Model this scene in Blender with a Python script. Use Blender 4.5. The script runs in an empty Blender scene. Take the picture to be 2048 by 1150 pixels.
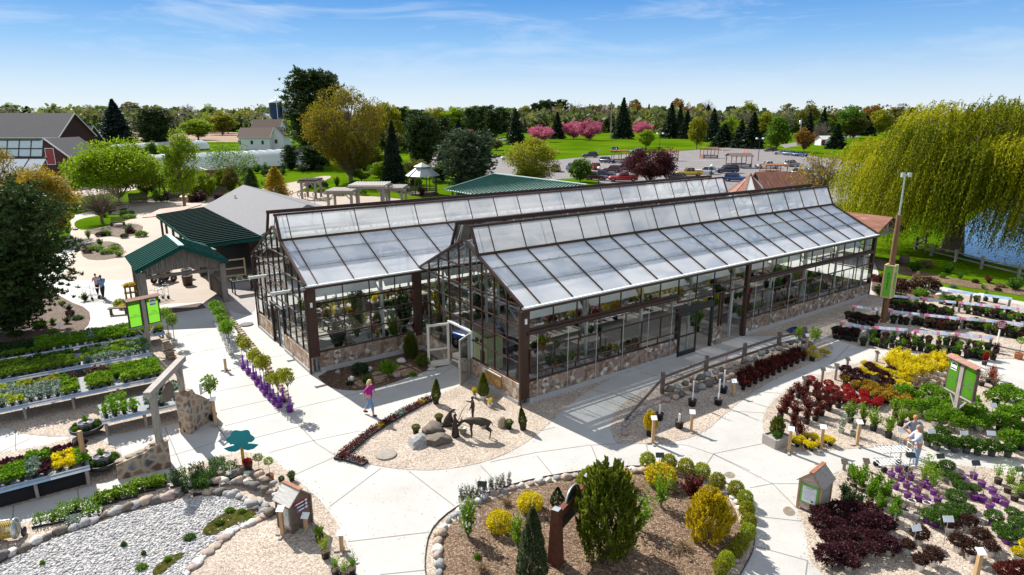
import bpy, math, random
import numpy as np
from mathutils import Vector, Matrix
R=math.radians; PI=math.pi
rnd=random.Random(7); RNG=np.random.default_rng(7)
S=bpy.context.scene; COL=S.collection
# ---------------------------------------------------------------- camera model (pixels of the 2048 x 1150 photograph)
FPX,PITCH,CH=1301.7,0.2562,13.0
cP,sP=math.cos(PITCH),math.sin(PITCH)
def G(px,py,z=0.0):
    """point of the plane at height z seen at pixel px,py"""
    X=(px-1024)/FPX; Y=-(py-575)/FPX
    d=(X,cP+Y*sP,-sP+Y*cP); t=(z-CH)/d[2]
    return Vector((d[0]*t,d[1]*t,z))
def PX(v):
    z=v[2]-CH; d=v[1]*cP-z*sP; up=v[1]*sP+z*cP
    return 1024+v[0]/d*FPX, 575-up/d*FPX
def HT(px,py,top):
    """height of something standing at px,py whose top is at row top"""
    v=G(px,py); r=(575-top)/FPX
    return CH+v.y*(r*cP-sP)/(cP+r*sP)
def MPP(px,py):
    v=G(px,py); return (v.y*cP+CH*sP)/FPX
PSI=.626
UV=Matrix.Translation((.4026,27.991,0))@Matrix.Rotation(PSI,4,'Z')
def U2(a,b,z=0): return UV@Vector((a,b,z))
def toUV(v): return UV.inverted()@v
# ---------------------------------------------------------------- materials
MATS={}
def newmat(name):
    m=bpy.data.materials.new(name); m.use_nodes=True; nt=m.node_tree; nt.nodes.clear()
    o=nt.nodes.new('ShaderNodeOutputMaterial'); MATS[name]=m
    return m,nt,o
def N(nt,t,**k):
    n=nt.nodes.new(t)
    for a,b in k.items():
        if a in('operation','blend_type','feature','distance','data_type','noise_dimensions','voronoi_dimensions','musgrave_type','wave_type','bands_direction','interpolation'): setattr(n,a,b)
        else:
            n.inputs[a.replace('_',' ')].default_value=b
    return n
def L(nt,a,b): nt.links.new(a,b)
def ramp(nt,fac,stops):
    r=nt.nodes.new('ShaderNodeValToRGB'); e=r.color_ramp.elements
    while len(e)<len(stops): e.new(.5)
    for i,(p,c) in enumerate(stops): e[i].position=p; e[i].color=(*c,1)
    if fac is not None: L(nt,fac,r.inputs[0])
    return r
def coord(nt,scale=(1,1,1),obj=False,rot=(0,0,0)):
    mp=nt.nodes.new('ShaderNodeMapping'); mp.inputs['Scale'].default_value=scale; mp.inputs['Rotation'].default_value=rot
    if obj:
        t=nt.nodes.new('ShaderNodeTexCoord'); L(nt,t.outputs['Object'],mp.inputs[0])
    else:
        t=nt.nodes.new('ShaderNodeNewGeometry'); L(nt,t.outputs['Position'],mp.inputs[0])
    return mp.outputs[0]
def plain(name,col,rough=.6,metal=0,var=.12,scale=6,bump=0,spec=.4,obj=True,stretch=(1,1,1)):
    """principled with a mottled base colour"""
    if name in MATS: return MATS[name]
    m,nt,o=newmat(name); p=N(nt,'ShaderNodeBsdfPrincipled',Roughness=rough,Metallic=metal); p.inputs['Specular IOR Level'].default_value=spec
    co=coord(nt,stretch,obj)
    n=N(nt,'ShaderNodeTexNoise',Scale=scale,Detail=5.,Roughness=.6); L(nt,co,n.inputs['Vector'])
    a=tuple(c*(1-var) for c in col); b=tuple(min(1,c*(1+var)) for c in col)
    r=ramp(nt,n.outputs['Fac'],[(.3,a),(.7,b)]); L(nt,r.outputs[0],p.inputs['Base Color'])
    if bump:
        bm=N(nt,'ShaderNodeBump',Strength=bump,Distance=.02); L(nt,n.outputs['Fac'],bm.inputs['Height']); L(nt,bm.outputs[0],p.inputs['Normal'])
    L(nt,p.outputs[0],o.inputs[0]); return m
def leafmat(name,cols,trans=.4,rough=.55,ovar=.12):
    """foliage: colour by leaf (random per island) and by plant (object random), with translucency"""
    if name in MATS: return MATS[name]
    m,nt,o=newmat(name); g=nt.nodes.new('ShaderNodeNewGeometry'); oi=nt.nodes.new('ShaderNodeObjectInfo')
    cols=cols if len(cols)>1 else cols*2; k=len(cols); r=ramp(nt,g.outputs['Random Per Island'],[(i/max(1,k-1),c) for i,c in enumerate(cols)])
    h=N(nt,'ShaderNodeHueSaturation'); mr=N(nt,'ShaderNodeMapRange'); mr.inputs['To Min'].default_value=1-ovar; mr.inputs['To Max'].default_value=1+ovar
    L(nt,oi.outputs['Random'],mr.inputs['Value']); L(nt,mr.outputs[0],h.inputs['Value']); L(nt,r.outputs[0],h.inputs['Color'])
    d=N(nt,'ShaderNodeBsdfPrincipled',Roughness=rough); d.inputs['Specular IOR Level'].default_value=.10; L(nt,h.outputs[0],d.inputs['Base Color'])
    t=nt.nodes.new('ShaderNodeBsdfTranslucent'); L(nt,h.outputs[0],t.inputs['Color'])
    mx=N(nt,'ShaderNodeMixShader',Fac=trans); L(nt,d.outputs[0],mx.inputs[1]); L(nt,t.outputs[0],mx.inputs[2]); L(nt,mx.outputs[0],o.inputs[0])
    return m
# ---------------------------------------------------------------- mesh builder
class MB:
    def __init__(s): s.v=[]; s.f=[]; s.m=[]; s.s=[]
    def add(s,vs,fs,mi=0,sm=False):
        o=len(s.v); s.v.extend([tuple(v) for v in vs])
        for q in fs: s.f.append([i+o for i in q]); s.m.append(mi); s.s.append(sm)
        return s
    def bx(s,x0,x1,y0,y1,z0,z1,mi=0):
        return s.add([(x0,y0,z0),(x1,y0,z0),(x1,y1,z0),(x0,y1,z0),(x0,y0,z1),(x1,y0,z1),(x1,y1,z1),(x0,y1,z1)],[(0,3,2,1),(4,5,6,7),(0,1,5,4),(1,2,6,5),(2,3,7,6),(3,0,4,7)],mi)
    def box(s,c,d,rz=0,mi=0):
        cr,sr=math.cos(rz),math.sin(rz); vs=[]
        for z in(-.5,.5):
            for x,y in((-.5,-.5),(.5,-.5),(.5,.5),(-.5,.5)):
                X,Y=x*d[0],y*d[1]; vs.append((c[0]+X*cr-Y*sr,c[1]+X*sr+Y*cr,c[2]+z*d[2]))
        return s.add(vs,[(0,3,2,1),(4,5,6,7),(0,1,5,4),(1,2,6,5),(2,3,7,6),(3,0,4,7)],mi)
    def beam(s,p,q,w,h,mi=0,up=(0,0,1)):
        p,q=Vector(p),Vector(q); d=(q-p).normalized(); u=Vector(up)
        if abs(d.dot(u))>.98: u=Vector((1,0,0))
        x=d.cross(u).normalized()*w/2; y=x.cross(d).normalized()*h/2
        vs=[p-x-y,p+x-y,p+x+y,p-x+y,q-x-y,q+x-y,q+x+y,q-x+y]
        return s.add(vs,[(0,3,2,1),(4,5,6,7),(0,1,5,4),(1,2,6,5),(2,3,7,6),(3,0,4,7)],mi)
    def tube(s,pts,rad,n=8,mi=0,sm=True,cap=True):
        pts=[Vector(p) for p in pts]; k=len(pts)
        if not hasattr(rad,'__len__'): rad=[rad]*k
        vs=[]; fs=[]; x=None
        for i,p in enumerate(pts):
            d=(pts[min(i+1,k-1)]-pts[max(i-1,0)]).normalized()
            if x is None: x=d.orthogonal().normalized()
            else:
                x=(x-d*x.dot(d)); x=x.normalized() if x.length>1e-5 else d.orthogonal().normalized()
            y=d.cross(x)
            for j in range(n):
                a=2*PI*j/n; vs.append(p+(x*math.cos(a)+y*math.sin(a))*rad[i])
        for i in range(k-1):
            for j in range(n): fs.append((i*n+j,i*n+(j+1)%n,(i+1)*n+(j+1)%n,(i+1)*n+j))
        s.add(vs,fs,mi,sm)
        if cap: s.add(vs[:n],[tuple(range(n))[::-1]],mi); s.add(vs[-n:],[tuple(range(n))],mi)
        return s
    def lathe(s,prof,n=12,c=(0,0,0),mi=0,sm=True):
        vs=[];fs=[]
        for r,z in prof:
            for j in range(n): a=2*PI*j/n; vs.append((c[0]+r*math.cos(a),c[1]+r*math.sin(a),c[2]+z))
        for i in range(len(prof)-1):
            for j in range(n): fs.append((i*n+j,i*n+(j+1)%n,(i+1)*n+(j+1)%n,(i+1)*n+j))
        return s.add(vs,fs,mi,sm)
    def prism(s,poly,z0,z1,mi=0):
        n=len(poly); a=sum(poly[i][0]*poly[(i+1)%n][1]-poly[(i+1)%n][0]*poly[i][1] for i in range(n))
        if a<0: poly=poly[::-1]
        vs=[(x,y,z0) for x,y in poly]+[(x,y,z1) for x,y in poly]
        return s.add(vs,[tuple(range(n))[::-1],tuple(range(n,2*n))]+[(i,(i+1)%n,n+(i+1)%n,n+i) for i in range(n)],mi)
    def slab(s,quad,t,mi=0):
        """quad with thickness t along its normal (downwards)"""
        q=[Vector(p) for p in quad]; n=(q[1]-q[0]).cross(q[-1]-q[0]).normalized()*t; k=len(q)
        vs=q+[p-n for p in q]
        return s.add(vs,[tuple(range(k)),tuple(range(k,2*k))[::-1]]+[(i,k+i,k+(i+1)%k,(i+1)%k) for i in range(k)],mi)
    def blob(s,c,r,sub=2,jit=.15,mi=0,seed=0,sq=(1,1,1),rz=0):
        vs,fs=ICO[sub]; rr=random.Random(seed); ph=[(Vector((rr.uniform(-1,1),rr.uniform(-1,1),rr.uniform(-1,1))).normalized(),rr.uniform(1.2,2.6),rr.uniform(0,6)) for _ in range(5)]
        out=[]; cr,sr=math.cos(rz),math.sin(rz)
        for v in vs:
            k=1+jit*sum(math.sin(v.dot(d)*w*2+o) for d,w,o in ph)*.5
            x,y,z=v.x*k*r*sq[0],v.y*k*r*sq[1],v.z*k*r*sq[2]
            out.append((c[0]+x*cr-y*sr,c[1]+x*sr+y*cr,c[2]+z))
        return s.add(out,fs,mi,True)
    def mesh(s,name,mats):
        me=bpy.data.meshes.new(name); me.from_pydata(s.v,[],s.f)
        for m in mats: me.materials.append(m)
        me.polygons.foreach_set('material_index',s.m); me.polygons.foreach_set('use_smooth',s.s); me.update()
        return me
    def obj(s,name,mats,parent=None,loc=None,rz=0):
        if not isinstance(mats,(list,tuple)): mats=[mats]
        return link(name,s.mesh(name,mats),parent,loc,rz)
def _ico(sub):
    import bmesh
    b=bmesh.new(); bmesh.ops.create_icosphere(b,subdivisions=sub,radius=1); b.verts.ensure_lookup_table()
    r=([v.co.copy() for v in b.verts],[tuple(v.index for v in f.verts) for f in b.faces]); b.free(); return r
ICO={1:_ico(1),2:_ico(2),3:_ico(3)}
def link(name,me,parent=None,loc=None,rz=0,sc=None):
    o=bpy.data.objects.new(name,me); COL.objects.link(o)
    if parent: o.parent=parent
    if loc is not None: o.location=loc
    if rz: o.rotation_euler=(0,0,rz)
    if sc is not None: o.scale=(sc,sc,sc) if not hasattr(sc,'__len__') else sc
    return o
def tag(o,label=None,cat=None,group=None,kind=None):
    if label: o['label']=label
    if cat: o['category']=cat
    if group: o['group']=group
    if kind: o['kind']=kind
    return o
def thing(name,label,cat,loc=(0,0,0),rz=0,group=None,sc=None):
    o=link(name,None,None,loc,rz,sc); o.empty_display_size=.2
    return tag(o,label,cat,group)
def dup(o,loc=None,rz=None,sc=None,label=None,group=None,parent=None):
    """copy a thing with its parts"""
    c=o.copy(); COL.objects.link(c)
    if parent: c.parent=parent
    if loc is not None: c.location=loc
    if rz is not None: c.rotation_euler=(0,0,rz)
    if sc is not None: c.scale=(sc,sc,sc) if not hasattr(sc,'__len__') else sc
    if label: c['label']=label
    if group: c['group']=group
    for ch in o.children: dup(ch,parent=c)
    return c
_o='first second third fourth fifth sixth seventh eighth ninth tenth eleventh twelfth thirteenth fourteenth fifteenth sixteenth seventeenth eighteenth nineteenth'.split()
ORD=_o+[a+('ieth' if k==0 else 'y-'+_o[k-1]) for a in('twent','thirt','fort','fift','sixt') for k in range(10)]
def ordn(i,n,axis='left'):
    if n==1: return None
    return 'leftmost' if (i==0 and axis=='left') else ('rightmost' if (i==n-1 and axis=='left') else ORD[i]+(' from the left' if axis=='left' else ' '+axis))
# ---------------------------------------------------------------- foliage
def leaves_mesh(name,mats,P,D,size,aspect=.5,mi=None,droop=0,rng=RNG,flat=None,fold=.25):
    """one diamond leaf per point P (n,3) along direction D (n,3)"""
    n=len(P); D=D/np.maximum(1e-6,np.linalg.norm(D,axis=1,keepdims=True))
    rv=rng.normal(size=(n,3)) if flat is None else np.tile(np.array(flat,float),(n,1))+rng.normal(size=(n,3))*.35
    X=np.cross(D,rv); X/=np.maximum(1e-6,np.linalg.norm(X,axis=1,keepdims=True)); Z=np.cross(X,D)
    sz=np.broadcast_to(np.asarray(size,float),(n,))*rng.uniform(.7,1.3,n)
    a=(D*sz[:,None]); b=X*(sz*aspect*.5)[:,None]; zz=Z*(sz*fold*.3)[:,None]
    V=np.empty((n,4,3)); V[:,0]=P-a*.5; V[:,1]=P+b-zz; V[:,2]=P+a*.5; V[:,3]=P-b-zz
    if droop: V[:,2,2]-=sz*droop
    me=bpy.data.meshes.new(name); me.vertices.add(n*4); me.vertices.foreach_set('co',V.reshape(-1).astype(np.float32))
    me.loops.add(n*4); me.loops.foreach_set('vertex_index',np.arange(n*4,dtype=np.int32))
    me.polygons.add(n); me.polygons.foreach_set('loop_start',np.arange(0,n*4,4,dtype=np.int32)); me.polygons.foreach_set('loop_total',np.full(n,4,dtype=np.int32))
    for m in (mats if isinstance(mats,(list,tuple)) else [mats]): me.materials.append(m)
    if mi is not None: me.polygons.foreach_set('material_index',np.asarray(mi,dtype=np.int32))
    me.update(calc_edges=True); return me
def unit(n,rng=RNG):
    v=rng.normal(size=(n,3)); return v/np.linalg.norm(v,axis=1,keepdims=True)
def shell(n,c,r,rng=RNG,inner=.55,low=-.6):
    """points in the outer part of an ellipsoid"""
    d=unit(n*2,rng); d=d[d[:,2]>low][:n]; 
    while len(d)<n: d=np.concatenate([d,unit(n,rng)])[:n]
    k=rng.uniform(inner,1,n)**.5
    return np.asarray(c)+d*np.asarray(r)*k[:,None],d
def merge(parts):
    return np.concatenate([p for p,_ in parts]),np.concatenate([d for _,d in parts])
# ---------------------------------------------------------------- camera, sun, sky
cam=bpy.data.objects.new('camera',bpy.data.cameras.new('camera')); COL.objects.link(cam)
cam.data.sensor_width=36; cam.data.lens=FPX/2048*36; cam.data.clip_end=20000; cam.data.clip_start=.1
cam.location=(0,0,CH); cam.rotation_euler=(PI/2-PITCH,0,0); S.camera=cam
SUNAZ,SUNEL=R(132),R(40.5)
sd=Vector((math.cos(SUNAZ)*math.cos(SUNEL),math.sin(SUNAZ)*math.cos(SUNEL),math.sin(SUNEL)))
sl=bpy.data.lights.new('sun','SUN'); sl.energy=5.0; sl.angle=R(.53); sl.color=(1,.95,.87)
so=bpy.data.objects.new('sun',sl); COL.objects.link(so); so.rotation_euler=(-sd).to_track_quat('-Z','Y').to_euler(); so.location=(-60,80,90)
w=bpy.data.worlds.new('World'); S.world=w; w.use_nodes=True; nt=w.node_tree; nt.nodes.clear()
wo=nt.nodes.new('ShaderNodeOutputWorld'); bg=nt.nodes.new('ShaderNodeBackground'); bg.inputs[1].default_value=.05
sky=nt.nodes.new('ShaderNodeTexSky'); sky.sky_type='NISHITA'; sky.sun_disc=False; sky.sun_elevation=SUNEL; sky.sun_rotation=math.atan2(sd.x,sd.y)
sky.altitude=250; sky.air_density=1.0; sky.dust_density=.0; sky.ozone_density=4.5
tc=nt.nodes.new('ShaderNodeTexCoord'); mp=nt.nodes.new('ShaderNodeMapping'); mp.inputs['Scale'].default_value=(2.2,2.2,14.); mp.inputs['Rotation'].default_value=(.12,.1,.3)
L(nt,tc.outputs['Generated'],mp.inputs[0])
n1=N(nt,'ShaderNodeTexNoise',Scale=1.7,Detail=9.,Roughness=.62,Distortion=.7); L(nt,mp.outputs[0],n1.inputs['Vector'])
cr=ramp(nt,n1.outputs['Fac'],[(.48,(0,0,0)),(.78,(1,1,1))])
# wisps thicken upward; unseen cloud added overhead and behind to brighten roof and shade
sx=nt.nodes.new('ShaderNodeSeparateXYZ'); L(nt,tc.outputs['Generated'],sx.inputs[0])
hz=N(nt,'ShaderNodeMapRange'); hz.inputs['From Min'].default_value=.04; hz.inputs['From Max'].default_value=.22; hz.inputs['To Min'].default_value=.1; hz.inputs['To Max'].default_value=.9
L(nt,sx.outputs['Z'],hz.inputs['Value'])
bk=N(nt,'ShaderNodeMapRange'); bk.inputs['From Min'].default_value=.25; bk.inputs['From Max'].default_value=-.35; bk.inputs['To Min'].default_value=0; bk.inputs['To Max'].default_value=.16; L(nt,sx.outputs['Y'],bk.inputs['Value'])
nb=N(nt,'ShaderNodeMath',operation='ADD'); L(nt,n1.outputs['Fac'],nb.inputs[0]); L(nt,bk.outputs[0],nb.inputs[1]); zb_=N(nt,'ShaderNodeMapRange'); zb_.inputs['From Min'].default_value=.28; zb_.inputs['From Max'].default_value=.6; zb_.inputs['To Max'].default_value=.10; L(nt,sx.outputs['Z'],zb_.inputs['Value']); nb2=N(nt,'ShaderNodeMath',operation='ADD'); L(nt,nb.outputs[0],nb2.inputs[0]); L(nt,zb_.outputs[0],nb2.inputs[1]); L(nt,nb2.outputs[0],cr.inputs[0])
ml=N(nt,'ShaderNodeMath',operation='MULTIPLY'); L(nt,cr.outputs[0],ml.inputs[0]); L(nt,hz.outputs[0],ml.inputs[1])
mx=nt.nodes.new('ShaderNodeMixRGB'); mx.inputs[2].default_value=(10.5,11,11.6,1); L(nt,ml.outputs[0],mx.inputs[0]); 
hs_=N(nt,'ShaderNodeHueSaturation',Saturation=1.35,Value=.95); L(nt,sky.outputs[0],hs_.inputs['Color'])
# pale haze low over the horizon
hf_=N(nt,'ShaderNodeMapRange'); hf_.interpolation_type='SMOOTHSTEP'; hf_.inputs['From Min'].default_value=.16; hf_.inputs['From Max'].default_value=.6; hf_.inputs['To Min'].default_value=.88; hf_.inputs['To Max'].default_value=.15
L(nt,sx.outputs['Z'],hf_.inputs['Value']); mh=nt.nodes.new('ShaderNodeMixRGB'); hr_=ramp(nt,sx.outputs['Z'],[(0,(.92,1.0,1.06)),(.04,(.72,.88,1.05)),(.10,(.33,.62,1.02)),(.175,(.09,.34,.86)),(.5,(.08,.24,.65))]); hm_=nt.nodes.new('ShaderNodeVectorMath'); hm_.operation='SCALE'; hm_.inputs['Scale'].default_value=10.2; L(nt,hr_.outputs[0],hm_.inputs[0]); L(nt,hm_.outputs[0],mh.inputs[2]); L(nt,hf_.outputs[0],mh.inputs[0]); L(nt,hs_.outputs[0],mh.inputs[1])
L(nt,mh.outputs[0],mx.inputs[1])
L(nt,mx.outputs[0],bg.inputs[0]); L(nt,bg.outputs[0],wo.inputs[0])
vs=S.view_settings; vs.view_transform='Standard'; vs.look='None'; vs.exposure=.9; vs.gamma=1
S.cycles.max_bounces=8; S.cycles.transparent_max_bounces=24; S.cycles.diffuse_bounces=3; S.cycles.glossy_bounces=3; S.cycles.transmission_bounces=5
S.cycles.caustics_reflective=False; S.cycles.caustics_refractive=False; S.cycles.use_adaptive_sampling=True; S.cycles.adaptive_threshold=.015; S.cycles.use_denoising=True
# ---------------------------------------------------------------- shared materials
def concrete_mat(name,a,b,stain=True):
    m,nt,o=newmat(name); p=N(nt,'ShaderNodeBsdfPrincipled',Roughness=.75); p.inputs['Specular IOR Level'].default_value=.3
    co=coord(nt); n=N(nt,'ShaderNodeTexNoise',Scale=.35,Detail=10.,Roughness=.72); L(nt,co,n.inputs['Vector'])
    n2=N(nt,'ShaderNodeTexNoise',Scale=14.,Detail=4.,Roughness=.7); L(nt,co,n2.inputs['Vector'])
    r=ramp(nt,n.outputs['Fac'],[(.3,a),(.72,b)])
    mx=nt.nodes.new('ShaderNodeMixRGB'); mx.blend_type='MULTIPLY'; mx.inputs[0].default_value=.5
    r2=ramp(nt,n2.outputs['Fac'],[(.3,(.86,.85,.84)),(.7,(1.06,1.06,1.06))]); L(nt,r.outputs[0],mx.inputs[1]); L(nt,r2.outputs[0],mx.inputs[2])
    L(nt,mx.outputs[0],p.inputs['Base Color'])
    bm=N(nt,'ShaderNodeBump',Strength=.12,Distance=.01); L(nt,n2.outputs['Fac'],bm.inputs['Height']); L(nt,bm.outputs[0],p.inputs['Normal'])
    L(nt,p.outputs[0],o.inputs[0]); return m
def gravel_mat(name,cols,scale=16,bump=.7):
    m,nt,o=newmat(name); p=N(nt,'ShaderNodeBsdfPrincipled',Roughness=.8); p.inputs['Specular IOR Level'].default_value=.25
    co=coord(nt); nd=N(nt,'ShaderNodeTexNoise',Scale=scale*.8,Detail=2.); L(nt,co,nd.inputs['Vector'])
    v=N(nt,'ShaderNodeTexVoronoi',Scale=scale); L(nt,co,v.inputs['Vector'])
    sp=nt.nodes.new('ShaderNodeSeparateColor'); L(nt,v.outputs['Color'],sp.inputs[0])
    r=ramp(nt,sp.outputs[0],cols)
    e=N(nt,'ShaderNodeTexVoronoi',Scale=scale,feature='DISTANCE_TO_EDGE'); L(nt,co,e.inputs['Vector'])
    er=ramp(nt,e.outputs['Distance'],[(0,(.42,.4,.38)),(.14,(1,1,1))])
    big=N(nt,'ShaderNodeTexNoise',Scale=.7,Detail=6.); L(nt,co,big.inputs['Vector']); br=ramp(nt,big.outputs['Fac'],[(.3,(.84,.82,.8)),(.7,(1.08,1.08,1.08))])
    m1=nt.nodes.new('ShaderNodeMixRGB'); m1.blend_type='MULTIPLY'; m1.inputs[0].default_value=1; L(nt,r.outputs[0],m1.inputs[1]); L(nt,er.outputs[0],m1.inputs[2])
    m2=nt.nodes.new('ShaderNodeMixRGB'); m2.blend_type='MULTIPLY'; m2.inputs[0].default_value=1; L(nt,m1.outputs[0],m2.inputs[1]); L(nt,br.outputs[0],m2.inputs[2])
    L(nt,m2.outputs[0],p.inputs['Base Color'])
    bm=N(nt,'ShaderNodeBump',Strength=bump,Distance=.04); L(nt,e.outputs['Distance'],bm.inputs['Height']); L(nt,bm.outputs[0],p.inputs['Normal'])
    L(nt,p.outputs[0],o.inputs[0]); return m
def stone_mat(name,cols,scale=4.2,mortar=(.42,.37,.31),edge=.045,obj=True):
    m,nt,o=newmat(name); p=N(nt,'ShaderNodeBsdfPrincipled',Roughness=.85); p.inputs['Specular IOR Level'].default_value=.25
    co=coord(nt,obj=obj); nd=N(nt,'ShaderNodeTexNoise',Scale=2.5,Detail=2.); L(nt,co,nd.inputs['Vector'])
    mx0=nt.nodes.new('ShaderNodeMixRGB'); mx0.inputs[0].default_value=.1; L(nt,co,mx0.inputs[1]); L(nt,nd.outputs['Color'],mx0.inputs[2])
    v=N(nt,'ShaderNodeTexVoronoi',Scale=scale); L(nt,mx0.outputs[0],v.inputs['Vector']); sp=nt.nodes.new('ShaderNodeSeparateColor'); L(nt,v.outputs['Color'],sp.inputs[0])
    r=ramp(nt,sp.outputs[0],cols); r.color_ramp.interpolation='CONSTANT'
    n=N(nt,'ShaderNodeTexNoise',Scale=22.,Detail=5.); L(nt,co,n.inputs['Vector']); nr=ramp(nt,n.outputs['Fac'],[(.3,(.72,.72,.72)),(.75,(1.15,1.15,1.15))])
    m1=nt.nodes.new('ShaderNodeMixRGB'); m1.blend_type='MULTIPLY'; m1.inputs[0].default_value=1; L(nt,r.outputs[0],m1.inputs[1]); L(nt,nr.outputs[0],m1.inputs[2])
    e=N(nt,'ShaderNodeTexVoronoi',Scale=scale,feature='DISTANCE_TO_EDGE'); L(nt,mx0.outputs[0],e.inputs['Vector'])
    er=ramp(nt,e.outputs['Distance'],[(0,(0,0,0)),(edge,(1,1,1))])
    m2=nt.nodes.new('ShaderNodeMixRGB'); m2.inputs[1].default_value=(*mortar,1); L(nt,er.outputs[0],m2.inputs[0]); L(nt,m1.outputs[0],m2.inputs[2]); L(nt,m2.outputs[0],p.inputs['Base Color'])
    ad=N(nt,'ShaderNodeMath',operation='ADD'); L(nt,er.outputs[0],ad.inputs[0]); mm=N(nt,'ShaderNodeMath',operation='MULTIPLY'); mm.inputs[1].default_value=.5; L(nt,n.outputs['Fac'],mm.inputs[0]); L(nt,mm.outputs[0],ad.inputs[1])
    bm=N(nt,'ShaderNodeBump',Strength=.8,Distance=.03); L(nt,ad.outputs[0],bm.inputs['Height']); L(nt,bm.outputs[0],p.inputs['Normal'])
    L(nt,p.outputs[0],o.inputs[0]); return m
def glass_mat(name,tint=(.93,.96,.95),refl=1.5,haze=0.,boost=1.0):
    m,nt,o=newmat(name); t=nt.nodes.new('ShaderNodeBsdfTransparent'); t.inputs[0].default_value=(*tint,1)
    g=N(nt,'ShaderNodeBsdfGlossy',Roughness=.03); g.inputs[0].default_value=(.9,.95,1,1)
    fr=N(nt,'ShaderNodeFresnel',IOR=refl); mu=N(nt,'ShaderNodeMath',operation='MULTIPLY'); mu.inputs[1].default_value=boost; mu.use_clamp=True; L(nt,fr.outputs[0],mu.inputs[0])
    mx=nt.nodes.new('ShaderNodeMixShader'); L(nt,mu.outputs[0],mx.inputs[0]); L(nt,t.outputs[0],mx.inputs[1]); L(nt,g.outputs[0],mx.inputs[2])
    if haze:
        d=N(nt,'ShaderNodeBsdfDiffuse'); d.inputs[0].default_value=(.8,.82,.82,1); m2=N(nt,'ShaderNodeMixShader',Fac=haze); L(nt,mx.outputs[0],m2.inputs[1]); L(nt,d.outputs[0],m2.inputs[2]); mx=m2
    L(nt,mx.outputs[0],o.inputs[0]); return m
def roofpanel_mat(name,lo=.05,hi=.20,tl=.34):
    """whitish translucent twin-wall glazing with blotches for the folds of white cloth beneath"""
    m,nt,o=newmat(name); co=coord(nt,(.45,1.,1.),obj=True)
    n=N(nt,'ShaderNodeTexNoise',Scale=.62,Detail=5.,Roughness=.5,Distortion=.9); L(nt,co,n.inputs['Vector'])
    r=ramp(nt,n.outputs['Fac'],[(.36,(.76,.81,.87)),(.56,(.98,.98,.98))])
    d=N(nt,'ShaderNodeBsdfDiffuse'); L(nt,r.outputs[0],d.inputs[0]); t=nt.nodes.new('ShaderNodeBsdfTranslucent'); L(nt,r.outputs[0],t.inputs[0])
    a=N(nt,'ShaderNodeMixShader',Fac=tl); L(nt,d.outputs[0],a.inputs[1]); L(nt,t.outputs[0],a.inputs[2])
    tr=nt.nodes.new('ShaderNodeBsdfTransparent'); tr.inputs[0].default_value=(.9,.94,.98,1)
    r2=ramp(nt,n.outputs['Fac'],[(.35,(hi,)*3),(.65,(lo,)*3)])
    b=nt.nodes.new('ShaderNodeMixShader'); L(nt,r2.outputs[0],b.inputs[0]); L(nt,a.outputs[0],b.inputs[1]); L(nt,tr.outputs[0],b.inputs[2])
    g=N(nt,'ShaderNodeBsdfGlossy',Roughness=.08); fr0=N(nt,'ShaderNodeFresnel',IOR=1.55); fr=N(nt,'ShaderNodeMath',operation='MULTIPLY_ADD'); fr.inputs[1].default_value=1.5; fr.inputs[2].default_value=.10; fr.use_clamp=True; L(nt,fr0.outputs[0],fr.inputs[0])
    c=nt.nodes.new('ShaderNodeMixShader'); L(nt,fr.outputs[0],c.inputs[0]); L(nt,b.outputs[0],c.inputs[1]); L(nt,g.outputs[0],c.inputs[2])
    L(nt,c.outputs[0],o.inputs[0]); return m
M_CONC=concrete_mat('concrete',(.36,.35,.33),(.48,.47,.445))
M_PLAZA=concrete_mat('tan_concrete',(.28,.225,.175),(.35,.29,.235))
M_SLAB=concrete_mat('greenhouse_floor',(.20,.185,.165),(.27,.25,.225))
M_GRAV=gravel_mat('pea_gravel',[(0,(.27,.215,.17)),(.3,(.43,.355,.285)),(.6,(.53,.45,.37)),(.85,(.62,.55,.47)),(1,(.39,.325,.275))],21,.5)
M_MULCH=gravel_mat('mulch',[(0,(.085,.048,.028)),(.35,(.16,.10,.06)),(.7,(.25,.165,.105)),(1,(.36,.275,.2))],20,.9)
M_DKMULCH=gravel_mat('dark_mulch',[(0,(.05,.03,.02)),(.5,(.12,.07,.045)),(1,(.22,.14,.09))],16,.9)
M_ASPH=plain('asphalt',(.165,.15,.147),.9,var=.18,scale=.35,obj=False)
M_FOUND=plain('foundation',(.40,.40,.39),.85,var=.12,scale=5,bump=.2)
STCOL=[(0,(.21,.14,.10)),(.2,(.36,.25,.18)),(.4,(.28,.21,.175)),(.55,(.44,.33,.24)),(.7,(.33,.26,.22)),(.84,(.52,.45,.37)),(.94,(.66,.61,.53))]
M_STONE=stone_mat('stone_veneer',STCOL,5.6,(.21,.165,.13),.05)
M_STONEG=stone_mat('stone_veneer_light',[(0,(.40,.26,.17)),(.25,(.52,.36,.25)),(.5,(.60,.46,.34)),(.7,(.46,.33,.25)),(.85,(.70,.60,.48))],4.4,(.30,.24,.19),.05)
M_BROWN=plain('dark_brown_metal',(.055,.026,.018),.45,.1,var=.15,scale=3)
M_ALU=plain('galvanized_steel',(.55,.58,.58),.35,.6,var=.1,scale=4)
M_WHITEM=plain('white_metal',(.78,.79,.78),.4,var=.05)
M_GLASS=glass_mat('clear_glass',boost=1.2)
M_ROOF=roofpanel_mat('roof_glazing'); M_VENT=roofpanel_mat('vent_glazing',.42,.55,.5)
M_GREY=plain('weathered_grey_wood',(.30,.265,.235),.85,var=.35,scale=3,stretch=(7,7,.8),bump=.3)
M_GREYH=plain('weathered_grey_beam',(.33,.30,.27),.85,var=.3,scale=3,stretch=(.9,9,9),bump=.3)
M_TAN=plain('tan_post_wood',(.44,.28,.14),.8,var=.25,scale=3,stretch=(7,7,.8),bump=.2)
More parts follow.
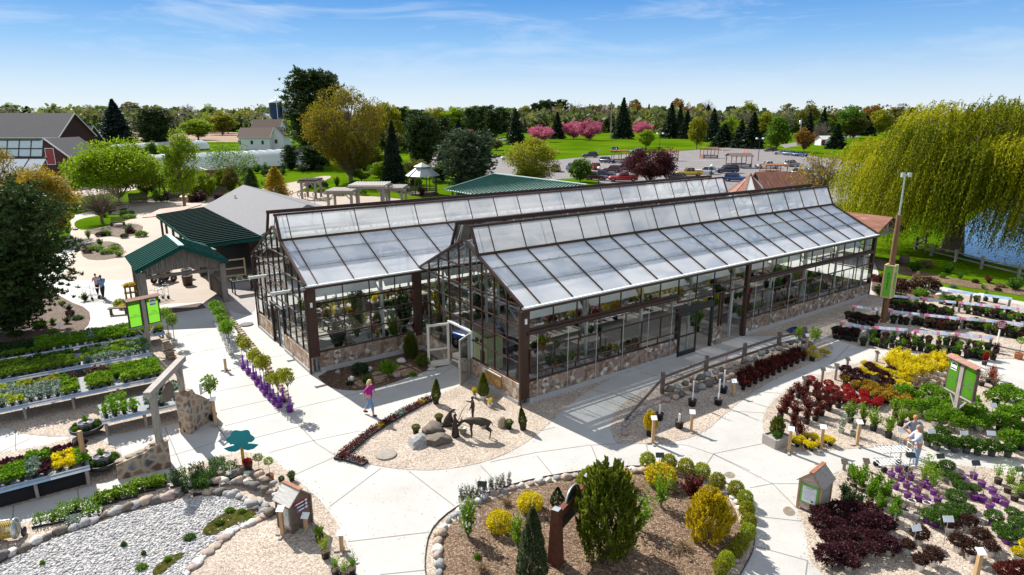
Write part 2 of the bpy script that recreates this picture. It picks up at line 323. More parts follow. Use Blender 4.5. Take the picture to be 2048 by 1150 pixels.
M_DKWOOD=plain('dark_wood',(.085,.065,.05),.85,var=.35,scale=3,stretch=(7,7,.8),bump=.2)
M_WHITE=plain('white_plastic',(.80,.80,.79),.45,var=.05)
M_BLACK=plain('black_plastic',(.022,.022,.024),.5,var=.25)
M_PURPLE=plain('purple_plastic',(.20,.035,.36),.42,var=.15)
M_TERRA=plain('terracotta',(.43,.15,.065),.75,var=.15)
M_SOIL=plain('potting_soil',(.075,.045,.028),.95,var=.5,scale=20,bump=.6)
M_BARK=plain('bark',(.16,.12,.09),.9,var=.35,scale=4,stretch=(5,5,1),bump=.6)
M_PBARK=plain('pale_bark',(.52,.47,.41),.85,var=.35,scale=4,stretch=(3,3,3))
# ---------------------------------------------------------------- ground, roads and beds
def chaikin(p,n=1):
    for _ in range(n):
        q=[]
        for i in range(len(p)):
            a,b=p[i],p[(i+1)%len(p)]; q+=[(a[0]*.75+b[0]*.25,a[1]*.75+b[1]*.25),(a[0]*.25+b[0]*.75,a[1]*.25+b[1]*.75)]
        p=q
    return p
def sheet(name,px,z,mat,smooth=0,world=False,kind='structure'):
    pts=[tuple(p) for p in px] if world else [tuple(G(*p)[:2]) for p in px]
    if smooth: pts=chaikin(pts,smooth)
    a=sum(pts[i][0]*pts[(i+1)%len(pts)][1]-pts[(i+1)%len(pts)][0]*pts[i][1] for i in range(len(pts)))
    if a<0: pts=pts[::-1]
    o=MB().add([(x,y,z) for x,y in pts],[tuple(range(len(pts)))]).obj(name,mat); return tag(o,kind=kind)
def grass_mat():
    m,nt,o=newmat('lawn_grass'); p=N(nt,'ShaderNodeBsdfPrincipled',Roughness=1.); p.inputs['Specular IOR Level'].default_value=0
    co=coord(nt); n=N(nt,'ShaderNodeTexNoise',Scale=.045,Detail=8.,Roughness=.6); L(nt,co,n.inputs['Vector'])
    n2=N(nt,'ShaderNodeTexNoise',Scale=3.,Detail=6.,Roughness=.7); L(nt,co,n2.inputs['Vector'])
    r=ramp(nt,n.outputs['Fac'],[(.32,(.038,.088,.003)),(.5,(.07,.138,.004)),(.7,(.115,.172,.008))])
    mx=nt.nodes.new('ShaderNodeMixRGB'); mx.blend_type='MULTIPLY'; mx.inputs[0].default_value=1; r2=ramp(nt,n2.outputs['Fac'],[(.3,(.68,.7,.65)),(.7,(1.15,1.12,1.1))])
    L(nt,r.outputs[0],mx.inputs[1]); L(nt,r2.outputs[0],mx.inputs[2]); L(nt,mx.outputs[0],p.inputs['Base Color']); L(nt,p.outputs[0],o.inputs[0]); return m
M_LAWN=grass_mat()
sheet('ground',[(-4000,-300),(4000,-300),(4000,9000),(-4000,9000)],0,M_LAWN,world=True)
M_FIELD=plain('young_crop_field',(.16,.28,.03),.9,var=.2,scale=.02,obj=False)
M_DIRT=plain('ploughed_soil',(.22,.135,.08),.95,var=.3,scale=.05,obj=False)
sheet('ploughed_field',[(60,285),(205,285),(320,284),(500,284),(470,262),(300,262),(150,272),(60,275)],.006,M_DIRT)
sheet('crop_field',[(90,272),(215,270),(330,258),(330,250),(190,244),(90,241)],.006,M_FIELD)
sheet('gravel_yard',[(-300,392),(60,385),(150,395),(330,372),(345,352),(300,352),(120,372),(-300,380)],.006,plain('yard_gravel',(.40,.33,.27),.9,var=.2,scale=.4,obj=False))
sheet('parking_lot',[(860,300),(1000,312),(1090,322),(1180,313),(1300,306),(1420,298),(1500,292),(1560,302),(1620,312),(1760,328),(1900,352),(1800,400),(1500,430),(1100,385),(1010,352),(900,345),(840,335)],.008,M_ASPH,1)
sheet('driveway',[(1560,290),(1640,276),(1720,268),(1720,273),(1650,282),(1570,296)],.008,M_ASPH)
sheet('grass_island',[(1100,368),(1110,358),(1160,356),(1205,362),(1190,374),(1120,378)],.03,M_LAWN,1)
# stall markings
mk=MB()
for i in range(13):
    a=G(1350+i*9,338-i*.6); d=Vector((5.2,.9,0)); n=Vector((0,.12,0)); a.z=.014
    if 3<i<7: continue
    mk.add([a,a+d,a+d+n,a+n],[(0,1,2,3)])
for i in range(9):
    a=G(1375+i*11,322-i*.5); a.z=.014; d=Vector((6,1.5,0)); n=Vector((0,.16,0)); mk.add([a,a+d,a+d+n,a+n],[(0,1,2,3)])
tag(mk.obj('stall_markings',plain('faded_white_paint',(.55,.54,.52),.8)),kind='structure')
PAVE=[(-500,1400),(-500,560),(0,560),(100,520),(140,470),(150,430),(270,404),(340,394),(440,392),(560,398),(640,400),(700,404),(800,412),(900,420),(1000,440),(1560,470),(1740,500),(1762,560),(1830,560),(1905,578),(2048,604),(2350,640),(2600,800),(2600,1400)]
sheet('paving',PAVE,.012,M_CONC)
sheet('tan_plaza',[(120,560),(150,500),(140,440),(180,425),(270,402),(330,390),(345,384),(430,384),(560,392),(600,384),(660,384),(800,398),(860,420),(880,470),(560,560),(470,600),(300,610),(262,560)],.018,M_PLAZA)
JT=MB()
def joint(*px,w=.018):
    p=[G(*q) for q in px]
    for a,b in zip(p,p[1:]):
        n=Vector((-(b-a).y,(b-a).x,0)).normalized()*w; JT.add([(a+n)+Vector((0,0,.017)),(a-n)+Vector((0,0,.017)),(b-n)+Vector((0,0,.017)),(b+n)+Vector((0,0,.017))],[(0,3,2,1)] if False else [(0,1,2,3)])
for q in [[(345,679),(416,661)],[(381,707),(472,691)],[(432,746),(500,730)],[(425,785),(528,765)],[(440,822),(560,795)],[(450,852),(600,815),(673,798),(731,783)],[(495,880),(597,854),(625,848)],[(571,762),(630,747)],[(528,718),(584,707)],[(510,681),(551,674)],[(589,841),(632,887),(673,913)],[(538,906),(625,882),(721,862)],[(592,949),(673,913)],[(659,1014),(762,937)],[(818,943),(909,1013)],[(696,1084),(858,1065)],[(962,933),(988,960)],[(980,925),(1069,906),(1178,891),(1292,885),(1374,891),(1427,909),(1500,942)],[(1183,893),(1198,930)],[(1074,912),(1104,949)],[(1292,885),(1299,920)],[(1427,909),(1405,940)],[(1427,908),(1529,887)],[(1500,976),(1545,968),(1599,968)],[(1427,909),(1545,968),(1592,1016)],[(1511,1033),(1603,1043)],[(1511,1093),(1615,1122),(1610,1160)],[(1412,820),(1540,827)],[(1478,780),(1590,790)],[(1560,742),(1650,752)],[(31,800),(31,905)],[(138,905),(140,840)],[(25,1048),(28,1000)],[(158,1002),(153,965)],[(330,855),(372,955)],[(300,925),(455,878)],[(420,835),(462,890)],[(0,905),(60,878)],[(1120,815),(1190,835)],[(1180,780),(1290,800)],[(1280,745),(1350,760)],[(1650,672),(1500,700)],[(1010,880),(1110,855)],[(1850,705),(1960,780)],[(1700,690),(1660,730)],[(860,760),(905,735)],[(760,1150),(860,1140)]]: joint(*q)
tag(JT.obj('paving_joints',plain('joint_grey',(.20,.19,.18),.9)),kind='structure')
GZ=.022
BEDS={}
def bed(name,px,mat,smooth=2,z=GZ): BEDS[name]=px; return sheet(name,px,z,mat,smooth)
bed('gravel_bed',[(-200,735),(0,715),(330,640),(350,690),(372,770),(385,838),(340,850),(210,872),(60,874),(0,850),(-200,905)],M_GRAV,1)
bed('gravel_bed',[(-200,925),(60,900),(170,868),(240,895),(245,950),(200,968),(130,985),(40,1010),(-200,1060)],M_GRAV,1)
bed('gravel_bed',[(-200,1110),(0,1066),(35,1048),(170,1012),(330,962),(352,948),(400,925),(470,905),(500,905),(540,915),(590,955),(640,1000),(675,1045),(692,1085),(712,1150),(740,1260),(-200,1400)],M_GRAV,2)
bed('gravel_bed',[(674,908),(690,890),(770,845),(856,800),(905,778),(926,770),(946,763),(1000,790),(1042,815),(1340,708),(1345,716),(1280,736),(1220,758),(1170,786),(1132,815),(1104,842),(1060,882),(1000,915),(940,932),(880,941),(820,941),(760,934),(700,920)],M_GRAV,1)
bed('gravel_bed',[(1221,850),(1226,828),(1245,808),(1290,778),(1350,752),(1420,728),(1500,706),(1580,682),(1625,672),(1668,690),(1662,712),(1600,736),(1540,764),(1500,788),(1450,828),(1410,865),(1356,884),(1290,888),(1236,889),(1226,876)],M_GRAV,1)
bed('gravel_bed',[(1480,672),(1741,592),(1800,572),(1900,585),(2048,612),(2400,680),(2400,790),(2048,719),(1955,716),(1888,700),(1794,703),(1725,695),(1650,673),(1600,671),(1500,672)],M_GRAV,0)
bed('gravel_bed',[(1524,850),(1530,822),(1556,792),(1600,762),(1700,730),(1790,712),(1900,715),(1952,732),(1972,752),(2005,800),(2070,842),(2400,930),(2400,1010),(2048,927),(1990,908),(1845,887),(1751,894),(1687,899),(1600,905),(1553,899),(1532,880)],M_GRAV,1)
bed('gravel_bed',[(1592,1016),(1604,985),(1660,950),(1700,934),(1800,930),(1901,930),(1982,937),(2048,953),(2500,1060),(2500,1500),(1740,1240),(1650,1152),(1616,1120),(1615,1092),(1607,1052)],M_GRAV,1)
ISL=[(850,1150),(850,1110),(858,1068),(884,1036),(925,1008),(980,985),(1040,966),(1104,952),(1180,941),(1250,934),(1320,934),(1390,942),(1440,960),(1480,985),(1502,1020),(1510,1060),(1508,1100),(1490,1135),(1465,1175),(1430,1230),(1340,1300),(1150,1340),(980,1320),(900,1250),(862,1190)]
bed('gravel_bed',ISL,M_GRAV,1)
def inset(px,k): cx=sum(p[0] for p in px)/len(px); cy=sum(p[1] for p in px)/len(px); return [(cx+(x-cx)*k,cy+(y-cy)*k) for x,y in px]
bed('mulch_bed',inset(ISL,.91),M_MULCH,1,GZ+.006)
bed('mulch_bed',[(630,748),(653,773),(683,781),(721,782),(759,776),(861,739),(912,728),(905,700),(850,690),(760,708)],M_DKMULCH,1)
bed('mulch_bed',[(-300,740),(-300,500),(0,470),(70,560),(135,602),(178,618),(182,645),(160,668),(110,690),(0,705)],M_DKMULCH,1)
bed('mulch_bed',[(1741,592),(1746,548),(1790,555),(1850,575),(1885,592),(1880,606),(1800,600)],M_MULCH,1,GZ+.006)
bed('mulch_bed',[(1745,512),(1790,530),(1850,545),(1900,556),(2048,580),(2300,600),(2300,632),(2048,592),(1900,570),(1830,552),(1760,545)],M_MULCH,1,GZ+.006)
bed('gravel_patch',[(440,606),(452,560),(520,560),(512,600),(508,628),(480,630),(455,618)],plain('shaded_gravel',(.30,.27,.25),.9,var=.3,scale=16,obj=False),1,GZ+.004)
sheet('lawn',[(1750,470),(1800,380),(2400,420),(2400,612),(2048,578),(1900,552),(1790,526),(1752,508)],.016,M_LAWN)
for q in ([(148,455),(150,440),(200,430),(268,428),(272,436),(230,448),(170,462)],[(540,385),(600,368),(680,360),(760,366),(870,372),(900,395),(780,395),(650,388),(600,380)],[(470,362),(540,352),(600,350),(640,352),(600,362),(540,372)]): sheet('lawn',q,.024,M_LAWN,2)
bed('planting_bed',[(160,462),(190,470),(262,478),(292,455),(270,447),(215,455)],M_DKMULCH,1,GZ+.004)
bed('planting_bed',[(168,518),(160,500),(175,485),(230,482),(252,500),(240,515),(200,522)],M_DKMULCH,1,GZ+.004)
M_WATER=newmat('pond_water')
def _w():
    m,nt,o=M_WATER; p=N(nt,'ShaderNodeBsdfPrincipled',Roughness=.06); p.inputs['Base Color'].default_value=(.02,.06,.11,1)
    n=N(nt,'ShaderNodeTexNoise',Scale=3.,Detail=4.); L(nt,coord(nt,(1,.5,1)),n.inputs['Vector']); b=N(nt,'ShaderNodeBump',Strength=.35,Distance=.1); L(nt,n.outputs['Fac'],b.inputs['Height']); L(nt,b.outputs[0],p.inputs['Normal']); L(nt,p.outputs[0],o.inputs[0])
_w()
sheet('pond_water',[(1880,498),(1950,518),(2048,540),(2400,610),(2600,560),(2500,400),(2048,378),(1970,420),(1900,470)],.03,M_WATER[0],1)
# metal edging along the island and the fence bed
sheet('path',[(470,398),(540,372),(600,362),(640,352),(668,352),(640,366),(610,376),(575,392),(560,402)],.028,M_PLAZA,1)
for q in ([(1564,1020),(1574,1012),(1586,1018),(1592,1028),(1582,1034),(1570,1030)],[(1446,948),(1458,943),(1470,948),(1470,956),(1456,958)]): sheet('wet_stain',q,.016,plain('damp_concrete',(.20,.165,.12),.6,var=.3,scale=6,obj=False),2)
def edging(px):
    pts=chaikin([tuple(G(*p)[:2]) for p in px],1); m=MB(); n=len(pts)
    for i in range(n):
        a,b=pts[i],pts[(i+1)%n]; m.beam((a[0],a[1],.03),(b[0],b[1],.03),.02,.07)
    tag(m.obj('bed_edging',M_BLACK),'black metal strip edging the '+('round mulch island' if px is ISL else 'fence bed'),'edging')
edging(ISL)
# ---------------------------------------------------------------- the two greenhouses, in their own u (length) v (width) frame
GH=dict(he=4.80,hr=7.11,w=9.5,hf=3.5,vv=4.1,vz=7.84,hs=1.09)
def zslope(v): return GH['he']+(GH['hr']-GH['he'])*(1-abs(v-GH['w']/2)/(GH['w']/2))
def part(mb,name,mats,par,loc=None,rz=0): return mb.obj(name,mats,par,loc,rz)
def pane(par,name,quad,mat): return MB().add(quad,[(0,1,2,3)]).obj(name,mat,par)
def greenhouse(label,u0,L1,v0,first,bay,front):
    w=GH['w']; t=thing('greenhouse',label,'greenhouse',tuple(U2(u0,v0)),PSI)
    he,hr,hf,vv,vz,hs=[GH[k] for k in('he','hr','hf','vv','vz','hs')]; zf=zslope(hf)
    us=[0]+[first+bay*k for k in range(60) if first+bay*k<L1-.3]+[L1]
    # roof: one glazing panel per bay on each slope, and the raised ridge vents
    for i,(a,b) in enumerate(zip(us,us[1:])):
        pane(t,'roof_panel',[(a,-.12,he-.055),(b,-.12,he-.055),(b,hf,zf),(a,hf,zf)],M_ROOF)
        pane(t,'roof_panel',[(b,w+.12,he-.055),(a,w+.12,he-.055),(a,w-hf,zf),(b,w-hf,zf)],M_ROOF)
        pane(t,'vent_panel',[(a,hf,zf+.05),(b,hf,zf+.05),(b,vv,vz),(a,vv,vz)],M_VENT)
        pane(t,'vent_panel',[(b,w-hf,zf+.05),(a,w-hf,zf+.05),(a,w-vv,vz),(b,w-vv,vz)],M_VENT)
    rb=[MB(),MB()]; vb=MB(); cl=MB(); tr=MB()
    for i,u in enumerate(us):
        k=.09 if i in(0,len(us)-1) else .038
        for s in(0,1):
            y=lambda v:(w-v if s else v)
            rb[s].beam((u,y(-.13),he+.0),(u,y(hf),zf+.045),k,.07)
            vb.beam((u,y(hf),zf+.07),(u,y(vv),vz+.02),k*1.6 if k>.06 else .036,.07)
    for s in(0,1):
        y=lambda v:(w-v if s else v)
        vb.beam((-.1,y(vv),vz+.02),(L1+.1,y(vv),vz+.02),.09,.12 if not s else .2); vb.beam((-.1,y(hf),zf+.06),(L1+.1,y(hf),zf+.06),.12,.12)
        for q in(.36,.72): cl.beam((.1,y(hf*q),zslope(hf*q)+.02),(L1-.1,y(hf*q),zslope(hf*q)+.02),.04,.045)
        n=int(L1/.65)
        for j in range(n):
            for q in(.36,.72): cl.box((.4+j*.65,y(hf*q),zslope(hf*q)+.05),(.09,.05,.04))
    [part(q,'roof_bars',M_BROWN,t) for q in rb]; part(vb,'vent_frame',M_BROWN,t); part(cl,'purlins',M_ALU,t)
    # gutters
    for s in(0,1):
        y=-.17 if not s else w+.17
        g=MB(); g.bx(-.05,L1+.05,y-.06,y+.06,he-.12,he-.04); part(g,'gutter',M_WHITEM if not s else M_BROWN,t)
        g=MB(); g.bx(-.08,L1+.08,y-.1,y+.1,he-.24,he-.122); part(g,'fascia',M_BROWN,t)
    # trusses, columns
    for k in range(int(L1/3.9)+1):
        u=min(.35+k*3.9,L1-.3)
        for v in(.28,w/2,w-.28) if k%2==0 else(.28,w-.28): tr.bx(u-.06,u+.06,v-.06,v+.06,.02,he-.1 if v!=w/2 else hr-.4)
        tr.beam((u,.2,he-.35),(u,w-.2,he-.35),.07,.07); tr.beam((u,.2,he-.12),(u,w/2,hr-.15),.08,.08); tr.beam((u,w-.2,he-.12),(u,w/2,hr-.15),.08,.08)
        for v in(1.4,2.6,3.8): tr.beam((u,v,he-.35),(u,v+.55,zslope(v+.55)-.15),.045,.045); tr.beam((u,w-v,he-.35),(u,w-v-.55,zslope(v+.55)-.15),.045,.045)
        tr.beam((u,.28,he-1.3),(u,1.5,he-.38),.06,.06); tr.beam((u,w-.28,he-1.3),(u,w-1.5,he-.38),.06,.06)
        tr.beam((u,hf+.1,zf-.1),(u,vv,vz-.1),.04,.04); tr.beam((u,w-hf-.1,zf-.1),(u,w-vv,vz-.1),.04,.04)
    tr.bx(0,L1,w/2-.05,w/2+.05,hr-.2,hr-.05)
    part(tr,'steel_frame',M_ALU,t)
    # gable ends
    for gu,near in((0,True),(L1,False)):
        nb=9; fr=MB(); vsn=[w*k/nb for k in range(nb+1)]
        hz=[hs,2.05,2.95,3.85,4.8]
        door=(4,6) if first>1.02 else (4,6)
        for i,(a,b) in enumerate(zip(vsn,vsn[1:])):
            za,zb=zslope(a)-.03,zslope(b)-.03; base=.03 if (near and door[0]<=i<door[1]) else hs
            if near and door[0]<=i<door[1]: base=2.45
            pane(t,'gable_pane',[(gu,b,base),(gu,a,base),(gu,a,za),(gu,b,zb)],M_GLASS)
        for i,v in enumerate(vsn):
            b=hs
            if near and door[0]<i<door[1]: b=2.45
            fr.bx(gu-.05,gu+.03,v-.025,v+.025,b,zslope(v)-.02)
        for z in hz:
            if near and z<2.4:
                fr.bx(gu-.055,gu+.035,0,vsn[door[0]],z-.03,z+.03); fr.bx(gu-.055,gu+.035,vsn[door[1]],w,z-.03,z+.03)
            else: fr.bx(gu-.055,gu+.035,0,w,z-.03,z+.03)
        fr.bx(gu-.055,gu+.035,2.0,w-2.0,5.72,5.78)
        for s in(0,1):
            y=lambda v:(w-v if s else v); fr.beam((gu-.02,y(-.13),he-.0),(gu-.02,y(w/2),hr+.03),.13,.1)
        part(fr,'gable_frame',M_BROWN,t)
        for a,b in ((.02,vsn[door[0]]),(vsn[door[1]],w-.02)) if near else ((.02,w-.02),): part(MB().bx(gu-.1,gu+.1,a,b,.2,hs-.03),'stone_base',M_STONEG,t); part(MB().bx(gu-.14,gu+.1,a,b,-.05,.2),'foundation',M_FOUND,t)
    return t,us,vsn if False else [w*k/9 for k in range(10)],door
def sidewall(t,y,segs,us,out,bands,mull,outer=-1):
    """glazed side wall; segs = (u0,u1,kind)"""
    hs,he=GH['hs'],GH['he']; fr=MB(); sb=MB(); sf=MB()
    for a,b,kind in segs:
        z0=hs if kind!='open' else bands[-2]
        n=max(1,round((b-a)/mull))
        for i in range(n):
            c,d=a+(b-a)*i/n,a+(b-a)*(i+1)/n
            if kind=='sash':
                pane(t,'window_pane',[(c,y,hs),(d,y,hs),(d,y,bands[1]),(c,y,bands[1])],M_GLASS)
                pane(t,'window_sash',[(c,y+outer*.16,bands[1]),(d,y+outer*.16,bands[1]),(d,y+outer*.16,bands[2]),(c,y+outer*.16,bands[2])],M_GLASS)
                pane(t,'window_pane',[(c,y,bands[3]),(d,y,bands[3]),(d,y,he-.2),(c,y,he-.2)],M_GLASS)
            elif kind=='open': pane(t,'window_pane',[(c,y,bands[-2]),(d,y,bands[-2]),(d,y,he-.2),(c,y,he-.2)],M_GLASS)
            else: pane(t,'window_pane',[(c,y,hs),(d,y,hs),(d,y,he-.2),(c,y,he-.2)],M_GLASS)
        for i in range(n+1):
            c=a+(b-a)*i/n
            if kind=='sash':
                fr.bx(c-.022,c+.022,y-.03,y+.03,hs,bands[1]); fr.bx(c-.022,c+.022,y+outer*.16-.03,y+outer*.16+.03,bands[1],bands[2]); fr.bx(c-.025,c+.025,y-.03,y+.03,bands[3],he-.2)
            elif kind=='open': fr.bx(c-.025,c+.025,y-.03,y+.03,bands[-2],he-.2)
            else: fr.bx(c-.025,c+.025,y-.03,y+.03,hs,he-.2)
        if kind=='sash':
            for z in(bands[1],bands[2]): fr.bx(a,b,y+outer*.16-.04,y+outer*.16+.04,z-.03,z+.03)
            fr.bx(a,b,y-.04,y+.04,hs-.02,hs+.05); fr.bx(a,b,y-.045,y+.045,bands[3]-.03,bands[3]+.03)
        elif kind=='grid':
            for z in(hs+.03,)+tuple(bands): fr.bx(a,b,y-.04,y+.04,z-.035,z+.035)
        else: fr.bx(a,b,y-.04,y+.04,bands[-2]-.04,bands[-2]+.04); fr.bx(a,b,y-.035,y+.035,3.72,3.78)
        fr.bx(a,b,y-.04,y+.04,he-.25,he-.18)
        if kind!='open': sb.bx(a,b,y-.12,y+.1,.26,hs-.03); sf.bx(a,b,y-.17,y+.1,-.05,.26)
    part(fr,'wall_frame',M_BROWN,t)
    if sb.v: part(sb,'stone_base',M_STONE,t); part(sf,'foundation',M_FOUND,t)
ghr,us_r,vsn,door_r=greenhouse('long front greenhouse with open double doors and a dark sliding door',0,32.28,0,1.0,1.955,True)
ghl,us_l,_,_=greenhouse('rear greenhouse whose gable juts out beside the mulch bed, in front of the pavilion',-6.54,38.79,9.5,.6,1.955,True)
def uat(px,py): return toUV(G(px,py)).x
uA,uB,uC,uD=uat(1345,713),uat(1414,690),uat(1421,688),uat(1476,673)
U_SEG=(uA,uB,uC,uD)
BND=(1.09,1.52,2.66,3.62)
sidewall(ghr,0,[(.42,uA,'sash')],us_r,-1,BND,1.42)
sidewall(ghr,0,[(uA,uD+.2,'open')],us_r,-1,(1,3.15,4),1.42)
sidewall(ghr,0,[(uD+.45,32.1,'sash')],us_r,-1,BND,1.42)
# roll-up vent tubes and corner posts
for a,b in((.3,uA),(uD+.45,32.2)):
    part(MB().tube([(a,-.1,3.46),(b,-.1,3.46)],.09,10),'vent_roller',M_BROWN,ghr)
    part(MB().bx(a,b,-.05,.05,3.5,3.6),'vent_header',M_BROWN,ghr)
    k=a+.5
    while k<b: part(MB().tube([(k,-.22,.3),(k,-.22,3.4)],.018,5),'vent_rod',M_ALU,ghr); k+=1.85
for a,b in((-.06,.42),(uD+.2,uD+.47),(32.08,32.34)): part(MB().bx(a,b,-.11,.12,.3 if a<0 else 0.02,4.62),'corner_post',M_BROWN,ghr)
part(MB().tube([(-.12,-.2,4.6),(-.12,-.16,4.1),(-.1,-.12,3.8),(-.1,-.12,0.05)],.055,8),'downspout',M_BROWN,ghr)
part(MB().bx(.12,.24,-.16,-.112,3.95,4.2),'wall_lamp',M_WHITE,ghr)
# sliding door in the front wall
d=MB(); uM=(uA+uB)/2
for u in(uA+.05,uB-.05): d.bx(u-.07,u+.07,-.08,.08,.02,2.75)
d.bx(uA,uB,-.09,.09,2.45,2.8); part(d,'door_frame',M_BLACK,ghr)
dl=MB()
for u in(uA+.16,uM): dl.bx(u-.05,u+.05,-.16,-.1,.03,2.43)
dl.bx(uA+.1,uM,-.16,-.1,.03,.28); dl.bx(uA+.1,uM,-.16,-.1,1.15,1.22); dl.bx(uA+.1,uM,-.16,-.1,2.35,2.43)
dd=part(dl,'sliding_door',M_BLACK,ghr); pane(dd,'glass_panel',[(uA+.2,-.13,.28),(uM-.05,-.13,.28),(uM-.05,-.13,2.35),(uA+.2,-.13,2.35)],M_GLASS)
part(MB().bx(uB+.02,uC+.55,-.12,.1,.02,1.1),'stone_base',M_STONE,ghr)
pane(ghr,'window_pane',[(uB+.02,0,1.1),(uC+.5,0,1.1),(uC+.5,0,3.1),(uB+.02,0,3.1)],M_GLASS)
jj=MB()
for u in(uB+.02,uC+.3,uC+.55): jj.bx(u-.03,u+.03,-.05,.05,1.1,3.1)
part(jj,'door_jamb',M_BROWN,ghr)
# gable double doors, both leaves swung out
def leaf(par,hinge,ang,L_,mat):
    l=link('door_leaf',None,par,hinge,ang); f=MB()
    f.bx(0,.12,-.03,.03,.02,2.4); f.bx(L_-.12,L_,-.03,.03,.02,2.4); f.bx(.12,L_-.12,-.03,.03,2.28,2.4); f.bx(.12,L_-.12,-.03,.03,.02,.36); f.bx(.12,L_-.12,-.03,.03,.95,1.04)
    f2=f.obj('door_leaf',mat,par,hinge,ang); bpy.data.objects.remove(l)
    pane(f2,'glass_panel',[(.12,0,.36),(L_-.12,0,.36),(L_-.12,0,2.28),(.12,0,2.28)],M_GLASS)
    MB().tube([(L_-.07,-.09,.9),(L_-.07,-.09,1.3)],.016,6).obj('handle',M_ALU,f2)
v4,v6=vsn[4],vsn[6]
M_CREAM=plain('cream_door_frame',(.66,.62,.54),.5,var=.08); M_TAUPE=plain('grey_door_frame',(.42,.38,.33),.45,var=.08)
gl=math.atan2(G(861,733).y-G(909,727).y,G(861,733).x-G(909,727).x)-PSI
leaf(ghr,(-.08,v6,0),gl,1.2,M_CREAM)
g2=math.atan2(G(924,775).y-G(958,747).y,G(924,775).x-G(958,747).x)-PSI
leaf(ghr,(-.08,v4,0),g2,1.2,M_TAUPE)
f=MB()
for v in(v4-.06,v6+.06): f.bx(-.1,.06,v-.06,v+.06,.02,2.5)
f.bx(-.1,.06,v4-.06,v6+.06,2.42,2.52); part(f,'door_frame',M_WHITEM,ghr)
part(MB().bx(-.19,-.14,1.35,2.75,.42,.98),'wall_plaque',plain('bronze_plaque',(.40,.24,.07),.5,.4,var=.4,scale=7),ghr)
part(MB().bx(-.22,-.19,1.3,2.8,.98,1.03),'plaque_rail',M_WHITE,ghr)
# rear greenhouse: visible front wall stretch, corner posts, doors, heater pipes
sidewall(ghl,0,[(.45,6.42,'grid')],us_l,-1,(1.95,2.85,3.7,3.7),1.46)
sidewall(ghl,9.5,[(.3,38.5,'grid')],us_l,1,(1.95,2.85,3.7,3.7),2.4,1)
sidewall(ghr,9.5,[(32.2,32.27,'grid')],us_r,1,(1.95,2.85,3.7,3.7),1,1)
for a,b in((-.08,.45),(6.05,6.46)): part(MB().bx(a,b,-.13,.12,.9,4.62),'corner_post',M_BROWN,ghl)
part(MB().tube([(-.12,-.2,4.6),(-.12,-.16,4.1),(-.1,-.14,3.8),(-.1,-.14,0.05)],.055,8),'downspout',M_BROWN,ghl)
part(MB().tube([(-.1,9.6,4.6),(-.1,9.6,0.05)],.055,8),'downspout',M_BROWN,ghl)
f=MB()
for v in(v4-.05,v6+.05,(v4+v6)/2): f.bx(-.1,.06,v-.06,v+.06,.02,2.5)
f.bx(-.14,.06,v4-.1,v6+.1,2.36,2.52); part(f,'door_frame',M_BLACK,ghl)
dl=MB()
for a,b in((v4+.02,v4+.95),):
    dl.bx(-.04,.0,a,a+.09,.03,2.36); dl.bx(-.04,0,b-.09,b,.03,2.36); dl.bx(-.04,0,a+.09,b-.09,.03,.2); dl.bx(-.04,0,a+.09,b-.09,1.0,1.08)
dd=part(dl,'sliding_door',M_ALU,ghl); pane(dd,'glass_panel',[(-.02,v4+.9,.2),(-.02,v4+.1,.2),(-.02,v4+.1,2.36),(-.02,v4+.9,2.36)],M_GLASS)
for v,z in((2.6,3.9),(7.0,3.9)): part(MB().tube([(.6,v,z),(-.9,v,z),(-1.0,v,z-.02)],[.09,.09,.14],10),'vent_pipe',M_WHITEM,ghl)
part(MB().bx(.12,.24,-.18,-.135,3.6,3.85),'wall_lamp',M_WHITE,ghl)
# floors
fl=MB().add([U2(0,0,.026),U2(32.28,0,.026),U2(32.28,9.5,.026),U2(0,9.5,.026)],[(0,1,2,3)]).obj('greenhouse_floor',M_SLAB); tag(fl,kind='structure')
fl=MB().add([U2(-6.54,9.5,.026),U2(32.28,9.5,.026),U2(32.28,19,.026),U2(-6.54,19,.026)],[(0,1,2,3)]).obj('greenhouse_floor',M_SLAB); tag(fl,kind='structure')
